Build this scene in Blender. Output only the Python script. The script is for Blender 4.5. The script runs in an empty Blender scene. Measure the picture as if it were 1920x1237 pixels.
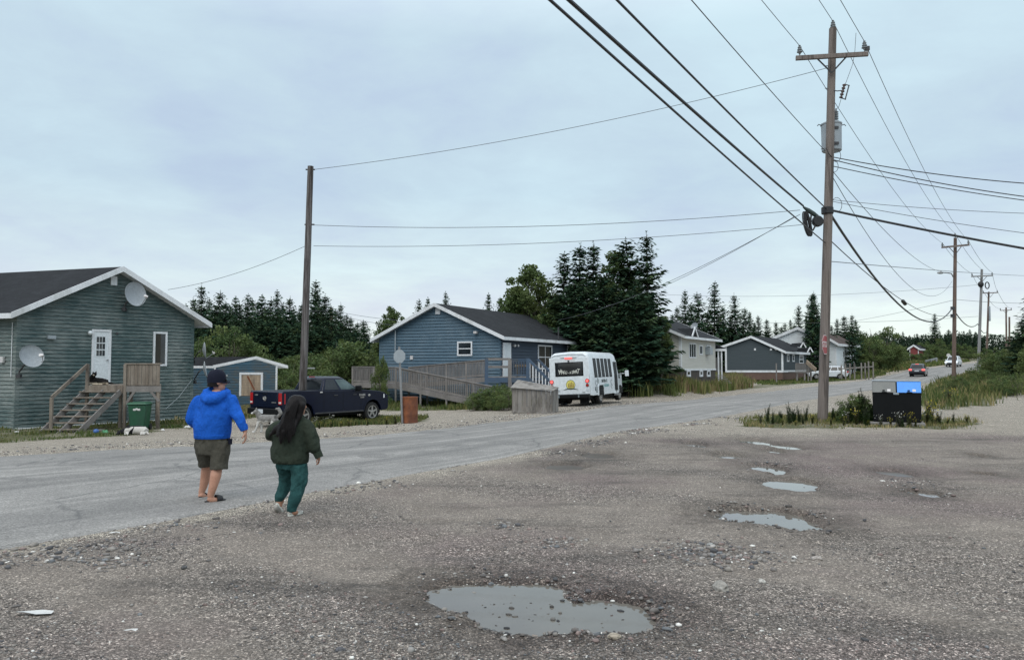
import bpy, bmesh, math, random
import numpy as np
from mathutils import Vector, Matrix, noise as mnoise
random.seed(7); RNG = np.random.default_rng(7)
V = Vector
PI = math.pi
scene = bpy.context.scene
COL = scene.collection
# ------------------------------------------------------------------ camera
F = 1440.0; HZ = 686.0; CX = 960.0; CY = 618.5
CAMZ = 1.9
PITCH = math.atan((HZ - CY) / F)
cam = bpy.data.cameras.new('camera'); camo = bpy.data.objects.new('camera', cam); COL.objects.link(camo)
cam.sensor_width = 36.0; cam.lens = 36.0 * F / 1920.0; cam.clip_start = 0.1; cam.clip_end = 4000
camo.location = (0, 0, CAMZ); camo.rotation_euler = (PI / 2 + PITCH, 0, 0)
scene.camera = camo
def ray(px, py):
    dx = (px - CX) / F; dz = -(py - CY) / F
    c, s = math.cos(PITCH), math.sin(PITCH)
    return V((dx, c - s * dz, s + c * dz))
def at(px, py, Y):
    r = ray(px, py); return V((0, 0, CAMZ)) + r * (Y / r.y)
def onwall(px, py, O, U):
    """pixel ray meets the vertical plane through O along U: distance along U and height"""
    r = ray(px, py); N = V((U.y, -U.x, 0))
    t = (N.dot(V((O.x, O.y, 0)))) / (N.x * r.x + N.y * r.y)
    p = V((0, 0, CAMZ)) + r * t
    return (V((p.x - O.x, p.y - O.y, 0)).dot(U), p.z)
# ------------------------------------------------------------------ terrain
def npnoise(x, y, seed=0.0):
    xi = np.floor(x); yi = np.floor(y); xf = x - xi; yf = y - yi
    def h(a, b):
        v = np.sin(a * 127.1 + b * 311.7 + seed * 74.7) * 43758.5453
        return v - np.floor(v)
    u = xf * xf * (3 - 2 * xf); w = yf * yf * (3 - 2 * yf)
    return (h(xi, yi) * (1 - u) + h(xi + 1, yi) * u) * (1 - w) + (h(xi, yi + 1) * (1 - u) + h(xi + 1, yi + 1) * u) * w
def fbm(x, y, sc, oct=4, seed=0.0):
    a = 0.5; r = np.zeros_like(np.asarray(x, float)); t = 0
    for i in range(oct):
        r = r + a * npnoise(x * sc, y * sc, seed + i * 3.1); t += a; a *= 0.5; sc *= 2.03
    return r / t
def sdpoly(pts, x, y):
    best = np.full(np.shape(x), 1e9); sg = np.ones(np.shape(x))
    for (ax, ay), (bx, by) in zip(pts[:-1], pts[1:]):
        ex, ey = bx - ax, by - ay; L2 = ex * ex + ey * ey
        t = np.clip(((x - ax) * ex + (y - ay) * ey) / L2, 0, 1)
        d = np.hypot(x - ax - t * ex, y - ay - t * ey)
        cr = ex * (y - ay) - ey * (x - ax)
        m = d < best - 1e-6
        best = np.where(m, d, best); sg = np.where(m, np.sign(cr), sg)
    return best * sg
LEDGE = [(-60, -27), (-30, 1.5), (-12.07, 18.1), (-9.95, 19.9), (-7.58, 21.2), (-5.7, 22.4), (-4.08, 24), (-1.97, 26.5), (0, 29.9), (5.04, 40.3), (17.3, 57), (35, 82), (52.5, 108), (62, 121), (75, 134), (92, 152), (130, 192), (220, 285)]
REDGE = [(-50, -38), (-20, -9), (-10.5, 1.2), (-5.3, 7.95), (-4.2, 9.47), (-3.44, 10.77), (-2.69, 12.1), (-1.94, 13.3), (-.11, 16), (2.91, 22.06), (4.88, 24.65), (7.44, 28.2), (15.6, 41.5), (25.2, 55.8), (42.9, 79), (62, 107), (70, 118), (82, 132), (100, 152), (138, 192), (228, 285)]
def sdL(x, y): return sdpoly(LEDGE, x, y)            # >0 : beyond the far (left) edge
def sdR(x, y): return -sdpoly(REDGE, x, y)           # >0 : on the lot side
def smooth(a, b, t):
    t = np.clip((t - a) / (b - a), 0, 1); return t * t * (3 - 2 * t)
def gbase(x, y):
    x = np.asarray(x, float); y = np.asarray(y, float)
    z = np.interp(y, [0, 50, 70, 90, 104, 118, 134, 160, 200, 300, 2000], [0, 0, .12, .32, .55, 1.15, 2.0, 3.1, 4.4, 6, 6])
    l = sdL(x, y)
    z = z - 0.2 * smooth(-7, 0, l) - 0.22 * smooth(0, 8, l)
    z = z + 0.75 * np.exp(-((x - 12.5) / 6.0) ** 2 - ((y - 57) / 5.0) ** 2) * smooth(1.5, 5, l)
    return z
def gz(x, y): return float(gbase(np.array([x]), np.array([y]))[0])
def G(px, py):
    r = ray(px, py)
    t = np.concatenate([np.linspace(3, 60, 1200), np.linspace(60, 400, 1500)])
    h = CAMZ + r.z * t - gbase(r.x * t, r.y * t)
    i = np.argmax(h <= 0)
    if h[i] > 0: i = len(t) - 1
    t0, t1, h0, h1 = t[max(i - 1, 0)], t[i], h[max(i - 1, 0)], h[i]
    tt = t0 + (t1 - t0) * (h0 / (h0 - h1 + 1e-12))
    return V((r.x * tt, r.y * tt, CAMZ + r.z * tt))
def XY(px, Y):
    """ground point seen in column px at depth Y"""
    x = ray(px, HZ).x / ray(px, HZ).y * Y
    return V((x, Y, gz(x, Y)))
# ------------------------------------------------------------------ objects
ROOTM = {}
def thing(name, label, cat, loc=(0, 0, 0), rot=0, group=None):
    o = bpy.data.objects.new(name, None); COL.objects.link(o); o.empty_display_size = .2
    o.location = loc
    e = (0, 0, rot) if not isinstance(rot, tuple) else rot
    o.rotation_euler = e
    from mathutils import Euler
    ROOTM[o.name] = Matrix.Translation(V(loc)) @ Euler(e).to_matrix().to_4x4()
    o['label'] = label; o['category'] = cat
    if group: o['group'] = group
    return o
def tag(o, label=None, cat=None, group=None, kind=None):
    if label: o['label'] = label
    if cat: o['category'] = cat
    if group: o['group'] = group
    if kind: o['kind'] = kind
    return o
def copy_tree(o, parent=None):
    c = o.copy(); COL.objects.link(c)
    if parent: c.parent = parent
    for ch in list(o.children): copy_tree(ch, c)
    return c
def link(name, me, parent=None, mat=None):
    o = bpy.data.objects.new(name, me); COL.objects.link(o)
    if mat: me.materials.append(mat)
    if parent:
        o.parent = parent; ROOTM[o.name] = ROOTM[parent.name]
    else: ROOTM[o.name] = Matrix.Identity(4)
    return o
Z = V((0, 0, 1))
class MB:
    def __init__(s, M=None): s.v = []; s.f = []; s.M = M or Matrix.Identity(4); s.c = None
    def pts(s, ps):
        n = len(s.v); s.v.extend([s.M @ V(p) for p in ps]); return n
    def face(s, ps):
        n = s.pts(ps); s.f.append(tuple(range(n, n + len(ps)))); return s
    def box(s, x0, x1, y0, y1, z0, z1):
        n = s.pts([(x0, y0, z0), (x1, y0, z0), (x1, y1, z0), (x0, y1, z0), (x0, y0, z1), (x1, y0, z1), (x1, y1, z1), (x0, y1, z1)])
        for q in ((0, 3, 2, 1), (4, 5, 6, 7), (0, 1, 5, 4), (1, 2, 6, 5), (2, 3, 7, 6), (3, 0, 4, 7)): s.f.append(tuple(n + i for i in q))
        return s
    def hexa(s, a, b):
        """two quads a and b (4 points each) joined to a solid"""
        n = s.pts(list(a) + list(b))
        for q in ((3, 2, 1, 0), (4, 5, 6, 7), (0, 1, 5, 4), (1, 2, 6, 5), (2, 3, 7, 6), (3, 0, 4, 7)): s.f.append(tuple(n + i for i in q))
        return s
    def beam(s, p0, p1, w, h, up=Z):
        p0 = V(p0); p1 = V(p1); d = (p1 - p0).normalized()
        u = up - d * up.dot(d)
        if u.length < 1e-5: u = V((1, 0, 0)) - d * d.x
        u.normalize(); r = d.cross(u)
        q = [(-w / 2, -h / 2), (w / 2, -h / 2), (w / 2, h / 2), (-w / 2, h / 2)]
        return s.hexa([p0 + r * a + u * b for a, b in q], [p1 + r * a + u * b for a, b in q])
    def tube(s, ps, rs, n=8, caps=True):
        ps = [V(p) for p in ps]
        if not hasattr(rs, '__len__'): rs = [rs] * len(ps)
        prev = None; base = len(s.v)
        for i, p in enumerate(ps):
            d = (ps[min(i + 1, len(ps) - 1)] - ps[max(i - 1, 0)]).normalized()
            if prev is None:
                a = V((0, 0, 1)) if abs(d.z) < .9 else V((1, 0, 0))
                u = (a - d * a.dot(d)).normalized()
            else:
                u = prev - d * prev.dot(d); u.normalize()
            prev = u; w = d.cross(u)
            s.pts([p + (u * math.cos(2 * PI * k / n) + w * math.sin(2 * PI * k / n)) * rs[i] for k in range(n)])
        for i in range(len(ps) - 1):
            for k in range(n):
                a = base + i * n + k; b = base + i * n + (k + 1) % n
                s.f.append((a, b, b + n, a + n))
        if caps:
            s.f.append(tuple(base + k for k in reversed(range(n)))); e = base + (len(ps) - 1) * n
            s.f.append(tuple(e + k for k in range(n)))
        return s
    def loft(s, secs, caps=True):
        base = len(s.v); n = len(secs[0])
        for q in secs: s.pts(q)
        for i in range(len(secs) - 1):
            for k in range(n):
                a = base + i * n + k; b = base + i * n + (k + 1) % n
                s.f.append((a, b, b + n, a + n))
        if caps:
            s.f.append(tuple(base + k for k in reversed(range(n)))); e = base + (len(secs) - 1) * n
            s.f.append(tuple(e + k for k in range(n)))
        return s
    def lathe(s, prof, n=20, axis='z', c=(0, 0, 0), caps=True):
        secs = []
        for r, h in prof:
            q = []
            for k in range(n):
                a = 2 * PI * k / n; x, y = r * math.cos(a), r * math.sin(a)
                p = {'z': (x, y, h), 'y': (y, h, x), 'x': (h, x, y)}[axis]
                q.append((p[0] + c[0], p[1] + c[1], p[2] + c[2]))
            secs.append(q)
        return s.loft(secs, caps)
    def prism(s, poly, d0, d1, fn):
        """2-D outline swept from d0 to d1; fn(a, b, d) -> point"""
        n = s.pts([fn(a, b, d0) for a, b in poly]); m = s.pts([fn(a, b, d1) for a, b in poly]); k = len(poly)
        s.f.append(tuple(n + i for i in reversed(range(k)))); s.f.append(tuple(m + i for i in range(k)))
        for i in range(k): s.f.append((n + i, n + (i + 1) % k, m + (i + 1) % k, m + i))
        return s
    def ball(s, c, r, nu=12, nv=8, sq=(1, 1, 1)):
        c = V(c); pr = [(math.sin(PI * i / nv), -math.cos(PI * i / nv)) for i in range(nv + 1)]
        secs = [[(c.x + max(a, .02) * r * sq[0] * math.cos(2 * PI * k / nu), c.y + max(a, .02) * r * sq[1] * math.sin(2 * PI * k / nu), c.z + b * r * sq[2]) for k in range(nu)] for a, b in pr]
        return s.loft(secs)
    def build(s, name, mat, parent=None, smooth=False, bevel=0, world=False, segs=2):
        me = bpy.data.meshes.new(name)
        vs = s.v
        if world and parent:
            I = ROOTM[parent.name].inverted(); vs = [I @ p for p in vs]
        me.from_pydata([tuple(p) for p in vs], [], s.f)
        bm = bmesh.new(); bm.from_mesh(me); bmesh.ops.recalc_face_normals(bm, faces=bm.faces); bm.to_mesh(me); bm.free()
        o = link(name, me, parent, mat)
        if smooth:
            me.polygons.foreach_set('use_smooth', [True] * len(me.polygons))
        if smooth and smooth != 'all':
            try: me.set_sharp_from_angle(angle=math.radians(38))
            except Exception: pass
        if bevel:
            b = o.modifiers.new('bevel', 'BEVEL'); b.width = bevel; b.segments = segs; b.limit_method = 'ANGLE'; b.angle_limit = math.radians(32)
        return o
def npmesh(name, verts, tris, mat, parent=None, cols=None, nper=3):
    """mesh straight from arrays; cols = per-vertex colour attribute 'Col'"""
    me = bpy.data.meshes.new(name)
    nv = len(verts); nf = len(tris)
    me.vertices.add(nv); me.vertices.foreach_set('co', np.asarray(verts, np.float32).ravel())
    me.loops.add(nf * nper); me.loops.foreach_set('vertex_index', np.asarray(tris, np.int32).ravel())
    me.polygons.add(nf); me.polygons.foreach_set('loop_start', np.arange(0, nf * nper, nper, dtype=np.int32))
    try: me.polygons.foreach_set('loop_total', np.full(nf, nper, np.int32))
    except Exception: pass
    me.update(calc_edges=True)
    if cols is not None:
        a = me.color_attributes.new('Col', 'FLOAT_COLOR', 'POINT')
        c = np.ones((nv, 4), np.float32); c[:, :3] = cols; a.data.foreach_set('color', c.ravel())
    me.validate()
    return link(name, me, parent, mat)
# ------------------------------------------------------------------ blobs: one continuous surface from overlapping limbs
def cap(mb, p0, p1, r0, r1, sq=None):
    p0 = V(p0); p1 = V(p1); d = (p1 - p0)
    mb.tube([p0 - d.normalized() * r0 * .55, p0 - d.normalized() * r0 * .3, p0, p1, p1 + d.normalized() * r1 * .3, p1 + d.normalized() * r1 * .55], [r0 * .55, r0 * .87, r0, r1, r1 * .87, r1 * .55], 12)
def chain(mb, pts):
    for (a, ra), (b, rb) in zip(pts[:-1], pts[1:]): cap(mb, a, b, ra, rb)
def blob(mb, name, mat, parent, voxel=.014, sm=6, colfn=None, wr=0, wsc=9, world=False):
    me = bpy.data.meshes.new(name); vs = mb.v
    me.from_pydata([tuple(p) for p in vs], [], mb.f)
    bm = bmesh.new(); bm.from_mesh(me); bmesh.ops.recalc_face_normals(bm, faces=bm.faces); bm.to_mesh(me); bm.free()
    o = bpy.data.objects.new(name, me); COL.objects.link(o)
    m = o.modifiers.new('r', 'REMESH'); m.mode = 'VOXEL'; m.voxel_size = voxel
    m = o.modifiers.new('s', 'SMOOTH'); m.factor = .5; m.iterations = sm
    dg = bpy.context.evaluated_depsgraph_get()
    me2 = bpy.data.meshes.new_from_object(o.evaluated_get(dg)); me2.name = name
    bpy.data.objects.remove(o); bpy.data.meshes.remove(me)
    if wr:
        nm = [v.normal.copy() for v in me2.vertices]
        for v, n in zip(me2.vertices, nm):
            p = v.co * wsc; k = mnoise.noise(V((p.x, p.y, p.z * .55))) + .5 * mnoise.noise(V((p.x * 2.1, p.y * 2.1, p.z * 1.4 + 9)))
            v.co += n * (k * wr)
    me2.polygons.foreach_set('use_smooth', [True] * len(me2.polygons))
    if colfn:
        a = me2.color_attributes.new('Col', 'FLOAT_COLOR', 'POINT')
        for i, v in enumerate(me2.vertices): a.data[i].color = (*colfn(v.co, v.normal), 1)
    me2.materials.clear()
    return link(name, me2, parent, mat)
def txt(s, size, mat, parent, M, name='lettering', extrude=.004, align='CENTER', bold=0, sx=1):
    cu = bpy.data.curves.new(name, 'FONT'); cu.body = s; cu.size = size; cu.extrude = extrude; cu.align_x = align; cu.align_y = 'CENTER'; cu.offset = bold
    o = bpy.data.objects.new(name, cu); COL.objects.link(o)
    dg = bpy.context.evaluated_depsgraph_get()
    me = bpy.data.meshes.new_from_object(o.evaluated_get(dg)); me.name = name
    bpy.data.objects.remove(o)
    me.transform(M @ Matrix.Diagonal((sx, 1, 1, 1)))
    me.materials.clear()
    return link(name, me, parent, mat)
def frameM(O, U, W):
    """matrix with x along U, z along W (out of the surface), y = W x U"""
    U = V(U).normalized(); W = V(W).normalized(); Y = W.cross(U)
    m = Matrix((U, Y, W)).transposed().to_4x4(); m.translation = V(O); return m
# ------------------------------------------------------------------ materials
def nm(name):
    m = bpy.data.materials.new(name); m.use_nodes = True
    nt = m.node_tree; b = nt.nodes['Principled BSDF']; return m, nt, b
def N(nt, t, **kw):
    n = nt.nodes.new(t)
    for k, v in kw.items(): setattr(n, k, v)
    return n
def L(nt, a, b): nt.links.new(a, b)
def mixc(nt, fac, a, b, mode='MIX'):
    m = N(nt, 'ShaderNodeMix', data_type='RGBA', blend_type=mode)
    for k, v in ((0, fac), (6, a), (7, b)):
        if hasattr(v, 'is_linked'): L(nt, v, m.inputs[k])
        elif k == 0: m.inputs[0].default_value = v
        else: m.inputs[k].default_value = (*v, 1) if len(v) == 3 else v
    return m.outputs[2]
def mth(nt, op, a, b=0.0, c=None):
    m = N(nt, 'ShaderNodeMath', operation=op)
    for k, v in ((0, a), (1, b), (2, c)):
        if v is None: continue
        if hasattr(v, 'is_linked'): L(nt, v, m.inputs[k])
        else: m.inputs[k].default_value = v
    return m.outputs[0]
def ramp(nt, src, stops):
    r = N(nt, 'ShaderNodeValToRGB'); e = r.color_ramp.elements
    while len(e) < len(stops): e.new(.5)
    for i, (p, c) in enumerate(stops):
        e[i].position = p; e[i].color = (*c, 1) if hasattr(c, '__len__') else (c, c, c, 1)
    L(nt, src, r.inputs[0]); return r.outputs[0]
def noise(nt, vec, scale, detail=4, rough=.6, out=0):
    n = N(nt, 'ShaderNodeTexNoise'); n.inputs['Scale'].default_value = scale; n.inputs['Detail'].default_value = detail; n.inputs['Roughness'].default_value = rough
    L(nt, vec, n.inputs['Vector']); return n.outputs[out]
def objco(nt, sc=(1, 1, 1), kind='Object'):
    if kind == 'World': src = N(nt, 'ShaderNodeNewGeometry').outputs['Position']
    else: src = N(nt, 'ShaderNodeTexCoord').outputs[kind]
    m = N(nt, 'ShaderNodeMapping'); m.inputs['Scale'].default_value = sc; L(nt, src, m.inputs['Vector']); return m.outputs[0]
def bump(nt, b, h, strength=.3, dist=.02):
    n = N(nt, 'ShaderNodeBump'); n.inputs['Strength'].default_value = strength; n.inputs['Distance'].default_value = dist
    L(nt, h, n.inputs['Height']); L(nt, n.outputs[0], b.inputs['Normal'])
def pm(name, col, rough=.7, col2=None, sc=3.0, st=(1, 1, 1), lo=.35, hi=.65, bp=0, bsc=40, metal=0, coat=0, detail=5, kind='Object', spec=.5, dirt=None, fold=0):
    """plain procedural material: two colours over a noise, a finer grain over both, a bump"""
    m, nt, b = nm(name)
    co = objco(nt, st, kind)
    col2 = col2 or tuple(c * .8 for c in col)
    f = ramp(nt, noise(nt, co, sc, detail), [(lo, 0), (hi, 1)])
    c = mixc(nt, f, col, col2)
    g = ramp(nt, noise(nt, co, sc * 9, 3), [(.3, .86), (.7, 1.1)])
    c = mixc(nt, 1.0, c, g, 'MULTIPLY')
    if dirt:
        d = ramp(nt, noise(nt, objco(nt, (1, 1, .35), kind), 1.7, 6, .7), [(.5, 0), (.72, 1)])
        c = mixc(nt, d, c, dirt)
    L(nt, c, b.inputs['Base Color'])
    b.inputs['Roughness'].default_value = rough; b.inputs['Metallic'].default_value = metal
    b.inputs['Coat Weight'].default_value = coat; b.inputs['Coat Roughness'].default_value = .06
    b.inputs['Specular IOR Level'].default_value = spec
    if bp: bump(nt, b, noise(nt, co, bsc, 4), bp, .01)
    if fold:
        n2 = N(nt, 'ShaderNodeBump'); n2.inputs['Strength'].default_value = fold; n2.inputs['Distance'].default_value = .05
        wv = mixc(nt, .25, objco(nt, (1, 1, .6)), noise(nt, co, 4, 3, .5, 1)); L(nt, noise(nt, wv, 8, 3, .5), n2.inputs['Height'])
        if bp: L(nt, b.inputs['Normal'].links[0].from_socket, b.inputs['Normal']); b.inputs['Normal'].links[0].from_node.inputs['Normal']; L(nt, n2.outputs[0], b.inputs['Normal'].links[0].from_node.inputs['Normal'])
        else: L(nt, n2.outputs[0], b.inputs['Normal'])
    return m
def attrmat(name, rough=.8, trans=0, mul=1.0, nsc=0, spec=.3, bp=0):
    m, nt, b = nm(name)
    a = N(nt, 'ShaderNodeAttribute'); a.attribute_name = 'Col'; c = a.outputs['Color']
    if nsc:
        g = ramp(nt, noise(nt, objco(nt), nsc, 4), [(.3, .75), (.7, 1.2)]); c = mixc(nt, 1, c, g, 'MULTIPLY')
    L(nt, c, b.inputs['Base Color']); b.inputs['Roughness'].default_value = rough; b.inputs['Specular IOR Level'].default_value = spec
    if bp: bump(nt, b, noise(nt, objco(nt), nsc * 2 or 60, 4), bp, .01)
    if trans:
        t = N(nt, 'ShaderNodeBsdfTranslucent'); L(nt, c, t.inputs[0]); mx = N(nt, 'ShaderNodeMixShader'); mx.inputs[0].default_value = trans
        L(nt, b.outputs[0], mx.inputs[1]); L(nt, t.outputs[0], mx.inputs[2]); L(nt, mx.outputs[0], nt.nodes['Material Output'].inputs[0])
    return m
def glassm(name, col=(.012, .016, .02), rough=.04):
    m, nt, b = nm(name)
    c = mixc(nt, ramp(nt, noise(nt, objco(nt), 1.3, 3), [(.4, 0), (.65, 1)]), col, tuple(v * 2.2 + .004 for v in col))
    L(nt, c, b.inputs['Base Color']); b.inputs['Roughness'].default_value = rough; b.inputs['Specular IOR Level'].default_value = .55
    return m
def emis(name, col, s, base=None):
    m, nt, b = nm(name); b.inputs['Base Color'].default_value = (*(base or col), 1); b.inputs['Emission Color'].default_value = (*col, 1); b.inputs['Emission Strength'].default_value = s
    b.inputs['Roughness'].default_value = .25; return m
M = {}
def siding(name, a, b_, worn, wlo=.5, whi=.62):
    """painted boards: each board its own tone, paint worn off in streaks along the board"""
    m, nt, b = nm(name)
    co = objco(nt, (1, 1, 1))
    s1 = N(nt, 'ShaderNodeTexNoise'); s1.inputs['Scale'].default_value = 1.0; s1.inputs['Detail'].default_value = 3
    L(nt, objco(nt, (.5, .5, 7.1)), s1.inputs['Vector'])
    c = mixc(nt, ramp(nt, s1.outputs[0], [(.35, 0), (.65, 1)]), a, b_)
    st = noise(nt, objco(nt, (1.6, 1.6, 24)), 1.6, 8, .72)
    pa = noise(nt, co, .55, 3)
    f = mth(nt, 'ADD', mth(nt, 'MULTIPLY', st, .62), mth(nt, 'MULTIPLY', pa, .38))
    c = mixc(nt, ramp(nt, f, [(wlo, 0), (whi, 1)]), c, worn)
    c = mixc(nt, 1, c, ramp(nt, noise(nt, objco(nt, (6, 6, 60)), 2, 3), [(.3, .85), (.7, 1.12)]), 'MULTIPLY')
    L(nt, c, b.inputs['Base Color']); b.inputs['Roughness'].default_value = .75; b.inputs['Specular IOR Level'].default_value = .3
    bump(nt, b, st, .25, .01)
    return m
M['green_siding'] = siding('green_siding', (.045, .081, .084), (.073, .114, .114), (.25, .275, .265), .46, .63)
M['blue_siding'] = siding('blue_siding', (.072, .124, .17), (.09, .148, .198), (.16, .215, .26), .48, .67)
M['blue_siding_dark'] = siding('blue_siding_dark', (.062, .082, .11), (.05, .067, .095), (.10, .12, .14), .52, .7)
M['shed_siding'] = siding('shed_siding', (.05, .125, .19), (.035, .085, .13), (.085, .095, .095), .45, .56)
M['beige_siding'] = siding('beige_siding', (.51, .50, .455), (.55, .54, .50), (.46, .45, .41), .55, .7)
M['slate_siding'] = siding('slate_siding', (.058, .074, .084), (.064, .08, .09), (.065, .08, .09), .55, .7)
M['white_siding'] = siding('white_siding', (.66, .70, .73), (.7, .74, .77), (.6, .64, .66), .55, .7)
M['red_siding'] = siding('red_siding', (.19, .045, .045), (.21, .05, .05), (.17, .06, .06), .55, .7)
def shingle(name, a, b_):
    m, nt, b = nm(name)
    co = objco(nt, (1, 1, 1))
    v = N(nt, 'ShaderNodeTexVoronoi'); v.inputs['Scale'].default_value = 4.0; L(nt, objco(nt, (1, 1, 3.5)), v.inputs['Vector'])
    c = mixc(nt, mth(nt, 'MULTIPLY', v.outputs['Color'], .8), a, b_)
    c = mixc(nt, 1, c, ramp(nt, noise(nt, co, .7, 6, .7), [(.3, .8), (.7, 1.25)]), 'MULTIPLY')
    c = mixc(nt, 1, c, ramp(nt, noise(nt, co, 55, 2), [(.3, .75), (.7, 1.3)]), 'MULTIPLY')
    L(nt, c, b.inputs['Base Color']); b.inputs['Roughness'].default_value = .9; b.inputs['Specular IOR Level'].default_value = .15
    bump(nt, b, noise(nt, co, 55, 2), .4, .01); return m
M['shingle'] = shingle('shingle', (.016, .0175, .020), (.026, .028, .032))
M['shingle_brown'] = shingle('shingle_brown', (.07, .055, .05), (.09, .07, .065))
M['white'] = pm('white_paint', (.76, .78, .81), .5, (.68, .70, .73), 2.0, dirt=(.5, .51, .51))
M['white_clean'] = pm('white_enamel', (.72, .76, .79), .35, (.66, .70, .73), 1.5)
M['wood'] = pm('weathered_wood', (.155, .125, .10), .85, (.25, .215, .18), 2.2, (2, 2, .4), bp=.4, bsc=30, dirt=(.07, .06, .055))
M['wood_rail'] = pm('grey_rail_wood', (.165, .152, .145), .85, (.24, .222, .212), 2.0, (1.5, 1.5, .6), bp=.3, bsc=30)
M['wood_pale'] = pm('pale_plywood', (.42, .33, .24), .8, (.25, .19, .14), 1.6, (3, 3, .5), dirt=(.12, .09, .07))
M['wood_grey'] = pm('grey_plank', (.19, .17, .15), .88, (.27, .255, .24), 1.5, (3, 3, .35), bp=.4, bsc=20, dirt=(.055, .05, .045))
def polemat(name, a, b_, dark):
    m, nt, b = nm(name)
    c = mixc(nt, ramp(nt, noise(nt, objco(nt, (9, 9, .35)), 2.2, 7, .7), [(.38, 0), (.62, 1)]), a, b_)
    c = mixc(nt, ramp(nt, noise(nt, objco(nt, (5, 5, .3)), 1.4, 5, .6), [(.52, 0), (.6, 1)]), c, dark)
    L(nt, c, b.inputs['Base Color']); b.inputs['Roughness'].default_value = .9
    bump(nt, b, noise(nt, objco(nt, (14, 14, .6)), 3, 5), .6, .02); return m
M['pole'] = polemat('pole_wood', (.15, .125, .11), (.21, .18, .165), (.09, .075, .068))
M['pole_old'] = polemat('old_pole_wood', (.045, .036, .034), (.17, .16, .16), (.034, .027, .025))
M['pole_red'] = polemat('brown_pole_wood', (.12, .085, .07), (.17, .12, .10), (.09, .06, .05))
M['pole_grey'] = polemat('grey_pole_wood', (.22, .22, .22), (.28, .28, .28), (.18, .18, .18))
M['metal'] = pm('galvanised_steel', (.36, .37, .38), .45, (.28, .29, .3), 6, metal=.6)
M['metal_dull'] = pm('dull_grey_paint', (.33, .37, .40), .5, (.28, .32, .35), 4)
M['dish'] = pm('dish_grey', (.34, .37, .40), .5, (.29, .32, .345), 2)
M['dark_metal'] = pm('dark_steel', (.05, .05, .055), .5, (.03, .03, .033), 6)
M['black'] = pm('black_plastic', (.005, .006, .007), .55, (.007, .008, .009), 3, spec=.15)
M['rubber'] = pm('tyre_rubber', (.014, .014, .015), .8, (.022, .021, .02), 8)
M['cable'] = pm('black_cable', (.012, .012, .014), .5, (.02, .02, .022), 8)
M['wire'] = pm('aluminium_wire', (.10, .11, .12), .5, (.07, .075, .085), 8)
M['porcelain'] = pm('grey_porcelain', (.22, .24, .25), .25, (.17, .19, .2), 9)
M['rust_ins'] = pm('brown_insulator', (.12, .07, .06), .3, (.08, .045, .04), 12)
M['glass'] = glassm('window_glass')
M['glass_car'] = glassm('vehicle_glass', (.006, .008, .010), .03)
M['glass_bus'] = pm('bus_glass', (.010, .013, .016), .35, (.016, .02, .024), 2, spec=.12)
M['glass_tint'] = glassm('pale_vehicle_glass', (.05, .075, .075), .05)
M['navy'] = pm('navy_paint', (.0038, .0075, .021), .25, (.005, .009, .025), 1.2, coat=.08, spec=.25)
M['suv_grey'] = pm('dark_car_paint', (.022, .028, .04), .3, (.026, .032, .045), 2, coat=.8)
M['car_white'] = pm('white_car_paint', (.64, .68, .72), .3, (.60, .64, .68), 1.5, coat=.5)
M['bus_white'] = pm('bus_white_paint', (.70, .745, .78), .35, (.66, .71, .745), .9, coat=.2, dirt=(.56, .59, .61))
M['alloy'] = pm('alloy_rim', (.5, .49, .47), .35, (.42, .41, .4), 10, metal=.7)
M['tail'] = emis('tail_lamp_glass', (.9, .05, .04), .05, (.3, .008, .012))
M['brake'] = emis('lit_brake_lamp', (1, .16, .14), 1.1, (.8, .08, .08))
M['headlamp'] = emis('headlamp_glass', (.9, .95, 1), .2, (.75, .78, .8))
M['headlit'] = emis('lit_headlamp', (.95, .98, 1), 1.1)
M['amber'] = pm('amber_lens', (.25, .03, .012), .25, (.2, .025, .01), 20)
M['plate'] = pm('number_plate', (.6, .64, .68), .4, (.5, .54, .58), 60)
M['bin_green'] = pm('green_bin_plastic', (.012, .075, .038), .5, (.015, .09, .045), 2, dirt=(.02, .06, .04))
M['blue_lid'] = pm('blue_lid_plastic', (.05, .27, .78), .45, (.055, .29, .82), 2)
M['grey_lid'] = pm('grey_lid_plastic', (.15, .155, .15), .55, (.17, .175, .165), 3)
M['concrete'] = pm('concrete', (.27, .26, .25), .9, (.2, .19, .18), 3, bp=.3)
M['sign_red'] = pm('sign_red', (.33, .018, .03), .4, (.30, .018, .028), 3)
M['sign_white'] = pm('sign_white', (.62, .6, .6), .4, (.55, .53, .53), 3)
M['brick'] = pm('brown_skirting', (.15, .095, .075), .85, (.12, .075, .06), 3)
M['skirt'] = pm('dark_skirting', (.06, .05, .042), .9, (.09, .075, .065), 3, (4, 4, .6))
M['skin'] = pm('skin', (.42, .215, .145), .55, (.47, .25, .175), 9, spec=.4)
M['skin2'] = pm('skin_tan', (.34, .17, .11), .55, (.38, .2, .13), 9, spec=.4)
M['hoodie'] = pm('blue_fleece', (.011, .094, .46), .9, (.014, .11, .52), 4, bp=.25, bsc=120, spec=.15, fold=1.0)
M['shorts'] = pm('olive_cotton', (.068, .064, .052), .9, (.08, .076, .062), 6, bp=.25, bsc=150, spec=.15, fold=1.0)
M['cap_navy'] = pm('navy_cap_cloth', (.008, .010, .022), .85, (.011, .013, .027), 8, bp=.2, bsc=150, spec=.2)
M['slide_black'] = pm('black_foam', (.010, .010, .012), .6, (.014, .014, .016), 9)
M['sweater'] = pm('green_knit', (.030, .040, .030), .95, (.038, .048, .036), 5, bp=.35, bsc=110, spec=.1, fold=1.0)
M['sweatpants'] = pm('teal_jersey', (.024, .074, .074), .92, (.03, .086, .086), 5, bp=.3, bsc=120, spec=.12, fold=1.0)
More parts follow.
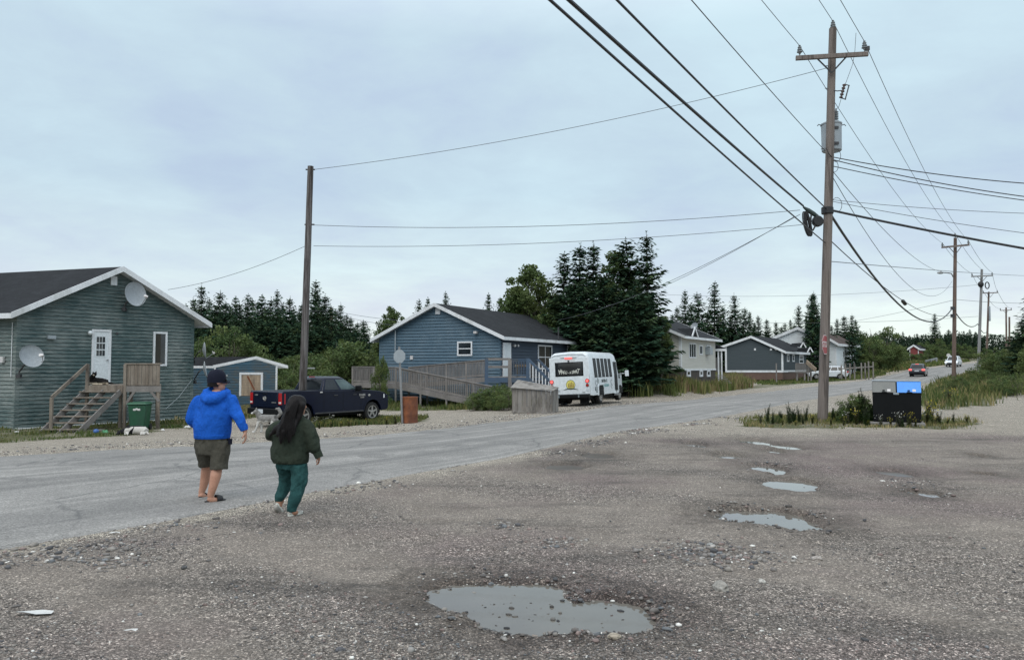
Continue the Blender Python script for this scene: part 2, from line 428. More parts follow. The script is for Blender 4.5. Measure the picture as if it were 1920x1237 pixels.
M['shoe'] = pm('pale_shoe', (.38, .36, .33), .7, (.3, .28, .25), 14)
M['hair'] = pm('dark_hair', (.005, .004, .0045), .55, (.009, .0065, .0065), 3, (14, 14, 1.2), bp=.6, bsc=10, spec=.2)
M['rust'] = pm('rust', (.25, .085, .034), .9, (.13, .045, .024), 3.0, bp=.3, dirt=(.09, .04, .03))
M['sun_yellow'] = pm('decal_yellow', (.62, .55, .11), .5, (.66, .6, .16), 20)
M['decal_dark'] = pm('decal_dark', (.03, .05, .05), .5, (.04, .06, .055), 20)
M['decal_grey'] = pm('decal_grey', (.20, .24, .26), .5, (.17, .21, .23), 20)
M['decal_teal'] = pm('decal_teal', (.18, .40, .40), .5, (.17, .38, .38), 20)
M['decal_cream'] = pm('decal_cream', (.62, .62, .56), .5, (.55, .56, .52), 20)
M['ball_blue'] = pm('blue_rubber', (.03, .10, .32), .4, (.035, .11, .34), 6)
M['litter'] = pm('white_litter', (.58, .58, .57), .7, (.5, .5, .49), 8)
M['litter_green'] = pm('green_litter', (.05, .22, .1), .5, (.06, .26, .12), 8)
M['curtain'] = pm('dark_curtain', (.05, .045, .035), .9, (.03, .03, .025), 2, (4, 4, .3))
M['blue_rail'] = pm('blue_rail_paint', (.048, .085, .14), .7, (.06, .10, .16), 2, dirt=(.08, .09, .1))
M['leaf'] = attrmat('leaf', .65, .3, spec=.25)
M['needle'] = attrmat('needle', .9, .15, spec=.05)
M['grass'] = attrmat('grass_blade', .75, .3, spec=.2)
M['stone'] = attrmat('stone', .85, 0, nsc=24, spec=.25, bp=.4)
M['fur'] = attrmat('fur', .9, 0, nsc=50, spec=.15, bp=.6)
M['bark'] = pm('spruce_bark', (.06, .05, .045), .95, (.09, .075, .065), 4, (3, 3, .6), bp=.5)
M['bark_pale'] = pm('pale_bark', (.16, .14, .11), .9, (.10, .085, .07), 4, (3, 3, .7), bp=.4)
# --- ground
def groundmat():
    m, nt, b = nm('gravel_ground')
    co = objco(nt, kind='World')
    def at_(n):
        a = N(nt, 'ShaderNodeAttribute'); a.attribute_name = n; return a.outputs['Fac']
    lot, veg, wet, road = at_('lot'), at_('veg'), at_('wet'), at_('pale')
    flat = N(nt, 'ShaderNodeMapping'); flat.inputs['Scale'].default_value = (1, 1, .01); L(nt, N(nt, 'ShaderNodeNewGeometry').outputs['Position'], flat.inputs['Vector']); fl = flat.outputs[0]
    big = noise(nt, fl, .22, 5, .6); mid = noise(nt, fl, 1.3, 6, .65); fine = noise(nt, fl, 9, 5, .7)
    pk = ramp(nt, mth(nt, 'ADD', road, mth(nt, 'MULTIPLY', mth(nt, 'SUBTRACT', mid, .5), .7)), [(.32, 0), (.62, 1)])
    cp = mixc(nt, ramp(nt, mid, [(.36, 0), (.64, 1)]), (.232, .202, .174), (.178, .153, .132))
    cl_ = mixc(nt, ramp(nt, fine, [(.36, 0), (.64, 1)]), (.21, .184, .161), (.125, .108, .095))
    c1 = mixc(nt, pk, cl_, cp)
    c1 = mixc(nt, ramp(nt, big, [(.48, 0), (.62, .85)]), c1, mixc(nt, fine, (.185, .148, .138), (.125, .099, .093)))
    c1 = mixc(nt, ramp(nt, noise(nt, objco(nt, (.10, .42, .01), 'World'), 2.4, 6, .62), [(.53, 0), (.66, .75)]), c1, (.088, .078, .07))
    c2 = mixc(nt, ramp(nt, mid, [(.36, 0), (.64, 1)]), (.33, .295, .245), (.245, .217, .18))
    c2 = mixc(nt, ramp(nt, fine, [(.42, 0), (.66, 1)]), c2, (.22, .195, .165))
    c = mixc(nt, lot, c2, c1)
    for sc, k in ((70, .9), (150, .7)):
        v = N(nt, 'ShaderNodeTexVoronoi'); v.inputs['Scale'].default_value = sc; L(nt, fl, v.inputs['Vector'])
        sep = N(nt, 'ShaderNodeSeparateColor'); L(nt, v.outputs['Color'], sep.inputs[0])
        t = ramp(nt, sep.outputs[0], [(0, .3), (.35, .7), (.7, 1.12), (.92, 1.9), (1, 3.6)])
        c = mixc(nt, mth(nt, 'MULTIPLY', k, mth(nt, 'SUBTRACT', 1, mth(nt, 'MULTIPLY', pk, .45))), c, t, 'MULTIPLY')
    vg = mixc(nt, ramp(nt, noise(nt, fl, 2.5, 5), [(.35, 0), (.65, 1)]), (.045, .06, .025), (.13, .12, .06))
    c = mixc(nt, veg, c, vg)
    c = mixc(nt, wet, c, mixc(nt, 1, c, (.42, .40, .38), 'MULTIPLY'))
    L(nt, c, b.inputs['Base Color'])
    r = mth(nt, 'SUBTRACT', .92, mth(nt, 'MULTIPLY', wet, .22)); L(nt, r, b.inputs['Roughness']); b.inputs['Specular IOR Level'].default_value = .25
    v = N(nt, 'ShaderNodeTexVoronoi'); v.inputs['Scale'].default_value = 40; L(nt, fl, v.inputs['Vector'])
    h = mth(nt, 'ADD', mth(nt, 'MULTIPLY', v.outputs['Distance'], -.7), fine)
    bump(nt, b, h, .8, .025)
    return m
M['ground'] = groundmat()
def roadmat():
    m, nt, b = nm('worn_asphalt')
    fl = objco(nt, (1, 1, .01), 'World')
    R = N(nt, 'ShaderNodeAttribute'); R.attribute_name = 'along'; a = R.outputs['Vector']
    mp = N(nt, 'ShaderNodeMapping'); mp.inputs['Scale'].default_value = (.035, .85, 1); L(nt, a, mp.inputs['Vector'])
    band = noise(nt, mp.outputs[0], 1.6, 5, .55)
    mid = noise(nt, fl, .8, 6, .65)
    c = mixc(nt, ramp(nt, band, [(.36, 0), (.64, 1)]), (.165, .16, .153), (.275, .264, .25))
    c = mixc(nt, ramp(nt, mid, [(.4, 0), (.68, .7)]), c, (.15, .146, .14))
    cr = N(nt, 'ShaderNodeTexVoronoi'); cr.feature = 'DISTANCE_TO_EDGE'; cr.inputs['Scale'].default_value = .55
    L(nt, mixc(nt, .3, fl, noise(nt, fl, 1.3, 5, .6, 1)), cr.inputs['Vector'])
    crk = mth(nt, 'MULTIPLY', ramp(nt, cr.outputs['Distance'], [(0, 1), (.016, 0)]), ramp(nt, noise(nt, fl, .2, 3), [(.42, 0), (.55, 1)]))
    c = mixc(nt, mth(nt, 'MULTIPLY', crk, .7), c, (.085, .085, .085))
    mp2 = N(nt, 'ShaderNodeMapping'); mp2.inputs['Scale'].default_value = (.09, 2.6, 1); L(nt, a, mp2.inputs['Vector'])
    c = mixc(nt, ramp(nt, noise(nt, mp2.outputs[0], 1.3, 6, .65), [(.54, 0), (.68, .6)]), c, (.36, .345, .325))
    c = mixc(nt, ramp(nt, noise(nt, fl, .5, 4, .55), [(.60, 0), (.63, .55)]), c, (.125, .122, .118))
    v = N(nt, 'ShaderNodeTexVoronoi'); v.inputs['Scale'].default_value = 60; L(nt, fl, v.inputs['Vector'])
    sep = N(nt, 'ShaderNodeSeparateColor'); L(nt, v.outputs['Color'], sep.inputs[0])
    c = mixc(nt, .75, c, ramp(nt, sep.outputs[0], [(0, .6), (.5, 1), (1, 1.6)]), 'MULTIPLY')
    L(nt, c, b.inputs['Base Color']); b.inputs['Roughness'].default_value = .85; b.inputs['Specular IOR Level'].default_value = .3
    bump(nt, b, noise(nt, fl, 60, 3), .35, .008); return m
M['road'] = roadmat()
def watermat(name, col, rough):
    m, nt, b = nm(name)
    c = mixc(nt, noise(nt, objco(nt, kind='World'), 3, 4), col, tuple(v * .7 for v in col))
    L(nt, c, b.inputs['Base Color']); b.inputs['Roughness'].default_value = rough; b.inputs['IOR'].default_value = 1.42
    b.inputs['Specular IOR Level'].default_value = .5
    bump(nt, b, noise(nt, objco(nt, kind='World'), 14, 3), .05, .004); return m
M['water'] = watermat('puddle_water', (.165, .152, .132), .02)
M['mud'] = watermat('muddy_water', (.075, .052, .035), .30)
# --- sky
w = bpy.data.worlds.new('World'); scene.world = w; w.use_nodes = True
nt = w.node_tree; nt.nodes.clear()
out = N(nt, 'ShaderNodeOutputWorld'); bg = N(nt, 'ShaderNodeBackground'); L(nt, bg.outputs[0], out.inputs[0])
SUN_EL = math.radians(48); SUN_AZ = math.radians(200)
sky = N(nt, 'ShaderNodeTexSky'); sky.sky_type = 'NISHITA'; sky.sun_disc = False; sky.sun_elevation = SUN_EL; sky.sun_rotation = SUN_AZ
tc = N(nt, 'ShaderNodeTexCoord').outputs['Generated']
sx = N(nt, 'ShaderNodeSeparateXYZ'); L(nt, tc, sx.inputs[0])
el = mth(nt, 'MAXIMUM', sx.outputs[2], 0.0)
grad = ramp(nt, el, [(0, (.74, .775, .755)), (.045, (.70, .755, .765)), (.12, (.55, .64, .705)), (.22, (.455, .56, .662)), (.40, (.475, .585, .69)), (.62, (.95, 1.05, 1.15)), (1, (1.25, 1.32, 1.4))])
den = mth(nt, 'ADD', el, .16)
cv = N(nt, 'ShaderNodeCombineXYZ'); L(nt, mth(nt, 'DIVIDE', sx.outputs[0], den), cv.inputs[0]); L(nt, mth(nt, 'DIVIDE', sx.outputs[1], den), cv.inputs[1])
wv = noise(nt, cv.outputs[0], .8, 3, .5, 1); cvw = mixc(nt, .35, cv.outputs[0], wv); cl = noise(nt, cvw, .75, 6, .55); cl2 = noise(nt, cvw, 2.6, 6, .62)
k = mth(nt, 'ADD', mth(nt, 'MULTIPLY', cl, .62), mth(nt, 'MULTIPLY', cl2, .38))
tint = ramp(nt, k, [(.36, (.87, .855, .935)), (.44, (.945, .945, .975)), (.52, (1.03, 1.05, 1.01)), (.62, (1.14, 1.18, 1.10))])
c = mixc(nt, 1, grad, tint, 'MULTIPLY')
# thin grey bars of cloud low over the horizon
mp = N(nt, 'ShaderNodeMapping'); mp.inputs['Scale'].default_value = (1.5, 1.5, 17); L(nt, tc, mp.inputs['Vector'])
bars = mth(nt, 'MULTIPLY', ramp(nt, noise(nt, mp.outputs[0], 1.6, 5, .55), [(.5, 0), (.66, 1)]), ramp(nt, el, [(0, .8), (.10, .7), (.2, 0)]))
c = mixc(nt, mth(nt, 'MULTIPLY', bars, .45), c, (.50, .585, .655))
L(nt, c, bg.inputs[0])
nish = N(nt, 'ShaderNodeMixRGB', blend_type='ADD'); nish.inputs[0].default_value = .012
L(nt, c, nish.inputs[1]); L(nt, sky.outputs[0], nish.inputs[2]); L(nt, nish.outputs[0], bg.inputs[0])
bg.inputs[1].default_value = 1.13
sun = bpy.data.lights.new('sun', 'SUN'); sun.energy = 1.2; sun.angle = math.radians(45); sun.color = (1, .93, .84)
so = bpy.data.objects.new('sun', sun); COL.objects.link(so)
so.rotation_euler = (PI / 2 - SUN_EL, 0, PI - SUN_AZ + PI)
so.rotation_euler = V((-math.sin(SUN_AZ) * math.cos(SUN_EL), -math.cos(SUN_AZ) * math.cos(SUN_EL), -math.sin(SUN_EL))).to_track_quat('-Z', 'Y').to_euler()
vs_ = scene.view_settings; vs_.view_transform = 'Standard'; vs_.look = 'None'; vs_.exposure = 0; vs_.gamma = 1
# ------------------------------------------------------------------ puddles (holes in the lot that hold water)
def lotpt(px, py):
    r = ray(px, py); t = -CAMZ / r.z; return r.x * t, r.y * t
PUD = []   # x, y, rx, ry, group id
def pud(i, px, py, rw, rh):
    x, y = lotpt(px, py); d = y
    x2, y2 = lotpt(px, py - rh); x3, y3 = lotpt(px, py + rh)
    PUD.append((i, x, (y2 + y3) / 2, rw / F * d * 1.08, (y2 - y3) / 2 * (1.12 if py > 1000 else 1.3 if py > 860 else 2.1)))
for a in [(0, 905, 1112, 92, 24), (0, 985, 1108, 75, 20), (0, 985, 1140, 110, 32), (0, 1020, 1162, 95, 18), (0, 1130, 1148, 92, 29), (0, 1060, 1140, 60, 18),
          (1, 1400, 962, 52, 9), (1, 1450, 968, 62, 13), (1, 1490, 976, 42, 13), (2, 1478, 907, 40, 9), (2, 1500, 903, 28, 6), (3, 1440, 876, 27, 6), (4, 1460, 886.5, 17, 1.6),
          (5, 1732, 922, 25, 5), (6, 1415, 826, 24, 2.6), (7, 1474, 835, 24, 2.6), (8, 1450, 843, 17, 2.2), (9, 1303, 832, 20, 2.6), (10, 1362, 852, 30, 2.2),
          (11, 1058, 872, 38, 5.5), (12, 1122, 851, 31, 3.4), (13, 1678, 884, 29, 5.5), (14, 1845, 888, 18, 2.4), (15, 1835, 852, 12, 1.6)]: pud(*a)
MUDS = (11, 12, 13)
def pudmask(x, y):
    """0 outside, 1 in the deep middle of a puddle; with a ragged rim"""
    n = (fbm(x, y, 4.0, 4, 5) - .5) * .9 + (fbm(x, y, 13.0, 3, 8) - .5) * 1.0
    m = np.zeros_like(x); wet = np.zeros_like(x)
    for i, cx, cy, rx, ry in PUD:
        far = cy > 12
        q = np.hypot((x - cx) / rx, (y - cy) / ry)
        nn = n * (.75 if not far else .3)
        m = np.maximum(m, np.clip(1.28 - q + nn * .55, 0, 1))
        dx = np.maximum(np.hypot(x - cx, (y - cy)) - max(rx, ry) * 1.0, 0)
        q2 = np.hypot((x - cx) / (rx * 1.25 + .3), (y - cy) / (ry * 1.3 + .32))
        wet = np.maximum(wet, (1.45 - q2 + n * .9) * (1 if cy < 9 else .72 if cy < 12 else .55))
    return m, np.clip(wet * 1.2, 0, 1)
WATER_Z = -.045
# ------------------------------------------------------------------ where plants grow
def GP(poly): return [tuple(G(px, py).xy) for px, py in poly]
def inpoly(poly, x, y):
    r = np.zeros(x.shape, bool); n = len(poly)
    for i in range(n):
        (x1, y1), (x2, y2) = poly[i], poly[(i + 1) % n]
        if y1 == y2: continue
        c = ((y1 > y) != (y2 > y)) & (x < (x2 - x1) * (y - y1) / (y2 - y1) + x1)
        r ^= c
    return r
VEG = {
 'house strip': [(-500, 850), (0, 832), (110, 822), (240, 815), (330, 803), (375, 800), (470, 785), (470, 760), (330, 765), (-500, 790)],
 'verge': [(585, 802), (680, 797), (790, 789), (800, 783), (700, 786), (588, 786)],
 'ramp foot': [(690, 770), (790, 770), (960, 764), (1045, 752), (1045, 735), (690, 735)],
 'beige bank': [(1180, 745), (1260, 741), (1345, 735), (1398, 727), (1390, 712), (1330, 702), (1170, 708)],
 'far verge': [(1425, 722), (1520, 718), (1600, 712), (1662, 701), (1640, 694), (1500, 702), (1425, 714)],
 'pole island': [(1395, 799), (1440, 803), (1560, 805), (1600, 802), (1680, 804), (1740, 803), (1815, 802), (1835, 796), (1760, 782), (1640, 775), (1560, 776), (1440, 782)],
 'right field': [(1728, 752), (1752, 768), (1785, 767), (1850, 758), (1868, 746), (1915, 737), (2300, 737), (2300, 690), (1852, 690), (1775, 712), (1748, 728)],
}
VEGW = {k: GP(v) for k, v in VEG.items()}
GRAVW = [GP([(360, 800), (480, 797), (600, 784), (700, 787), (800, 782), (960, 772), (1030, 768), (1030, 758), (960, 766), (800, 770), (680, 772), (480, 790)]),
         GP([(1390, 727), (1430, 720), (1520, 702), (1520, 700), (1350, 700), (1350, 708)]),
         GP([(1600, 712), (1662, 700), (1720, 690), (1700, 684), (1620, 690)])]
def vegmask(x, y):
    jx = x + (fbm(x, y, 1.1, 3, 2) - .5) * 1.6; jy = y + (fbm(x, y, 1.1, 3, 4) - .5) * 1.6
    l = sdL(x, y); r = sdR(x, y)
    v = ((l > 12.5) | ((l > 4) & (y > 63)) | ((r > 3) & (y > 62)))
    for g in GRAVW: v &= ~inpoly(g, x, y)
    for g in VEGW.values(): v |= inpoly(g, jx, jy)
    return v & (l > .6) | (v & (r > .4))
def lotmask(x, y):
    r = sdR(x, y)
    m = smooth(.0, .7, r + (fbm(x, y, .9, 3, 6) - .5) * 1.2) * (1 - smooth(19.5, 23.5, y + (fbm(x, y, .35, 3, 3) - .5) * 3))
    return m
def packed(x, y):
    # hard-packed wheel tracks sweeping through the lot: 1 = packed, 0 = loose gravel
    u = (x * .82 - y * .57); w_ = (x * .57 + y * .82) + 2.2 * np.sin(u * .16)
    tr = .5 + .5 * np.sin(w_ * 2.1 + 1.6 * (fbm(u * .12, w_ * .5, 1, 3, 77) - .5) * 6)
    return np.clip(.40 * tr + .85 * (fbm(x * .55, y, .42, 4, 79) - .5) + .36 - .18 * smooth(8.5, 5.5, y), 0, 1)
def lotnoise(x, y):
    return (fbm(x, y, .55, 4, 1) - .5) * .10 + (fbm(x, y, 3.2, 3, 9) - .5) * .035 + (fbm(x, y, 11, 2, 12) - .5) * .016
def gfull(x, y):
    l = sdL(x, y); r = sdR(x, y)
    z = gbase(x, y)
    inside = np.minimum(-l, -r)                       # >0 on the asphalt
    m, wet = pudmask(x, y)
    amp = smooth(-.3, 1.5, r) * (1 - smooth(28, 40, y)) + .5 * smooth(-.2, 1, l)
    nn = lotnoise(x, y) * amp * (1 - .45 * smooth(8, 16, y))
    nn = np.maximum(nn, -.022)
    dep = np.where(m > 0, smooth(0, .55, m), 0)
    z = z + nn * (1 - dep) - dep * (.085 + (fbm(x, y, 6, 3, 21) - .5) * .05)
    z = z - .09 * smooth(-.05, .45, inside) + .012 * (1 - smooth(0, .5, np.abs(inside)))
    return z, wet, l, r
rr = np.concatenate([np.linspace(.4, 3.6, 8), 3.8 * 1.0078 ** np.arange(0, 590), np.array([450, 620, 900, 1400, 2200])])
rr = rr[rr > 0]; rr = np.unique(rr)
aa = np.radians(np.concatenate([np.arange(-41, 41.01, .17), np.arange(44, 317, 5)]))
na, nr = len(aa), len(rr)
Rg, Ag = np.meshgrid(rr, aa, indexing='ij')
X = (Rg * np.sin(Ag)).ravel(); Y = (Rg * np.cos(Ag)).ravel()
zz, wet, l_, r_ = gfull(X, Y)
X = np.append(X, 0); Y = np.append(Y, 0); zz = np.append(zz, 0.0)
ii = np.arange(nr - 1)[:, None] * na; jj = np.arange(na)[None, :]; j2 = (jj + 1) % na
quads = np.stack([ii + jj, ii + j2, ii + na + j2, ii + na + jj], -1).reshape(-1, 4)[:, ::-1]
gnd = npmesh('ground', np.stack([X, Y, zz], -1), quads, M['ground'], nper=4)
# the last disc under the photographer's feet
me = gnd.data
def attr(n, v):
    a = me.attributes.new(n, 'FLOAT', 'POINT'); a.data.foreach_set('value', np.append(v, 0).astype(np.float32))
vg = vegmask(X[:-1], Y[:-1]).astype(float)
attr('veg', vg * (.55 + .45 * smooth(.35, .6, fbm(X[:-1], Y[:-1], .8, 3, 31)))); attr('lot', lotmask(X[:-1], Y[:-1])); attr('wet', wet * (Y[:-1] < 30)); attr('pale', packed(X[:-1], Y[:-1]))
me.polygons.foreach_set('use_smooth', [True] * len(me.polygons))
tag(gnd, kind='structure')
# ------------------------------------------------------------------ road sheet
def resample(p, n):
    p = np.array(p, float); d = np.append(0, np.cumsum(np.hypot(*np.diff(p, axis=0).T))); return p, d
LP, LD = resample(LEDGE, 0); RP, RD = resample(REDGE, 0)
# station list: match both edges by the depth of their points along the road
ks = [(-60, -27, -50, -38), (-30, 1.5, -20, -9), (-12.07, 18.1, -5.3, 7.95), (-7.58, 21.2, -3.44, 10.77), (-4.08, 24, -.11, 16), (0, 29.9, 4.88, 24.65), (5.04, 40.3, 12, 35.5), (17.3, 57, 25.2, 55.8), (35, 82, 42.9, 79), (52.5, 108, 62, 107), (62, 121, 70, 118), (75, 134, 82, 132), (92, 152, 100, 152), (130, 192, 138, 192), (220, 285, 228, 285)]
def par(P, D, x, y):
    b = (1e9, 0)
    for i in range(len(P) - 1):
        e = P[i + 1] - P[i]; t = max(0, min(1, np.dot(np.array((x, y)) - P[i], e) / np.dot(e, e))); q = P[i] + e * t
        dd = math.hypot(q[0] - x, q[1] - y)
        if dd < b[0]: b = (dd, D[i] + t * (D[i + 1] - D[i]))
    return b[1]
lk = [par(LP, LD, a, b) for a, b, c, d in ks]; rk = [par(RP, RD, c, d) for a, b, c, d in ks]
NS = 900; NW = 36
s = np.interp(np.linspace(0, 1, NS), [0, .12, .75, 1], [0, 1.0, 8.5, len(ks) - 1])
ls = np.interp(s, np.arange(len(ks)), lk); rs = np.interp(s, np.arange(len(ks)), rk)
lx, ly = np.interp(ls, LD, LP[:, 0]), np.interp(ls, LD, LP[:, 1]); rx, ry = np.interp(rs, RD, RP[:, 0]), np.interp(rs, RD, RP[:, 1])
t = np.linspace(-.07, 1.07, NW)[None, :]
XX = lx[:, None] * (1 - t) + rx[:, None] * t; YY = ly[:, None] * (1 - t) + ry[:, None] * t
xs, ys = XX.ravel(), YY.ravel()
ins = np.minimum(-sdL(xs, ys), -sdR(xs, ys)) + (fbm(xs, ys, .55, 4, 41) - .5) * 1.1 + (fbm(xs, ys, 4, 2, 43) - .5) * .25
zs = gbase(xs, ys) - .10 * (1 - smooth(-.35, .18, ins)) + .006 + (fbm(xs, ys, .5, 3, 47) - .5) * .02
ii = np.arange(NS - 1)[:, None] * NW; jj = np.arange(NW - 1)[None, :]
q = np.stack([ii + jj, ii + jj + 1, ii + NW + jj + 1, ii + NW + jj], -1).reshape(-1, 4)
road = npmesh('road', np.stack([xs, ys, zs], -1), q, M['road'], nper=4)
a = road.data.attributes.new('along', 'FLOAT_VECTOR', 'POINT')
al = np.zeros((NS, NW, 3), np.float32); al[..., 0] = (ls * .5 + rs * .5)[:, None]; al[..., 1] = t * 8.0; a.data.foreach_set('vector', al.ravel())
bmx = bmesh.new(); bmx.from_mesh(road.data); bmesh.ops.recalc_face_normals(bmx, faces=bmx.faces)
if sum(f.normal.z for f in bmx.faces) < 0: bmesh.ops.reverse_faces(bmx, faces=bmx.faces)
bmx.to_mesh(road.data); bmx.free()
road.data.polygons.foreach_set('use_smooth', [True] * len(road.data.polygons)); tag(road, kind='structure')
# ------------------------------------------------------------------ water
PL = {0: 'big two-lobed puddle in the gravel, the nearest to the viewer', 1: 'long puddle in the middle of the lot pointed at its left end', 2: 'pale puddle with a squared right end beyond the long one', 3: 'small oval puddle just beyond the squared one', 4: 'thin sliver of water between two puddles', 5: 'small puddle at the right of the lot among white stones'}
for g in sorted(set(p[0] for p in PUD)):
    ps = [p for p in PUD if p[0] == g]
    mb = MB()
    x0 = min(p[1] - p[3] * 1.75 for p in ps); x1 = max(p[1] + p[3] * 1.75 for p in ps); y0 = min(p[2] - p[4] * 1.75 for p in ps); y1 = max(p[2] + p[4] * 1.75 for p in ps)
    c = ((x0 + x1) / 2, (y0 + y1) / 2); n = 40
    mb.face([(c[0] + (x1 - x0) / 2 * math.cos(2 * PI * k / n), c[1] + (y1 - y0) / 2 * math.sin(2 * PI * k / n), WATER_Z - .0012 * g) for k in range(n)])
    o = mb.build('puddle', M['mud'] if g in MUDS else M['water'])
    tag(o, PL.get(g), kind='structure')
def ground_z(x, y): return float(gfull(np.array([x], float), np.array([y], float))[0][0])
# ------------------------------------------------------------------ loose stones
PH = (1 + 5 ** .5) / 2
ICO = np.array([(-1, PH, 0), (1, PH, 0), (-1, -PH, 0), (1, -PH, 0), (0, -1, PH), (0, 1, PH), (0, -1, -PH), (0, 1, -PH), (PH, 0, -1), (PH, 0, 1), (-PH, 0, -1), (-PH, 0, 1)]) / 1.9
ICF = np.array([(0, 11, 5), (0, 5, 1), (0, 1, 7), (0, 7, 10), (0, 10, 11), (1, 5, 9), (5, 11, 4), (11, 10, 2), (10, 7, 6), (7, 1, 8), (3, 9, 4), (3, 4, 2), (3, 2, 6), (3, 6, 8), (3, 8, 9), (4, 9, 5), (2, 4, 11), (6, 2, 10), (8, 6, 7), (9, 8, 1)])
def pebbles(name, x, y, size, tone, mat, sink=.25, zmin=-9):
    n = len(x); z = np.maximum(gfull(x, y)[0], zmin)
    ang = RNG.uniform(0, 2 * PI, n); sx = size * RNG.uniform(.8, 1.5, n); sy = size * RNG.uniform(.6, 1.0, n); sz = size * RNG.uniform(.35, .75, n)
    base = ICO[None] * RNG.uniform(.72, 1.2, (n, 12, 1))
    p = base * np.stack([sx, sy, sz], -1)[:, None, :]
    c, s_ = np.cos(ang)[:, None], np.sin(ang)[:, None]
    q = np.stack([p[..., 0] * c - p[..., 1] * s_ + x[:, None], p[..., 0] * s_ + p[..., 1] * c + y[:, None], p[..., 2] + (z + sz * (1 - 2 * sink) * .8)[:, None]], -1)
    tri = (ICF[None] + (np.arange(n) * 12)[:, None, None]).reshape(-1, 3)
    return npmesh(name, q.reshape(-1, 3), tri, mat, cols=np.repeat(tone, 12, 0))
def tones(n, bright=.9):
    pal = np.array([(.19, .175, .165), (.26, .24, .22), (.14, .13, .125), (.10, .10, .105), (.24, .185, .17), (.36, .34, .32), (.17, .18, .19), (.75, .73, .69)])
    w_ = np.array([.24, .18, .17, .13, .1, .09, .06, .03]); k = RNG.choice(len(pal), n, p=w_ / w_.sum())
    return pal[k] * RNG.uniform(.8, 1.2, (n, 1)) * bright
n = 70000
px = RNG.uniform(-150, 2070, n); py = 800 + 520 * RNG.uniform(0, 1, n) ** .62
r_x = (px - CX) / F; dz = -(py - HZ) / F; t = -CAMZ / dz; gx = r_x * t; gy = t
keep = (sdR(gx, gy) > -.25) & (gy < 21)
dens = fbm(gx, gy, 1.4, 3, 51) - .5 + .62 - packed(gx, gy)
keep &= (RNG.uniform(0, 1, n) < smooth(.05, .6, dens) * .93 + .05)
gx, gy = gx[keep], gy[keep]; n = len(gx)
sz = np.minimum(.0028 + .0038 * RNG.exponential(1.0, n) * (.55 + gy * .045), .04)
o = pebbles('gravel', gx, gy, sz, tones(n), M['stone']); tag(o, 'loose gravel scattered over the lot', kind='stuff')
for cx_, cy_, w_, h_, k_ in ((1290, 1030, 130, 22, 620), (1390, 1048, 110, 16, 350), (1050, 1012, 60, 10, 160), (1440, 868, 60, 14, 160), (940, 985, 60, 8, 120), (1700, 905, 60, 10, 110), (200, 1050, 120, 14, 260), (240, 1020, 70, 8, 160)):
    px = RNG.normal(cx_, w_ * .5, k_); py = RNG.normal(cy_, h_ * .5, k_); t = CAMZ * F / (py - HZ); gx, gy = (px - CX) / F * t, t
    o = pebbles('gravel', gx, gy, np.minimum(.005 + .008 * RNG.exponential(1, k_), .04), tones(k_, 1.05), M['stone']); tag(o, 'patch of coarse pale rubble in the lot', kind='stuff')
# spill of coarse stones along the ragged edge of the asphalt and the pot-holes
n = 15000
t = RNG.uniform(0, 1, n); idx = np.interp(t, [0, 1], [RD[2], RD[2] + 34]); ex, ey = np.interp(idx, RD, RP[:, 0]), np.interp(idx, RD, RP[:, 1])
off = RNG.normal(.45, .35, n); gx = ex + off * .82 + RNG.normal(0, .1, n); gy = ey - off * .55
kk = RNG.uniform(0, 1, n) < smooth(.45, .7, fbm(gx, gy, .8, 3, 61)); gx, gy = gx[kk], gy[kk]
o = pebbles('gravel', gx, gy, np.minimum(.007 + .008 * RNG.exponential(1, len(gx)), .05), tones(len(gx), 1.05), M['stone']); tag(o, 'coarse stones along the broken edge of the asphalt', kind='stuff')
# stones of the left shoulder
n = 5000
t = RNG.uniform(0, 1, n); idx = np.interp(t, [0, 1], [LD[1] + 12, LD[1] + 62]); ex, ey = np.interp(idx, LD, LP[:, 0]), np.interp(idx, LD, LP[:, 1])
off = np.abs(RNG.normal(.3, 1.0, n)); gx = ex - off * .7; gy = ey + off * .7
o = pebbles('gravel', gx, gy, np.minimum(.008 + .009 * RNG.exponential(1, n), .05), tones(n, 1.05), M['stone']); tag(o, 'pale stones on the far shoulder of the road', kind='stuff')
# stones round the rims and in the water of the nearest puddles
xs_, ys_ = [], []
for i, cx, cy, rx, ry in PUD:
    if cy > 12: continue
    k = int(420 * rx)
    a = RNG.uniform(0, 2 * PI, k); q = np.abs(RNG.normal(1.08, .32, k)); xs_.append(cx + rx * q * np.cos(a)); ys_.append(cy + ry * q * np.sin(a))
gx, gy = np.concatenate(xs_), np.concatenate(ys_)
o = pebbles('gravel', gx, gy, np.minimum(.006 + .008 * RNG.exponential(1, len(gx)), .035), tones(len(gx), .85), M['stone'], .1); tag(o, 'wet pebbles round the puddles', kind='stuff')
k = 55
a = RNG.uniform(0, 2 * PI, k); px = np.where(RNG.uniform(0, 1, k) < .6, 960 + 120 * np.cos(a) * RNG.uniform(0, 1, k), 1100 + 90 * np.cos(a) * RNG.uniform(.3, 1, k)); py = 1128 + 34 * np.sin(a) * RNG.uniform(.2, 1, k); t = CAMZ * F / (py - HZ)
o = pebbles('gravel', (px - CX) / F * t, t, np.minimum(.006 + .007 * RNG.exponential(1, k), .03), tones(k, .45), M['stone'], .2, WATER_Z - .004); tag(o, 'dark pebbles breaking the water of the nearest puddle', kind='stuff')
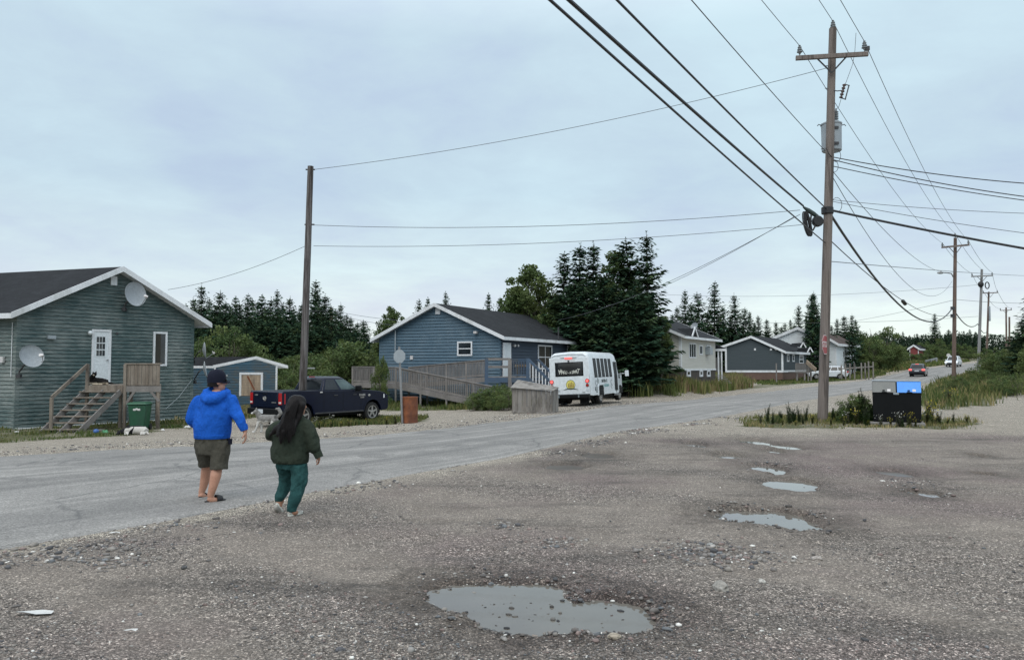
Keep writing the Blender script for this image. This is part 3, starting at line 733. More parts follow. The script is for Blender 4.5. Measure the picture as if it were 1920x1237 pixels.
def stone(px, py, w, h, label, col, seed, group=None, name='stone'):
    x, y = lotpt(px, py); z = ground_z(x, y); s_ = y / F
    bm = bmesh.new(); bmesh.ops.create_icosphere(bm, subdivisions=4, radius=1)
    for v in bm.verts:
        n_ = mnoise.noise(v.co * 1.3 + V((seed * 7.3, 0, 0))) * .3 + mnoise.noise(v.co * 3.5 + V((seed, 3, 0))) * .13 + mnoise.noise(v.co * 9 + V((seed, 9, 0))) * .035
        v.co *= 1 + n_
        v.co = V((v.co.x * w * s_ / 2, v.co.y * w * s_ * .38, max(v.co.z, -.7) * h * s_ * .62))
    me = bpy.data.meshes.new(name); bm.to_mesh(me); bm.free()
    a = me.color_attributes.new('Col', 'FLOAT_COLOR', 'POINT')
    for i, v in enumerate(me.vertices):
        k = .82 + .4 * mnoise.noise(v.co * 60); a.data[i].color = (col[0] * k, col[1] * k, col[2] * k, 1)
    me.polygons.foreach_set('use_smooth', [True] * len(me.polygons))
    o = link(name, me, None, M['stone']); o.location = (x, y, z + h * s_ * .3); o.rotation_euler = (0, 0, seed * 1.7)
    ROOTM[o.name] = Matrix.Translation(o.location)
    tag(o, label, 'stone', group); return o
stone(1351, 1112, 35, 18, 'big pale grey boulder lying alone right of the nearest puddle', (.36, .34, .31), 1, name='boulder')
stone(1152, 1197, 25, 9, 'flat tan cobble in front of the nearest puddle', (.40, .35, .28), 2, name='cobble')
stone(1000, 1178, 30, 11, 'grey-brown cobble on the front rim of the nearest puddle', (.27, .23, .20), 3, name='cobble')
stone(990, 1143, 11, 8, 'dark wet stone standing out of the nearest puddle', (.03, .03, .032), 4)
stone(1429, 1099, 13, 8, 'small white stone right of the big boulder', (.55, .53, .49), 5)
stone(1532, 1052, 22, 7, 'flat pale stone lying in the middle of the gravel lot', (.40, .36, .33), 6)
stone(1332, 1027, 14, 8, 'grey stone in the patch of coarse rubble', (.33, .33, .32), 7)
stone(1440, 964, 6, 5, 'tiny dark stone poking out of the long puddle', (.05, .05, .05), 8)
stone(1436, 980, 14, 4, 'pale stone on the near rim of the long puddle', (.42, .40, .37), 9)
stone(345, 1069, 12, 6, 'dark stone lying in the left part of the lot', (.12, .12, .12), 10)
stone(637, 1222, 18, 8, 'dark grey stone at the bottom edge of the lot', (.13, .13, .14), 11)
stone(1063, 1057, 7, 4, 'small white pebble beyond the nearest puddle', (.5, .48, .46), 12)
stone(812, 1122, 8, 6, 'whitish stone at the left tip of the nearest puddle', (.42, .41, .39), 13)
stone(1508, 908, 8, 5, 'dark lump of stone in the squared puddle', (.05, .045, .04), 14)
# ------------------------------------------------------------------ people (built in the frame of the eye: x right, y away, z up, in metres)
def person_root(px, py, label, group=None):
    r = ray(px, py); p = G(px, py); az = math.atan2(r.x, r.y)
    return thing('person', label, 'person', p, -az), p.y, F / p.y
def head(mb, c, yaw, s=1.0):
    """skull, jaw, nose, brow, ears; faces along +y turned by yaw (radians, clockwise from above)"""
    f = V((math.sin(yaw), math.cos(yaw), 0)); r = V((math.cos(yaw), -math.sin(yaw), 0)); c = V(c)
    def P(a, b, h): return c + r * a * s + f * b * s + Z * h * s
    def el(p, rad, sq): 
        k = MB(Matrix.Translation(p) @ Matrix.Rotation(-yaw, 4, 'Z')); k.ball((0, 0, 0), rad * s, 14, 10, sq)
        n = len(mb.v); mb.v += k.v; mb.f += [tuple(i + n for i in q) for q in k.f]
    el(P(0, -.012, .03), .1, (.78, .98, 1.02))
    el(P(0, .025, -.055), .078, (.82, .88, 1.0))
    el(P(0, .062, -.095), .035, (1.0, .8, .75))
    el(P(0, .075, .022), .05, (1.1, .42, .4))
    cap(mb, P(0, .094, .02), P(0, .112, -.025), .008 * s, .014 * s)
    for sx in (-1, 1):
        el(P(sx * .015, .098, -.03), .011, (1, 1, .8))
        el(P(sx * .079, -.005, -.008), .03, (.3, .75, 1.1))
        el(P(sx * .042, .07, -.02), .03, (.9, .8, .8))
    el(P(0, .088, -.062), .02, (1.15, .5, .33)); el(P(0, .085, -.076), .02, (1.0, .5, .35))
    return P, f, r
def hand(mb, wrist, d, palm, curl=.5, s=1.0, left=False):
    """palm, four unequal fingers each bent at two knuckles, and a thumb from the side of the palm"""
    w = V(wrist); d = V(d).normalized(); n = V(palm); n = (n - d * n.dot(d)).normalized(); r = d.cross(n) * (-1 if left else 1)
    L_ = .088 * s
    for k in range(4):
        t = (k - 1.5) / 1.5
        cap(mb, w + r * t * .018 * s, w + d * L_ + r * t * .03 * s, .016 * s, .0125 * s)
        ln = (.07, .082, .078, .06)[k] * s
        p = w + d * L_ + r * t * .031 * s; a = curl * .6; dd = d
        for j, fr in enumerate((.46, .32, .24)):
            dd = (d * math.cos(a) + n * math.sin(a)); q = p + dd * ln * fr; cap(mb, p, q, .0095 * s, .0085 * s); p = q; a += curl * .75
    b = w + d * .025 * s - r * .028 * s; q = b + (d * .6 - r * .65 + n * .35).normalized() * .045 * s; cap(mb, b, q, .014 * s, .011 * s); cap(mb, q, q + (d * .85 - r * .2 + n * .45).normalized() * .034 * s, .0105 * s, .009 * s)
# ---- the man
man, dm, sm_ = person_root(399, 941, 'man walking away in a bright blue hoodie, olive shorts, black slides and dark cap')
def q(px, py, y=0.0): return V(((px - 399) / sm_, y, (941 - py) / sm_)) * V((1, 1, 1)).x if False else V(((px - 399) / sm_ * (1 + y / dm), y, (941 - py) / sm_ + (y / dm) * ((686 - 941) / -sm_ * 1.0) * 0 + y * (-(py - 686) / F)))
# (a point y metres farther away keeps its pixel: its height changes by the slope of the ray)
mb = MB()
P, f, r = head(mb, q(403, 718, .12), math.radians(78), 1.16)
chain(mb, [(q(400, 765, .08), .085), (q(402, 738, .11), .075)])
# right leg, near, bears the weight
chain(mb, [(q(411, 850, .05), .08), (q(405, 880, .05), .074), (q(403, 893, .02), .077), (q(399, 912, .0), .060), (q(394.5, 930, .0), .045)])
chain(mb, [(q(394, 934, .0), .048), (q(397, 937, .0), .047), (q(409, 939, .05), .040), (q(416, 940.5, .06), .030)])
# left leg, farther, heel rising behind
chain(mb, [(q(387, 850, .29), .08), (q(387, 878, .42), .072), (q(386, 892, .46), .073), (q(382.5, 910, .48), .056), (q(379, 922, .48), .043)])
chain(mb, [(q(378, 926, .46), .045), (q(382, 928, .48), .042), (q(388, 931, .55), .034)])
chain(mb, [(q(400, 765, .08), .085), (q(398, 800, .15), .11), (q(398, 828, .16), .09), (q(411, 850, .05), .08)]); chain(mb, [(q(398, 828, .16), .09), (q(387, 850, .29), .07)])
chain(mb, [(q(400, 760, .1), .07), (q(425, 754, .08), .06), (q(444, 786, -.04), .05), (q(450, 800, -.08), .04)]); chain(mb, [(q(400, 760, .1), .07), (q(374, 754, .2), .06), (q(358, 784, .24), .05), (q(371, 796, .42), .035)])
for k in range(5):
    cap(mb, q(415 + k * .8, 940.5, .03 + k * .022), q(418.5 + k * .2 - (k > 2), 941, .03 + k * .03), .015, .012)
hand(mb, q(454, 812, -.10), (.10, -.05, -1), (-.9, .2, 0), .55, 1.1)
cap(mb, q(450, 800, -.08), q(454, 813, -.10), .04, .033)
hand(mb, q(371, 795, .42), (.5, .7, .1), (.4, -.3, -.9), .6, 1.1, True)
body = blob(mb, 'body', M['skin'], man, .0085, 3)
# hoodie
mb = MB()
def ringsec(c, rx, ry, yaw=0, n=20):
    c = V(c); return [c + V((math.cos(a) * rx * math.cos(yaw) - math.sin(a) * ry * math.sin(yaw), math.cos(a) * rx * math.sin(yaw) + math.sin(a) * ry * math.cos(yaw), 0)) for a in [2 * PI * k / n for k in range(n)]]
yw = math.radians(-22)
mb.loft([ringsec(q(396, 822, .16), .24, .205, yw), ringsec(q(396, 814, .16), .258, .215, yw), ringsec(q(397, 796, .16), .268, .232, yw), ringsec(q(398, 778, .15), .27, .22, yw), ringsec(q(399, 762, .14), .275, .185, yw), ringsec(q(399, 750, .13), .25, .15, yw), ringsec(q(400, 741, .12), .17, .12, yw), ringsec(q(401, 735, .12), .11, .105, yw)])
chain(mb, [(q(424, 752, .08), .105), (q(434, 768, .04), .09), (q(442, 786, -.04), .08), (q(447, 797, -.08), .066), (q(451.5, 808, -.10), .054)])
chain(mb, [(q(375, 752, .2), .105), (q(365, 770, .22), .09), (q(360, 785, .24), .083), (q(365, 795, .36), .068), (q(372, 797, .42), .055)])
# hood lying on the back
chain(mb, [(q(380, 744, .07), .062), (q(390, 752, -.02), .075), (q(400, 750, -.04), .075), (q(412, 744, -.01), .065), (q(422, 738, .08), .055), (q(414, 734, .18), .05)])
chain(mb, [(q(383, 738, .12), .055), (q(394, 733, .20), .05), (q(412, 733, .2), .045)])
hd = blob(mb, 'hoodie', M['hoodie'], man, .014, 4, wr=.02, wsc=7)
# hem band
mb = MB(); mb.loft([ringsec(q(396, 822.5, .16), .244, .206, yw, 32), ringsec(q(396, 821.5, .16), .25, .212, yw, 32), ringsec(q(396, 815, .16), .254, .216, yw, 32), ringsec(q(396, 814, .16), .244, .206, yw, 32)])
mb.build('hem_band', M['hoodie'], hd, True)
mb = MB(); mb.tube([q(449.5, 800, -.085), q(451, 805, -.093), q(452.6, 810.5, -.10)], [.062, .062, .05], 14); mb.build('cuff', M['hoodie'], hd, True)
# shorts
mb = MB()
mb.loft([ringsec(q(397, 852, .17), .215, .19, yw), ringsec(q(396, 838, .17), .235, .205, yw), ringsec(q(396, 818, .16), .235, .195, yw)])
def leg(pts):
    mb.loft([ringsec(c, a, b, yw, 18) for c, a, b in pts])
leg([(q(412, 828, .1), .13, .14), (q(410, 848, .08), .14, .145), (q(408.5, 866, .06), .12, .128), (q(408, 880, .05), .118, .126)])
leg([(q(386, 828, .22), .13, .14), (q(385, 848, .28), .14, .14), (q(387, 866, .36), .115, .12), (q(387, 875, .40), .108, .115)])
sh = blob(mb, 'shorts', M['shorts'], man, .012, 2, wr=.016, wsc=11)
mb = MB(); mb.box(-.03, .03, -.006, .006, -.05, .05); mb.M = Matrix.Identity(4)
k = MB(Matrix.Translation(q(426.5, 829, .0)) @ Matrix.Rotation(.5, 4, 'Z')); k.box(-.012, .012, -.05, .05, -.045, .035); k.build('pocket', M['cap_navy'], sh)
# cap: crown, brim, button, logo
hc = q(403, 718, .12)
def hp(a, b, h): return hc + r * a * 1.16 + f * b * 1.16 + Z * h * 1.16
mb = MB(Matrix.Translation(hp(0, -.008, .035)) @ Matrix.Rotation(-math.radians(78), 4, 'Z'))
sec = []
for h, k in ((-.045, 1.02), (-.02, 1.04), (.015, 1.05), (.055, .98), (.09, .78), (.112, .5), (.12, .12)):
    sec.append([(math.cos(a) * .104 * k, math.sin(a) * .124 * k, h * 1.16) for a in [2 * PI * i / 24 for i in range(24)]])
mb.loft(sec); cp = mb.build('cap', M['cap_navy'], man, True)
mb = MB(Matrix.Translation(hp(0, -.008, .035)) @ Matrix.Rotation(-math.radians(78), 4, 'Z'))
bs = []
for i in range(13):
    a = PI * (.16 + .68 * i / 12); x, y = math.cos(a), math.sin(a)
    o_ = .066 * math.sin((i / 12) * PI) ** .6; dr = -.012 * abs(x) * 2
    bs.append([(x * .102, y * .120, -.018 + dr), (x * .102, y * .120, -.026 + dr), (x * .11, y * .122 + o_, -.034 + dr * 1.4 - o_ * .15), (x * .11, y * .122 + o_, -.026 + dr * 1.4 - o_ * .15)])
mb.loft(bs); mb.build('brim', M['cap_navy'], cp, True)
mb = MB(); mb.ball(hp(0, -.008, .157), .011, 8, 6, (1, 1, .6)); mb.build('button', M['cap_navy'], cp, True)
mb = MB(Matrix.Translation(hp(.035, .098, .075)) @ Matrix.Rotation(-math.radians(60), 4, 'Z')); mb.box(-.014, .014, -.004, .012, -.007, .007); mb.build('emblem', M['sign_white'], cp, bevel=.003)
# sunglasses
mb = MB(); 
for sx in (-1, 1):
    mb.tube([hp(sx * .082, -.01, .012), hp(sx * .078, .05, .014), hp(sx * .066, .088, .012)], .006, 6)
    mb.hexa([hp(sx * .008, .104, .03), hp(sx * .066, .086, .03), hp(sx * .064, .088, -.012), hp(sx * .012, .106, -.01)], [hp(sx * .008, .112, .03), hp(sx * .068, .094, .03), hp(sx * .066, .096, -.012), hp(sx * .012, .114, -.01)])
mb.build('sunglasses', M['black'], man, True)
# short dark hair under the cap
mb = MB(Matrix.Translation(hp(0, -.02, -.012)) @ Matrix.Rotation(-math.radians(78), 4, 'Z'))
mb.loft([[(math.cos(a) * .094, math.sin(a) * .112 * (1 if math.sin(a) < 0 else .35), h) for a in [2 * PI * i / 20 for i in range(20)]] for h in (-.055, -.03, .05)]); mb.build('hair', M['hair'], man, True)
# slides
def slide(heel, toe, w, tilt):
    heel = V(heel); toe = V(toe); d = toe - heel; ln = d.length; u = d.normalized(); s_ = V((u.y, -u.x, 0)).normalized()
    k = MB(); out = []
    for h, e in ((0, 0), (.022, .004)):
        ring = []
        for i in range(22):
            a = 2 * PI * i / 22; x = math.cos(a); y = math.sin(a)
            wd = w * (.40 + .10 * (x + 1) / 2 + .06 * math.sin(x * 2.2)); ring.append(heel + u * (ln / 2 + x * (ln / 2 + e)) + s_ * y * (wd + e) + Z * h)
        out.append(ring)
    k.loft(out); sl = k.build('slide', M['slide_black'], man, True, .004)
    k = MB(); secs = []
    for j, tt in enumerate((.52, .6, .7, .8)):
        c = heel + u * ln * tt; hh = (.075, .072, .066, .055)[j]; secs.append([c + s_ * (w * .52 * math.cos(PI * i / 10)) + Z * (.012 + hh * math.sin(PI * i / 10)) for i in range(11)])
    n = len(k.v)
    for sc_ in secs: k.pts(sc_)
    for a in range(3):
        for b in range(10): k.f.append((n + a * 11 + b, n + a * 11 + b + 1, n + a * 11 + b + 12, n + a * 11 + b + 11))
    o = k.build('strap', M['slide_black'], sl, True); so_ = o.modifiers.new('t', 'SOLIDIFY'); so_.thickness = .008; so_.offset = 1
a_, b_ = q(385, 942, -.02), q(421, 942, .10); a_.z = b_.z = .002
slide(a_, b_, .115, 0)
a_ = q(376, 931, .42); b_ = q(391, 935, .62); slide(a_, b_, .105, 0)
# ---- the woman
wom, dw, sw = person_root(549, 966, 'woman with long dark hair walking in a baggy dark green sweater and teal sweatpants')
def q(px, py, y=0.0): return V(((px - 549) / sw * (1 + y / dw), y, (966 - py) / sw - y * (py - 686) / F))
mb = MB()
P, f, r = head(mb, q(555, 763, .10), math.radians(62), 1.06)
chain(mb, [(q(552, 795, .08), .07), (q(554, 778, .10), .06)])
chain(mb, [(q(546, 940, .0), .05), (q(548, 957, .0), .045), (q(551, 960, .0), .042), (q(556, 962, .08), .034)])
chain(mb, [(q(528, 932, .34), .05), (q(525, 942, .34), .044), (q(524, 946, .33), .042), (q(526, 955, .42), .034)])
chain(mb, [(q(552, 795, .08), .07), (q(545, 825, .12), .08), (q(546, 862, .12), .07), (q(559, 890, .05), .05), (q(553, 925, .0), .05), (q(547, 950, .0), .045)]); chain(mb, [(q(546, 862, .12), .07), (q(536, 884, .235), .045), (q(535.5, 903, .32), .04), (q(526.5, 932, .34), .04)])
chain(mb, [(q(552, 792, .09), .06), (q(568, 800, .05), .05), (q(585, 838, .0), .04), (q(592, 853, -.03), .03)]); chain(mb, [(q(552, 792, .09), .06), (q(531, 801, .16), .05), (q(509, 815, .2), .04), (q(515, 812, .32), .028)])
hand(mb, q(593, 855, -.03), (.25, .35, -.9), (-.9, .2, 0), .7, .95); cap(mb, q(588, 845, -.02), q(593, 856, -.03), .032, .028)
hand(mb, q(515, 812, .32), (.6, .6, .3), (.3, -.3, -.9), .6, .95, True)
blob(mb, 'body', M['skin2'], wom, .0085, 3)
yw = math.radians(-24)
mb = MB()
mb.loft([ringsec(q(544, 867, .12), .225, .185, yw), ringsec(q(543, 860, .12), .245, .20, yw), ringsec(q(541, 842, .12), .25, .20, yw), ringsec(q(543, 822, .12), .235, .19, yw), ringsec(q(546, 803, .11), .215, .165, yw), ringsec(q(550, 792, .10), .175, .13, yw), ringsec(q(553, 784, .10), .11, .10, yw), ringsec(q(554, 780, .10), .085, .085, yw)])
chain(mb, [(q(567, 798, .05), .095), (q(577, 815, .02), .098), (q(583, 832, .0), .10), (q(587, 844, -.01), .09), (q(591, 850, -.02), .058)])
chain(mb, [(q(531, 800, .16), .09), (q(520, 806, .16), .10), (q(512, 812, .18), .09), (q(507, 817, .22), .075), (q(513, 815, .32), .055)])
sw_ = blob(mb, 'sweater', M['sweater'], wom, .013, 4, wr=.022, wsc=7)
mb = MB(); mb.tube([q(590, 848, -.015), q(593.5, 855, -.03), q(596, 861, -.035)], [.058, .055, .052], 14); mb.build('cuff', M['sweater'], sw_, True)
mb = MB(); mb.loft([ringsec(q(544, 868.5, .12), .222, .182, yw, 28), ringsec(q(544, 867.5, .12), .230, .19, yw, 28), ringsec(q(544, 862, .12), .236, .196, yw, 28), ringsec(q(544, 861, .12), .22, .18, yw, 28)]); mb.build('hem_band', M['sweater'], sw_, True)
mb = MB()
mb.loft([ringsec(q(546, 880, .13), .185, .16, yw), ringsec(q(545.5, 870, .12), .20, .165, yw), ringsec(q(545, 858, .12), .19, .16, yw)])
def leg(pts):
    mb.loft([ringsec(c, a, b, yw, 18) for c, a, b in pts])
leg([(q(557, 872, .06), .115, .13), (q(560, 890, .05), .105, .112), (q(558.5, 910, .03), .09, .095), (q(554, 930, .0), .08, .082), (q(549, 948, .0), .075, .076), (q(547, 956, .0), .064, .066), (q(547, 960, .0), .052, .056)])
leg([(q(534, 872, .18), .115, .13), (q(536, 888, .26), .10, .11), (q(536, 902, .32), .088, .094), (q(531.5, 917, .34), .08, .082), (q(526.5, 930, .34), .074, .075), (q(525, 935.5, .345), .06, .062), (q(524.5, 938, .345), .05, .053)])
blob(mb, 'sweatpants', M['sweatpants'], wom, .011, 2, wr=.02, wsc=11)
# shoes
def shoe(heel, toe, up, w=.095):
    heel = V(heel); toe = V(toe); u = (toe - heel); ln = u.length; u.normalize(); up = V(up); up = (up - u * up.dot(u)).normalized(); s_ = u.cross(up)
    k = MB(); secs = []
    for tt, hw, hh in ((0, .5, .55), (.06, .72, .8), (.2, .8, .95), (.38, .8, .9), (.55, .9, .68), (.72, 1.0, .5), (.88, .9, .4), (.97, .55, .28), (1, .25, .2)):
        c = heel + u * ln * tt; wd = w * .5 * hw; h = .092 * hh
        secs.append([c - s_ * wd + up * .018, c - s_ * wd * .95 + up * h * .6, c - s_ * wd * .5 + up * h, c + s_ * wd * .5 + up * h, c + s_ * wd * .95 + up * h * .6, c + s_ * wd + up * .018])
    k.loft(secs); o = k.build('shoe', M['shoe'], wom, 'all')
    m_ = o.modifiers.new('s', 'SUBSURF'); m_.levels = 1; m_.render_levels = 2
    k = MB(); k.loft([[heel + u * ln * (.5 + .52 * math.cos(a)) + s_ * (w * .52 * (.92 + .1 * math.cos(a)) * math.sin(a)) + up * h for a in [2 * PI * i / 24 for i in range(24)]] for h in (0, .028)]); k.build('sole', M['rust_ins'] if False else M['decal_cream'], o, True)
h_ = q(541, 967, -.04); t_ = q(566, 965, .16); h_.z = .0; t_.z = .0; shoe(h_, t_, Z)
shoe(q(521, 941, .30), q(531, 962, .42), (-.55, -.75, .15))
# hair: one mass falling to the left plus separate locks
mb = MB()
hc = q(555, 763, .10)
k = MB(Matrix.Translation(hc + V((-.012, -.03, .035))) ); k.ball((0, 0, 0), .118, 16, 12, (.98, 1.02, .98)); mb.v += k.v; mb.f += k.f
chain(mb, [(q(547, 758, .04), .08), (q(542, 775, .0), .088), (q(535, 793, -.04), .078), (q(527, 808, -.07), .055), (q(520, 817, -.08), .03)])
chain(mb, [(q(552, 770, .02), .07), (q(545, 792, -.04), .066), (q(541, 806, -.09), .045), (q(541, 824, -.13), .02), (q(540.5, 831, -.14), .010)])
chain(mb, [(q(537, 795, -.06), .06), (q(528, 812, -.12), .045), (q(526, 828, -.13), .022), (q(526, 834, -.13), .010)])
chain(mb, [(q(530, 800, -.02), .06), (q(518, 806, -.02), .045), (q(509, 814, .02), .025), (q(505, 821, .05), .012)])
chain(mb, [(q(560, 762, .0), .07), (q(555, 783, -.03), .055), (q(549, 801, -.09), .04), (q(547, 818, -.13), .018)])
ha = blob(mb, 'hair', M['hair'], wom, .011, 3, wr=.012, wsc=11)
mb = MB()
for i in range(95):
    u = random.random(); a0 = q(556 - 14 * u + random.uniform(-3, 3), 752 + 14 * u, -.03 - .05 * (1 - abs(u - .5))); x1 = random.choice([540, 541, 543, 527, 526, 521, 533, 546]) + random.uniform(-3, 3)
    y1 = random.uniform(805, 834) if x1 > 524 else random.uniform(805, 822)
    m1 = q(a0.x * sw + 549 - 8, 785, -.115); 
    mb.tube([a0, (a0 + m1) / 2 + V((0, -.03, .01)), m1, q((m1.x * sw + 549 + x1 * 2) / 3, 800, -.145), q(x1, y1, -.155)], [.004, .007, .007, .006, .0015], 4)
mb.build('lock', M['hair'], ha, True)
# ------------------------------------------------------------------ dogs
def dog_col(base, white, fn):
    def c(p, n):
        k = fn(p); k = max(0, min(1, k)); return tuple(a * (1 - k) + b * k for a, b in zip(base, white))
    return c
def tdog(mb, name, mat, root, colfn, voxel=.011): return blob(mb, name, mat, root, voxel, 3, colfn, wr=.006, wsc=24)
def dog_head(mb, c, d, s=1.0):
    c = V(c); d = V(d).normalized(); r = d.cross(Z).normalized(); u = r.cross(d)
    mb.ball(c, .085 * s, 12, 10, (1, 1, .95)); cap(mb, c + d * .04 * s - u * .012 * s, c + d * .16 * s - u * .035 * s, .055 * s, .03 * s)
    for e in (-1, 1): cap(mb, c + r * e * .05 * s + u * .05 * s - d * .01, c + r * e * .058 * s + u * .135 * s - d * .015, .03 * s, .008 * s)
    return c + d * .185 * s - u * .028 * s, r, u
# ------------------------------------------------------------------ houses
def XYw(px, Y): r = ray(px, HZ); return V((r.x / r.y * Y, Y, 0))
def boards(mb, O, U, Nn, out, z0, z1, step, lip=.036):
    """overlapping horizontal boards on a wall; out(z) gives the two ends along U"""
    z = z0
    while z < z1 - 1e-4:
        t = min(z + step, z1)
        a0, a1 = out(z); b0, b1 = out(t)
        if a1 - a0 > .03:
            if b1 - b0 < .02: m_ = (a0 + a1) / 2; b0, b1 = m_ - .01, m_ + .01
            P = lambda u, h, n: O + U * u + Nn * n + Z * h
            mb.face([P(a0, z, lip), P(a1, z, lip), P(b1, t + .012, .004), P(b0, t + .012, .004)])
            mb.face([P(a0, z, lip), P(a0, z, -.01), P(a1, z, -.01), P(a1, z, lip)])
        z = t
class House:
    def __init__(s, name, label, Lc, Cc, S, length, zb, zt, zr, wall, roof, oh=.5, rk=.4, step=.14, frac=.5, trim='white', fz=None, fmat='concrete', wall2=None, ztR=None, fasc=.2, cat='house', corner=True, soffit='white', lip=.036):
        Lc = V((Lc.x, Lc.y, 0)); Cc = V((Cc.x, Cc.y, 0)); S = V((S[0], S[1], 0)).normalized()
        s.L, s.C, s.S = Lc, Cc, S; g = Cc - Lc; s.W = g.length; g.normalize(); s.g = g
        s.N = V((g.y, -g.x, 0)); s.NR = V((S.y, -S.x, 0)); s.len = length
        if s.N.dot(-Lc) < 0: s.N = -s.N
        if s.NR.dot(g) < 0: s.NR = -s.NR
        ztR = zt if ztR is None else ztR
        hl = frac * s.W; hr = (1 - frac) * s.W
        sl = (zr - zt) / (hl + oh); sr = (zr - ztR) / (hr + oh)
        zeL = zt + sl * oh; zeR = ztR + sr * oh
        s.zb, s.zeL, s.zeR, s.zr = zb, zeL, zeR, zr
        mid = (Lc + Cc) / 2; s.root = thing(name, label, cat, V((mid.x, mid.y, gz(mid.x, mid.y))))
        R = s.root
        def gout(z):
            u0 = 0 if z <= zeL else hl * (z - zeL) / (zr - zeL); u1 = s.W if z <= zeR else s.W - hr * (z - zeR) / (zr - zeR)
            return u0 + .01, u1 - .01
        mb = MB()
        boards(mb, Lc, g, s.N, gout, zb, zr - .08, step, lip)
        boards(mb, Lc + S * length, g, -s.N, gout, zb, zr - .08, step, lip)
        boards(mb, Lc, S, -s.NR, lambda z: (0, length), zb, zeL, step, lip)
        if not wall2: boards(mb, Cc, S, s.NR, lambda z: (0, length), zb, zeR, step, lip)
        s.wall = mb.build('wall', M[wall], R, world=True)
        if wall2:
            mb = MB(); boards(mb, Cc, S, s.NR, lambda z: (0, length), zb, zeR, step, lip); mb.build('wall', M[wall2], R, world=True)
        if fz is not None:
            mb = MB(); a, b, c, d = Lc + g * .05 , Cc - g * .05, Cc + S * length, Lc + S * length
            mb.hexa([p + Z * fz for p in (a, b, c, d)], [p + Z * (zb - .003) for p in (a, b, c, d)]); mb.build('foundation', M[fmat], R, world=True)
        # roof slabs
        f0 = -S * rk; f1 = S * (length + rk); th = .1
        A0 = Lc - g * oh + Z * zt; B0 = Lc + g * hl + Z * zr; D0 = Cc + g * oh + Z * ztR
        mb = MB()
        for e, r_ in ((A0, B0), (D0, B0)):
            mb.hexa([e + f0, r_ + f0, r_ + f1, e + f1], [e + f0 + Z * th, r_ + f0 + Z * th, r_ + f1 + Z * th, e + f1 + Z * th])
        s.roof = mb.build('roof', M[roof], R, world=True)
        mb = MB()
        for e, r_ in ((A0, B0), (D0, B0)):
            mb.hexa([e + f0 * .98 - Z * .035, r_ + f0 * .98 - Z * .035, r_ + f1 * .98 - Z * .035, e + f1 * .98 - Z * .035], [e + f0 * .98 - Z * .004, r_ + f0 * .98 - Z * .004, r_ + f1 * .98 - Z * .004, e + f1 * .98 - Z * .004])
        mb.build('soffit', M[soffit], R, world=True)
        mb = MB(); o = .016
        for sgn, ff in ((1, f0), (-1, f1)):
            n_ = -S * sgn * o
            for e, r_ in ((A0, B0), (D0, B0)):
                k = -fasc + th
                mb.hexa([e + ff + Z * k, r_ + ff + Z * k, r_ + ff + Z * (th + .02), e + ff + Z * (th + .02)], [e + ff + n_ * 2 + Z * k, r_ + ff + n_ * 2 + Z * k, r_ + ff + n_ * 2 + Z * (th + .02), e + ff + n_ * 2 + Z * (th + .02)])
        for e, n_ in ((A0, -g), (D0, g)):
            a = e + f0 - S * .03; b = e + f1 + S * .03
            mb.hexa([a + Z * (th - fasc), b + Z * (th - fasc), b + Z * (th - .01), a + Z * (th - .01)], [a + n_ * .03 + Z * (th - fasc), b + n_ * .03 + Z * (th - fasc), b + n_ * .03 + Z * (th - .01), a + n_ * .03 + Z * (th - .01)])
        s.fascia = mb.build('fascia', M[trim], R, world=True)
        s.gable = (Lc, g, s.N); s.right = (Cc, S, s.NR); s.left = (Lc, S, -s.NR)
    def corners(s, mat, w=.1, which='LC'):
        for c, ze in ((s.L, s.zeL), (s.C, s.zeR)):
            mb = MB(); 
            p = c + s.N * .03; a = s.g if c is s.L else -s.g
            mb.hexa([c - a * .03 + s.N * .034 + Z * (s.zb - .06), c + a * w + s.N * .034 + Z * (s.zb - .06), c + a * w - s.N * .02 + Z * (s.zb - .06), c - a * .03 - s.N * .02 + s.S * w + Z * (s.zb - .06)],
                    [c - a * .03 + s.N * .034 + Z * (ze - .02), c + a * w + s.N * .034 + Z * (ze - .02), c + a * w - s.N * .02 + Z * (ze - .02), c - a * .03 - s.N * .02 + s.S * w + Z * (ze - .02)])
            mb.build('corner_board', M[mat], s.root, world=True)
def onface(face, px, py): return onwall(px, py, face[0], face[1])
def wb(mb, face, u0, u1, z0, z1, n0, n1):
    O, U, Nn = face
    P = lambda u, z, n: O + U * u + Nn * n + Z * z
    return mb.hexa([P(u0, z0, n0), P(u1, z0, n0), P(u1, z1, n0), P(u0, z1, n0)], [P(u0, z0, n1), P(u1, z0, n1), P(u1, z1, n1), P(u0, z1, n1)])
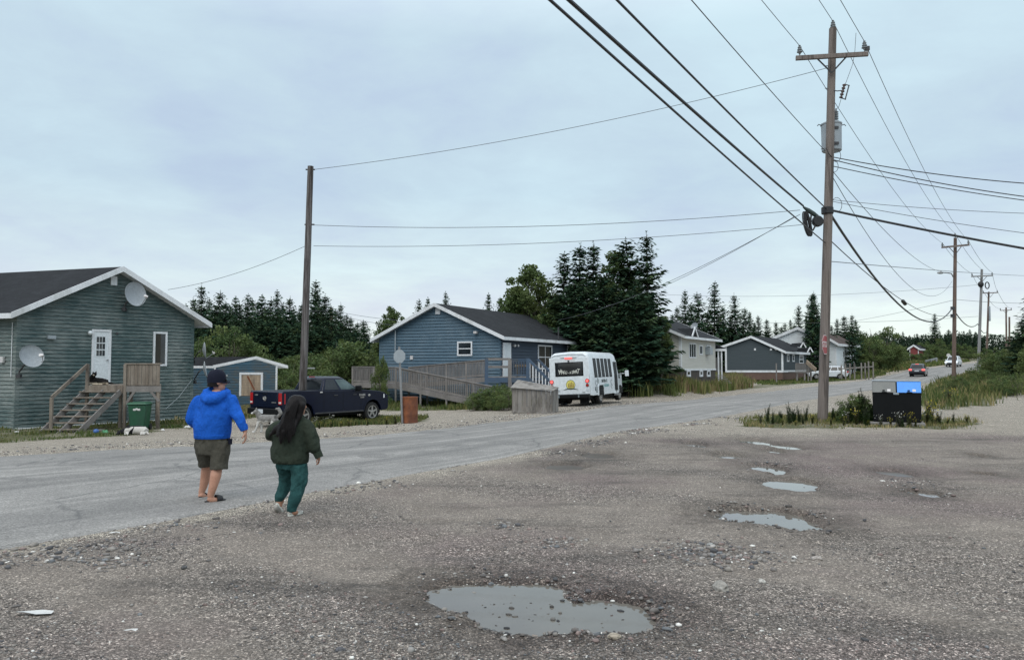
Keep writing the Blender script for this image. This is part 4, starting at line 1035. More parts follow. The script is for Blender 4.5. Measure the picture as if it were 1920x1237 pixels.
def window(H, face, u0, u1, z0, z1, fw=.07, bars=(), vbars=(), trim='white', pane='glass', cur=None):
    fr = MB(); fw2 = fw
    wb(fr, face, u0, u1, z1 - fw, z1, .0, .06); wb(fr, face, u0, u1, z0, z0 + fw, .0, .065)
    wb(fr, face, u0, u0 + fw, z0 + fw, z1 - fw, .0, .058); wb(fr, face, u1 - fw, u1, z0 + fw, z1 - fw, .0, .058)
    for h in bars: wb(fr, face, u0 + fw, u1 - fw, z0 + (z1 - z0) * h - fw * .3, z0 + (z1 - z0) * h + fw * .3, .0, .05)
    for v in vbars: wb(fr, face, u0 + (u1 - u0) * v - fw * .28, u0 + (u1 - u0) * v + fw * .28, z0 + fw, z1 - fw, .0, .052)
    w_ = fr.build('window', M[trim], H.root, world=True)
    p = MB(); wb(p, face, u0 + fw * .6, u1 - fw * .6, z0 + fw * .6, z1 - fw * .6, .0, .034); p.build('pane', M[pane], w_, world=True)
    if cur:
        p = MB(); wb(p, face, u0 + fw + (u1 - u0 - 2 * fw) * cur[0], u0 + fw + (u1 - u0 - 2 * fw) * cur[1], z0 + fw, z1 - fw, .0, .037); p.build('curtain', M['curtain'], w_, world=True)
    return w_
def pxwin(H, face, x0, x1, y0, y1, **k):
    a, zt = onface(face, x0, y0); b, _ = onface(face, x1, y0); _, zb = onface(face, (x0 + x1) / 2, y1); _, zt = onface(face, (x0 + x1) / 2, y0)
    return window(H, face, a, b, zb, zt, **k)
def pxbox(H, face, x0, x1, y0, y1, n0, n1, name, mat, bevel=0, parent=None):
    a, _ = onface(face, x0, y0); b, _ = onface(face, x1, y0); xm = (x0 + x1) / 2; _, zt = onface(face, xm, y0); _, zb = onface(face, xm, y1)
    mb = MB(); wb(mb, face, a, b, zb, zt, n0, n1); return mb.build(name, M[mat], parent or H.root, world=True, bevel=bevel)
# ---- 1: the green house on the left
LG = XYw(30, 28.3); CG = XYw(361, 34.2)
GH = House('house', 'weathered green clapboard house with a dark roof and white rakes at the left edge', LG, CG, (-.95, .31), 13, -.38, at(28, 592, 27.9).z, at(232, 505, 31.2).z, 'green_siding', 'shingle', oh=.5, rk=.42, step=.145, lip=.045)
GH.corners('green_siding', .13)
fg = (GH.gable[0] + GH.gable[2] * .015, GH.gable[1], GH.gable[2])
a, zt = onface(fg, 172, 617); b, _ = onface(fg, 208, 617); _, zb = onface(fg, 190, 722)
mb = MB(); wb(mb, fg, a, b, zt - .08, zt, 0, .06); wb(mb, fg, a, a + .09, zb, zt - .08, 0, .058); wb(mb, fg, b - .09, b, zb, zt - .08, 0, .058); mb.build('door_frame', M['white'], GH.root, world=True)
mb = MB(); wb(mb, fg, a + .09, b - .09, zb, zt - .08, 0, .036); dr = mb.build('door', M['white_clean'], GH.root, world=True)
du, dh = b - a - .18, zt - .08 - zb
for i in range(2):
    mb = MB(); wb(mb, fg, a + .09 + du * (.14 + .4 * i), a + .09 + du * (.46 + .4 * i), zb + dh * .1, zb + dh * .42, .0, .041); mb.build('raised_panel', M['white_clean'], dr, world=True, bevel=.01)
mb = MB(); wb(mb, fg, a + .09 + du * .12, a + .09 + du * .78, zb + dh * .52, zb + dh * .93, 0, .044); mb.build('lite_frame', M['white_clean'], dr, world=True)
for i in range(3):
    for j in range(3):
        mb = MB(); x0 = a + .09 + du * (.16 + .2 * i); z0 = zb + dh * (.545 + .125 * j); wb(mb, fg, x0, x0 + du * .17, z0, z0 + dh * .105, 0, .047); mb.build('pane', M['glass'], dr, world=True)
mb = MB(); k = fg[0] + fg[1] * (a + .09 + du * .9) + fg[2] * .07 + Z * (zb + dh * .47); mb.ball(k, .035, 10, 8); mb.build('handle', M['metal'], dr, True, world=True)
pxwin(GH, fg, 287, 313, 622, 686, fw=.085, cur=(0, .55))
pxbox(GH, fg, 207, 219, 518, 535, 0, .06, 'gable_vent', 'white', .01)
pxbox(GH, fg, 87, 102, 629, 636, 0, .16, 'dryer_vent', 'metal_dull', .02)
pxbox(GH, fg, 217, 221, 623, 627, 0, .05, 'socket', 'dark_metal', .01)
u, z = onface(fg, 166, 624); mb = MB(); p = fg[0] + fg[1] * u + Z * z; mb.tube([p, p + fg[2] * .12], .03, 8); mb.ball(p + fg[2] * .14, .085, 12, 9); mb.build('porch_lamp', M['white_clean'], GH.root, True, world=True)
fl = GH.left
mb = MB(); p = GH.L - GH.g * .06; mb.tube([p + GH.N * .0 - GH.S * -.15 + Z * 3.5, p + GH.S * .15 + Z * 1.5], .014, 6); mb.build('downlead', M['white'], GH.root, world=True)
mb = MB(); p = GH.L - GH.NR * .05 + GH.S * .5; mb.hexa([p + GH.S * a_ - GH.NR * b_ + Z * 2.02 for a_, b_ in ((0, 0), (.16, 0), (.16, .09), (0, .09))], [p + GH.S * a_ - GH.NR * b_ + Z * 2.24 for a_, b_ in ((0, 0), (.16, 0), (.16, .09), (0, .09))]); mb.build('meter_box', M['sign_white'], GH.root, world=True, bevel=.01)
mb = MB(); wb(mb, fg, .0, GH.W - .0, -.42, -.375, -.01, .04); mb.build('base_strip', M['white'], GH.root, world=True)
# cable from the wall corner down to the ground
u, z = onface(fg, 358, 712); u2, z2 = onface(fg, 302, 766); mb = MB(); P0 = fg[0] + fg[1] * u + Z * z + fg[2] * .06; P1 = fg[0] + fg[1] * u2 + Z * z2 + fg[2] * .35
mb.tube([P0, (P0 + P1) / 2 - Z * .12, P1], .012, 6); mb.build('downlead', M['metal_dull'], GH.root, world=True)
# ---- porch of the green house (treads square to the eye of the street)
PY = 28.6; sc_ = F / PY
def pp(px, py, Y): return at(px, py, Y)
pr = thing('porch', 'weathered wooden porch with open stairs and a boarded front on the green house', 'porch', XY(200, 28.8))
zd = at(200, 722, PY).z; xl = at(160, 722, PY).x; xr = at(233, 722, PY).x; xe = at(300, 722, PY).x
mb = MB()
for i in range(14):
    y = PY + .02 + i * .145; mb.hexa([(xl, y, zd - .045), (xe - .43 * (y - PY), y, zd - .045), (xe - .43 * (y - PY) - .06, y + .135, zd - .045), (xl, y + .135, zd - .045)], [(xl, y, zd), (xe - .43 * (y - PY), y, zd), (xe - .43 * (y - PY) - .06, y + .135, zd), (xl, y + .135, zd)])
mb.build('deck', M['wood'], pr, world=True, bevel=.004)
mb = MB(); mb.box(xl + .01, xr - .03, PY - .05, PY, zd - .29, zd - .005); mb.build('rim_board', M['wood'], pr, world=True, bevel=.005)
mb = MB(); z1 = at(260, 722, PY).z; mb.box(xr + .0, xe + .06, PY - .06, PY - .01, zd - .25, zd - .03); mb.build('rim_board', M['wood_rail'], pr, world=True, bevel=.005)
# boarded front: vertical planks + top rail
zt = at(260, 683, PY).z; w_ = (xe - xr - .1) / 9
for i in range(9):
    mb = MB(); x0 = xr + .1 + i * w_; mb.box(x0 + .006, x0 + w_ - .006, PY - .03 + random.uniform(0, .012), PY, zd + .0, zt); mb.build('plank', M['wood'], pr, world=True, bevel=.004)
mb = MB(); mb.box(xr + .02, xe + .03, PY - .06, PY + .06, zt, zt + .045); mb.build('top_rail', M['wood'], pr, world=True, bevel=.006)
mb = MB(); mb.box(xr - .06, xr - .02, PY + .02, PY + .9, zd + .0, zt); mb.build('side_panel', M['wood'], pr, world=True, bevel=.006)
for x, y, h0, h1 in ((xr + .05, PY - .03, None, zt), (xe - .05, PY - .0, None, zd - .03), (xe - .78, PY + 1.5, None, zd - .05), (xr + .02, PY + .5, None, zd - .05), (xl + .06, PY + .02, None, at(165, 682, PY).z), (xr - .3, PY + .35, None, zd - .05)):
    mb = MB(); mb.box(x - .05, x + .05, y - .05, y + .05, gz(x, y) - .05, h1); mb.build('post', M['wood'], pr, world=True, bevel=.006)
mb = MB(); mb.beam((xr + .06, PY - .04, zd - .75), (xr + .42, PY - .03, zd - .2), .05, .09); mb.build('brace', M['wood_rail'], pr, world=True)
mb = MB(); mb.beam((xe - .0, PY - .04, zd - .6), (xe - .34, PY - .03, zd - .2), .05, .09); mb.build('brace', M['wood_rail'], pr, world=True)
zg = gz(xl, PY - 1.7) ; nst = 7; rise = (zd - zg) / (nst + .6); run = .245; lean = -.085
for i in range(nst):
    z = zd - rise * (i + 1); y = PY - .06 - run * (i + 1); dx = lean * (i + 1)
    mb = MB(); mb.box(xl + .02 + dx, xr - .08 + dx, y, y + run + .03, z - .04, z); mb.build('stair_tread', M['wood'], pr, world=True, bevel=.005)
def stringer(x):
    mb = MB(); y0, y1 = PY - .06, PY - .06 - run * nst - .1; z0, z1 = zd - .06, zd - rise * nst - .02
    mb.beam((x, y0, z0 - .17), (x + lean * nst, y1, z1 - .19), .045, .2)
    for i in range(nst):
        z = zd - rise * (i + 1) - .04; y = PY - .06 - run * (i + 1); dx = lean * (i + .6); mb.prism([(y, z), (y + run, z), (y + run, z - rise * .9)], x + dx - .02, x + dx + .02, lambda a, b, d: (d, a, b))
    mb.build('stringer', M['wood_rail'], pr, world=True)
stringer(xr - .1); stringer(xl + .05); stringer((xl + xr) / 2)
# handrail on the left
nb = at(97, 745, PY - 1.6); 
mb = MB(); mb.beam((nb.x, nb.y, nb.z), (xl + .06, PY + .02, at(165, 684, PY).z), .05, .13); mb.build('handrail', M['wood'], pr, world=True, bevel=.006)
mb = MB(); mb.box(nb.x - .05, nb.x + .05, nb.y - .045, nb.y + .045, gz(nb.x, nb.y) - .05, nb.z); mb.build('post', M['wood'], pr, world=True, bevel=.006)
mb = MB(); a_ = G(150, 808); mb.M = Matrix.Translation(a_); mb.box(-.75, .75, -.3, .3, -.02, .05); mb.build('landing_slab', M['concrete'], pr, world=True, bevel=.01)
# ---- satellite dishes
def dish(label, c, normal, rad, mount, arm=True, sqz=1.08, group='satellite dishes on the green house', roll=0):
    n_ = V(normal).normalized(); c = V(c); t_ = thing('satellite_dish', label, 'satellite dish', mount, 0, group)
    q_ = n_.to_track_quat('Z', 'Y').to_matrix().to_4x4() @ Matrix.Rotation(roll, 4, 'Z')
    Mx = Matrix.Translation(c - V(mount)) @ q_
    mb = MB(Mx); pr_ = [(rad * k, .16 * rad * k * k * 1.6) for k in (.03, .25, .5, .75, .92, 1.0)] + [(rad * 1.0, .26 * rad + .02), (rad * .97, .26 * rad - .0), (rad * .75, .135 * rad), (rad * .4, .02), (.02, -.02)]
    mb.lathe(pr_, 36, caps=True)
    mb.build('reflector', M['dish'], t_, True)
    if arm:
        mb = MB(Mx); mb.tube([(0, -rad * .85, .1), (0, -rad * 1.0, rad * .3), (0, -rad * .42, rad * 1.25)], .014, 6); ar = mb.build('feed_arm', M['metal'], t_)
        mb = MB(Mx); mb.tube([(0, -rad * .50, rad * 1.17), (0, -rad * .36, rad * 1.36)], .045, 10); mb.tube([(0, -rad * .36, rad * 1.15), (0, -rad * .30, rad * 1.22)], .06, 10); mb.build('receiver', M['sign_white'], ar, True)
    mb = MB(); b0 = q_ @ V((0, 0, -.05)) + (c - V(mount)); mb.tube([b0, b0 - n_ * .12 - Z * .05, V((0, 0, -.1)), V((0, 0, -.25))], .028, 8); mb.box(-.07, .07, -.07, .07, -.32, -.18); mb.build('mast', M['dark_metal'], t_, world=False)
    return t_
u, z = onface(fg, 246, 553); dc = fg[0] + fg[1] * u + fg[2] * .62 + Z * z; dc = at(250, 552, dc.y)
uu, zz_ = onface(fg, 232, 580); dish('big pale satellite dish under the gable peak of the green house', dc, (.90, -.42, .10), .50, fg[0] + fg[1] * uu + fg[2] * .05 + Z * (zz_ + .25), roll=.5)
mb = None
dc = at(57, 669, 28.0); dish('tilted grey satellite dish low on the left corner of the green house', dc, (.83, -.55, .28), .42, at(36, 692, 28.25), roll=1.0)
dc = at(380, 657, 33.9); dish('upper of two dishes seen edge-on behind the right corner of the green house', dc, (.90, .40, .10), .36, at(364, 668, 34.4))
dc = at(381, 693, 33.6); dish('lower of two dishes seen edge-on behind the right corner of the green house', dc, (.91, .33, .16), .36, at(365, 706, 34.4))
# ---- 2: the blue house
LB = XYw(712, 49.3); CB = XYw(938, 45.2)
gd = (CB - LB).normalized(); SB = V((-gd.y, gd.x, 0)); 
if SB.y < 0: SB = -SB
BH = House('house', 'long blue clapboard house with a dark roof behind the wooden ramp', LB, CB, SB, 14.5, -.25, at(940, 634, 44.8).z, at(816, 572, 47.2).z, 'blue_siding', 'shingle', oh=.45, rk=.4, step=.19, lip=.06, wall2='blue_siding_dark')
BH.corners('blue_siding', .12)
fb, fr_ = [(f[0] + f[2] * .03, f[1], f[2]) for f in (BH.gable, BH.right)]
pxwin(BH, fb, 858, 886, 640, 667, bars=(.5,), fw=.09)
pxbox(BH, fb, 817, 826, 578, 589, 0, .06, 'gable_vent', 'white', .01)
pxbox(BH, fb, 770, 775, 667, 674, 0, .08, 'meter_box', 'sign_white', .01)
pxbox(BH, fb, 891, 897, 621, 626, 0, .25, 'flood_lamp', 'sign_white', .03)
mb = MB(); u, z = onface(fb, 744, 616); p = fb[0] + fb[1] * u + fb[2] * .15
mb.tube([p + Z * 2.2, p + Z * (z - .15), p + Z * z - fb[1] * .12 + Z * .1, p + Z * (z - .1) - fb[1] * .25], .035, 8); mb.build('service_mast', M['metal_dull'], BH.root, True, world=True)
a, zt = onface(fr_, 942, 642); b, _ = onface(fr_, 957, 642); _, zb = onface(fr_, 950, 707)
mb = MB(); wb(mb, fr_, a, b, zb, zt, 0, .055); mb.build('door_frame', M['white'], BH.root, world=True)
mb = MB(); wb(mb, fr_, a + (b - a) * .12, a + (b - a) * .88, zb, zt - .1, 0, .07); dr = mb.build('door', M['white_clean'], BH.root, world=True, bevel=.01)
mb = MB(); mb.ball(fr_[0] + fr_[1] * (a + (b - a) * .8) + fr_[2] * .1 + Z * (zb + .95), .035, 8, 6); mb.build('handle', M['metal'], dr, world=True)
pxwin(BH, fr_, 1008, 1034, 647, 692, bars=(.5,), vbars=(.5,), fw=.09, cur=(.05, .9))
pxwin(BH, fr_, 1063, 1077, 648, 672, bars=(.45,), fw=.09)
for x in (961, 967):
    u, z = onface(fr_, x, 648); mb = MB(); p = fr_[0] + fr_[1] * u + Z * z; mb.tube([p, p + fr_[2] * .12 + Z * .05], .03, 8); mb.ball(p + fr_[2] * .16 + Z * .0, .08, 8, 6); mb.build('porch_lamp', M['sign_white'], BH.root, True, world=True)
mb = MB(); p = at(1047, 620, 52); mb.tube([p - Z * .6, p + Z * .25], .05, 8); mb.build('roof_vent', M['dark_metal'], BH.root, world=True)
# ---- ramp and deck in front of it
rp = thing('wheelchair_ramp', 'long grey wooden ramp doubling back to a blue-railed deck before the blue house', 'ramp', XY(800, 45))
RPOSTS = set()
def railing(a, b, h, n, mat='wood_rail', posts=4, drop=.0, pick='picket', capw=.14, picket=True):
    """a, b: ends of the deck edge; railing of height h above it"""
    a, b = V(a), V(b)
    for h_, w1, w2 in ((h, capw, .045), (h - .075, .04, .09), (.1, .04, .09)): mb = MB(); mb.beam(a + Z * h_, b + Z * h_, w1, w2); mb.build('rail', M[mat], rp, world=True)
    if picket:
        mb = MB()
        for i in range(n):
            p = a.lerp(b, (i + .5) / n); mb.beam(p + Z * .03, p + Z * (h - .03), .045, .045, up=(b - a))
        mb.build('baluster_row', M[mat], rp, world=True)
    for i in range(posts):
        p = a.lerp(b, i / max(posts - 1, 1)); kk = (round(p.x, 1), round(p.y, 1))
        if kk in RPOSTS: continue
        RPOSTS.add(kk); mb = MB(); g_ = gz(p.x, p.y); mb.box(p.x - .05, p.x + .05, p.y - .05, p.y + .05, g_ - .1, p.z + h); mb.build('post', M[mat], rp, world=True)
def rimdeck(a, b, wdt, off):
    a, b = V(a), V(b); o = V(off)
    mb = MB(); mb.hexa([a - Z * .05, b - Z * .05, b + o - Z * .05, a + o - Z * .05], [a, b, b + o, a + o]); mb.build('deck', M['wood_rail'], rp, world=True)
    mb = MB(); mb.beam(a - Z * .17 - o.normalized() * .03, b - Z * .17 - o.normalized() * .03, .05, .24); mb.build('rim_board', M['wood_rail'], rp, world=True)
inn = BH.S * 1.2
A1 = at(661, 717, 46.3); A2 = at(742, 719, 44.9); A3 = at(940, 752, 41.4)
A3.z = gz(A3.x, A3.y) + .12
rimdeck(A1, A2, 1.2, inn * 2.2); rimdeck(A2, A3, 1.2, inn)
railing(A1, A2, .95, 26, posts=3); railing(A2, A3, .95, 58, posts=5)
railing(A1, A1 + inn * 2.2, .95, 22, posts=2)
B1 = A2 + inn * 1.1; B2 = at(912, 706, 43.2)
rimdeck(B1, B2, 1.2, inn); railing(B1, B2, .95, 56, posts=5)
D1 = at(912, 706, 43.2); D2 = at(990, 709, 42.2); D0 = D1 + inn * 1.6; D3 = D2 + inn * 1.6
D2.z = D1.z; D0.z = D1.z; D3.z = D1.z
mb = MB(); mb.hexa([p - Z * .06 for p in (D1, D2, D3, D0)], [p for p in (D1, D2, D3, D0)]); mb.build('deck', M['wood_rail'], rp, world=True)
mb = MB(); mb.beam(D1 - Z * .17, D2 - Z * .17, .06, .26); mb.build('rim_board', M['blue_rail'], rp, world=True)
M_ = D1.lerp(D2, .57)
for h in (.98, .55): mb = MB(); mb.beam(D1 + Z * h, M_ + Z * h, .05, .13); mb.build('rail', M['wood_rail'], rp, world=True)
railing(M_, D2, .98, 7, 'blue_rail', 2, capw=.1)
for p in (D1, M_, D2):
    mb = MB(); mb.box(p.x - .1, p.x + .1, p.y - .07, p.y + .05, gz(p.x, p.y) - .1, p.z + 1.02); mb.build('post', M['blue_rail'] if p is not M_ else M['wood_rail'], rp, world=True)
# blue stairs down to the right
st_d = (D2 - D1).normalized(); n = 6
E2 = D2 + st_d * 1.75; E2.z = gz(E2.x, E2.y)
for i in range(n):
    p = D2.lerp(E2, (i + .6) / n); mb = MB(); z_ = D2.z + (E2.z - D2.z) * (i + .9) / n; q_ = V((p.x, p.y, z_)); mb.beam(q_, q_ + inn * 1.0, .3, .045); mb.build('stair_tread', M['wood_rail'], rp, world=True)
for off in (V((0, 0, 0)), inn * 1.0):
    a, b = D2 + off, E2 + off
    mb = MB(); mb.beam(a + Z * .98, b + Z * .9, .06, .13); mb.build('handrail', M['blue_rail'], rp, world=True)
    mb = MB()
    for i in range(9):
        p = a.lerp(b, (i + .6) / 9.5); mb.beam(p + Z * .02, p + Z * .92, .05, .05, up=st_d)
    mb.build('baluster_row', M['white'], rp, world=True)
    mb = MB(); mb.beam(a - Z * .12, b - Z * .1, .05, .26); mb.build('stringer', M['blue_rail'], rp, world=True)
# chair on the deck, in front of the door
ch = thing('chair', 'dark metal chair standing on the deck before the white door', 'chair', D1.lerp(D3, .45))
mb = MB()
for x in (-.22, .22):
    mb.tube([(x, -.2, 0), (x, -.2, .45), (x, .2, .45), (x, .26, 0)], .014, 6); mb.tube([(x, .2, .45), (x, .27, .88)], .014, 6)
mb.tube([(-.22, .27, .88), (0, .28, .93), (.22, .27, .88)], .014, 6); mb.build('frame', M['dark_metal'], ch)
mb = MB(); mb.box(-.22, .22, -.21, .21, .44, .47); mb.build('seat', M['black'], ch, bevel=.01)
tb = thing('bench', 'pale wooden bench seat behind the blue railing of the deck', 'bench', M_.lerp(D2, .1) + inn * .45)
mb = MB(); mb.beam((.0, 0, .62), V((.0, 0, .62)) + st_d * 1.15, .35, .14); mb.build('top', M['wood_pale'], tb); 
for t_ in (.12, 1.0):
    mb = MB(); mb.beam(st_d * t_, st_d * t_ + Z * .55, .3, .08, up=st_d); mb.build('leg', M['wood_grey'], tb)
# ---- 3: blue shed with the boarded door
LS = XYw(403, 42); CS = XYw(520, 41.2)
SH = House('shed', 'small peeling blue shed with a boarded pale door and white rakes', LS, CS, (-.93, .36), 5.5, -.4, at(530, 689, 41).z, at(476, 672, 41.4).z, 'shed_siding', 'shingle', oh=.35, rk=.25, step=.14, fasc=.13, cat='shed', frac=.6)
SH.corners('white', .08)
fs = SH.gable
a, zt = onface(fs, 450, 698); b, _ = onface(fs, 494, 698); _, zb = onface(fs, 470, 742)
mb = MB(); wb(mb, fs, a, b, zt - .12, zt, 0, .06); wb(mb, fs, a, a + .12, zb, zt - .12, 0, .057); wb(mb, fs, b - .12, b, zb, zt - .12, 0, .057); mb.build('door_frame', M['white'], SH.root, world=True)
mb = MB(); wb(mb, fs, a + .12, b - .12, zb, zt - .12, 0, .035); dr = mb.build('door', M['wood_pale'], SH.root, world=True)
mb = MB(); O, U, Nn = fs; mb.beam(O + U * (a + .5) + Nn * .07 + Z * (zt - .2), O + U * (b - .3) + Nn * .07 + Z * zb, .06, .06); mb.build('brace', M['rust'], dr, world=True)
# ---- 4: beige house
CBg = XYw(1277, 60); EB = XYw(1340, 68.2); S4 = (EB - CBg).normalized(); g4 = V((S4.y, -S4.x, 0)); LBg = CBg - g4 * 7.2
zt4 = at(1270, 632, 59.5).z
BG = House('house', 'raised beige house with white corner trim behind the tall grass', LBg, CBg, S4, (EB - CBg).length + .2, at(1277, 692, 60).z, zt4, zt4 + 1.75, 'beige_siding', 'shingle', oh=.5, rk=.5, step=.16, fz=0, fmat='skirt')
BG.corners('white', .16)
f4 = BG.right
pxwin(BG, f4, 1291, 1304, 643, 671, vbars=(.33, .66), fw=.09); pxwin(BG, f4, 1310.5, 1316.5, 647, 665, fw=.1); pxwin(BG, f4, 1324, 1332, 647, 665, fw=.1)
pxbox(BG, f4, 1322, 1327, 651, 665, 0, .45, 'window_heat_pump', 'metal_dull', .03)
mb = MB(); wb(mb, f4, 0, BG.len, BG.zb - .12, BG.zb + .02, .0, .07); mb.build('base_strip', M['white'], BG.root, world=True)
for x0, x1 in ((1287, 1294), (1311, 1317), (1325, 1331)): pxwin(BG, f4, x0, x1, 693, 706, fw=.16)
u, z = onface(f4, 1292, 632); mb = MB(); O, U, Nn = f4; p = O + U * u + Nn * .5 + Z * (zt4 + .1)
for e in (-1, 1): mb.beam(p + U * e * .8, p + Z * .75, .06, .16)
mb.build('dormer_trim', M['white'], BG.root, world=True)
mb = MB(); mb.face([p + U * .75 - Nn * .05, p + Z * .7 - Nn * .05, p - U * .75 - Nn * .05]); mb.face([p + U * .75, p + Z * .7, p + Z * .7 - Nn * 1.5, p + U * .75 - Nn * .1]); mb.face([p - U * .75, p + Z * .7, p + Z * .7 - Nn * 1.5, p - U * .75 - Nn * .1]); mb.build('dormer', M['shingle'], BG.root, world=True)
# side porch of the beige house
pE = EB + Z * 0; r0 = at(1340, 655, 68.5); 
mb = MB(); mb.hexa([r0 + V((-.2, 0, 0)), at(1361, 656, 68.5), at(1361, 654, 71), r0 + V((0, 2.5, 0))], [at(1340, 646, 68.8), at(1361, 653.4, 68.5), at(1361, 652.6, 71), at(1340, 645, 71.2)]); mb.build('porch_roof', M['shingle'], BG.root, world=True)
mb = MB(); mb.beam(r0 + V((-.1, -.06, -.05)), at(1361.5, 655.8, 68.4), .06, .2); mb.build('fascia', M['white'], BG.root, world=True)
for x in (1347, 1353):
    mb = MB(); p = XYw(x, 68.6); mb.box(p.x - .06, p.x + .06, p.y - .06, p.y + .06, .4, r0.z); mb.build('post', M['white'], BG.root, world=True)
mb = MB(); p = XYw(1343, 69); mb.box(p.x - .4, p.x + .55, 69, 70.5, BG.zb - .25, BG.zb - .1); mb.build('deck', M['wood_rail'], BG.root, world=True)
mb = MB(); mb.box(p.x - .35, p.x + .35, 69.2, 69.3, BG.zb - .1, BG.zb + 1.0); mb.build('railing', M['wood_rail'], BG.root, world=True)
for i in range(5):
    mb = MB(); q_ = at(1351 + i * 3.6, 703 + i * 3.4, 66.5 - i * .35); mb.box(q_.x - .45, q_.x + .3, q_.y, q_.y + .3, q_.z - .06, q_.z); mb.build('stair_tread', M['wood_rail'], BG.root, world=True)
dd = at(1303, 612, 63.5); dish('small dark satellite dish on the roof of the raised beige house', dd, (-.75, -.55, .35), .34, dd + V((.12, .25, -.4)), group=None)
# ---- 5: slate grey house
LD_ = XYw(1360, 95); CD_ = XYw(1468, 95)
DH = House('house', 'low slate-grey house with white rakes and a brown skirting', LD_, CD_, (.57, .82), 11, at(1410, 695, 95).z, at(1356, 651, 94.6).z, at(1408, 631, 94.6).z, 'slate_siding', 'shingle', oh=.5, rk=.4, step=.17, frac=.47, ztR=at(1475, 660, 94.6).z, fz=.2, fmat='brick', fasc=.28)
DH.corners('white', .2)
fd = DH.gable
mb = MB(); wb(mb, fd, -.02, DH.W, DH.zb - .2, DH.zb + .06, 0, .06); mb.build('base_strip', M['white'], DH.root, world=True)
for x in (1415, 1445, 1454): pxbox(DH, fd, x - 1.8, x + 1.8, 653, 657, 0, .12, 'wall_vent', 'white', .02)
fdr = DH.right
pxwin(DH, fdr, 1475, 1479, 664, 678, fw=.16); pxwin(DH, fdr, 1485, 1489, 664, 678, fw=.16); pxwin(DH, fdr, 1498, 1506, 665, 682, bars=(.5,), fw=.16)
mb = MB(); wb(mb, fdr, 0, DH.len, DH.zb - .2, DH.zb + .06, 0, .06); mb.build('base_strip', M['white'], DH.root, world=True)
for x, y in ((1506, 643), (1519, 652)):
    p = at(x, y + 7, 96); mb = MB()
    for e in (-1, 1): mb.beam(p + V((e * .35, 0, -.1)), p + Z * .55, .08, .13)
    mb.build('dormer_trim', M['white'], DH.root, world=True)
    mb = MB(); 
    for e in (-1, 1): mb.face([p + V((e * .3, .05, -.05)), p + Z * .5, p + V((-.6, 2.2, .5)), p + V((e * .3 - .6, 2.2, .1))])
    mb.build('dormer', M['shingle'], DH.root, world=True)
dk = thing('deck', 'small wooden deck with a railing at the side door of the slate-grey house', 'deck', XY(1500, 94))
mb = MB(); a, b = at(1492, 697, 93), at(1522, 697, 93); mb.box(a.x, b.x, 93, 95.5, a.z - .12, a.z); mb.build('floor', M['wood_rail'], dk, world=True)
mb = MB(); mb.beam(a + Z * 1.0, V((b.x, 93, a.z + 1.0)), .06, .1)
for i in range(16):
    x = a.x + (b.x - a.x) * i / 15; mb.box(x - .03, x + .03, 92.97, 93.03, a.z, a.z + 1)
mb.build('railing', M['wood_rail'], dk, world=True)
for x in (1494, 1508, 1520):
    mb = MB(); p = XYw(x, 93.2); mb.box(p.x - .08, p.x + .08, 93.1, 93.3, 0, a.z); mb.build('post', M['wood_rail'], dk, world=True)
mb = MB(); p = at(1512, 678, 92.9); mb.beam(p, at(1530, 694, 91), .08, .5, up=Z); mb.build('stair_side', M['wood_pale'], dk, world=True)
# ---- 6: white house behind it, 7: white house at the bend, 8: red house far off
W1 = House('house', 'white house whose gable shows above the slate-grey roof', XYw(1454, 109.5), XYw(1538, 109.5), (.3, .95), 9, .9, at(1450, 634, 109).z, at(1496, 614, 109).z, 'white_siding', 'shingle', oh=.5, rk=.4, step=.2, fasc=.4)
W1.corners('white', .2)
c7 = XYw(1568, 108); e7 = XYw(1605, 118)
S7 = (e7 - c7).normalized(); g7 = V((S7.y, -S7.x, 0))
W2 = House('house', 'white house with a brown roof beside the big utility pole', c7 - g7 * 3.6, c7, S7, (e7 - c7).length, .6, at(1560, 645, 107).z, at(1560, 645, 107).z + 1.5, 'white_siding', 'shingle_brown', oh=.5, rk=.7, step=.2, fasc=.35)
W2.corners('white', .15)
f7 = W2.right
pxwin(W2, f7, 1580, 1583, 658, 670, fw=.12); pxwin(W2, f7, 1591, 1594, 658, 669, fw=.12); pxbox(W2, f7, 1585, 1590, 655, 682, 0, .08, 'door', 'white')
W3 = House('house', 'small dark red house with white rakes far down the road', XYw(1706, 172), XYw(1723, 172), (.62, .78), 9, 2.5, at(1704, 654, 171).z, at(1714.5, 646.5, 171).z, 'red_siding', 'shingle', oh=.4, rk=.4, step=.25, fasc=.4)
W3.corners('white', .15)
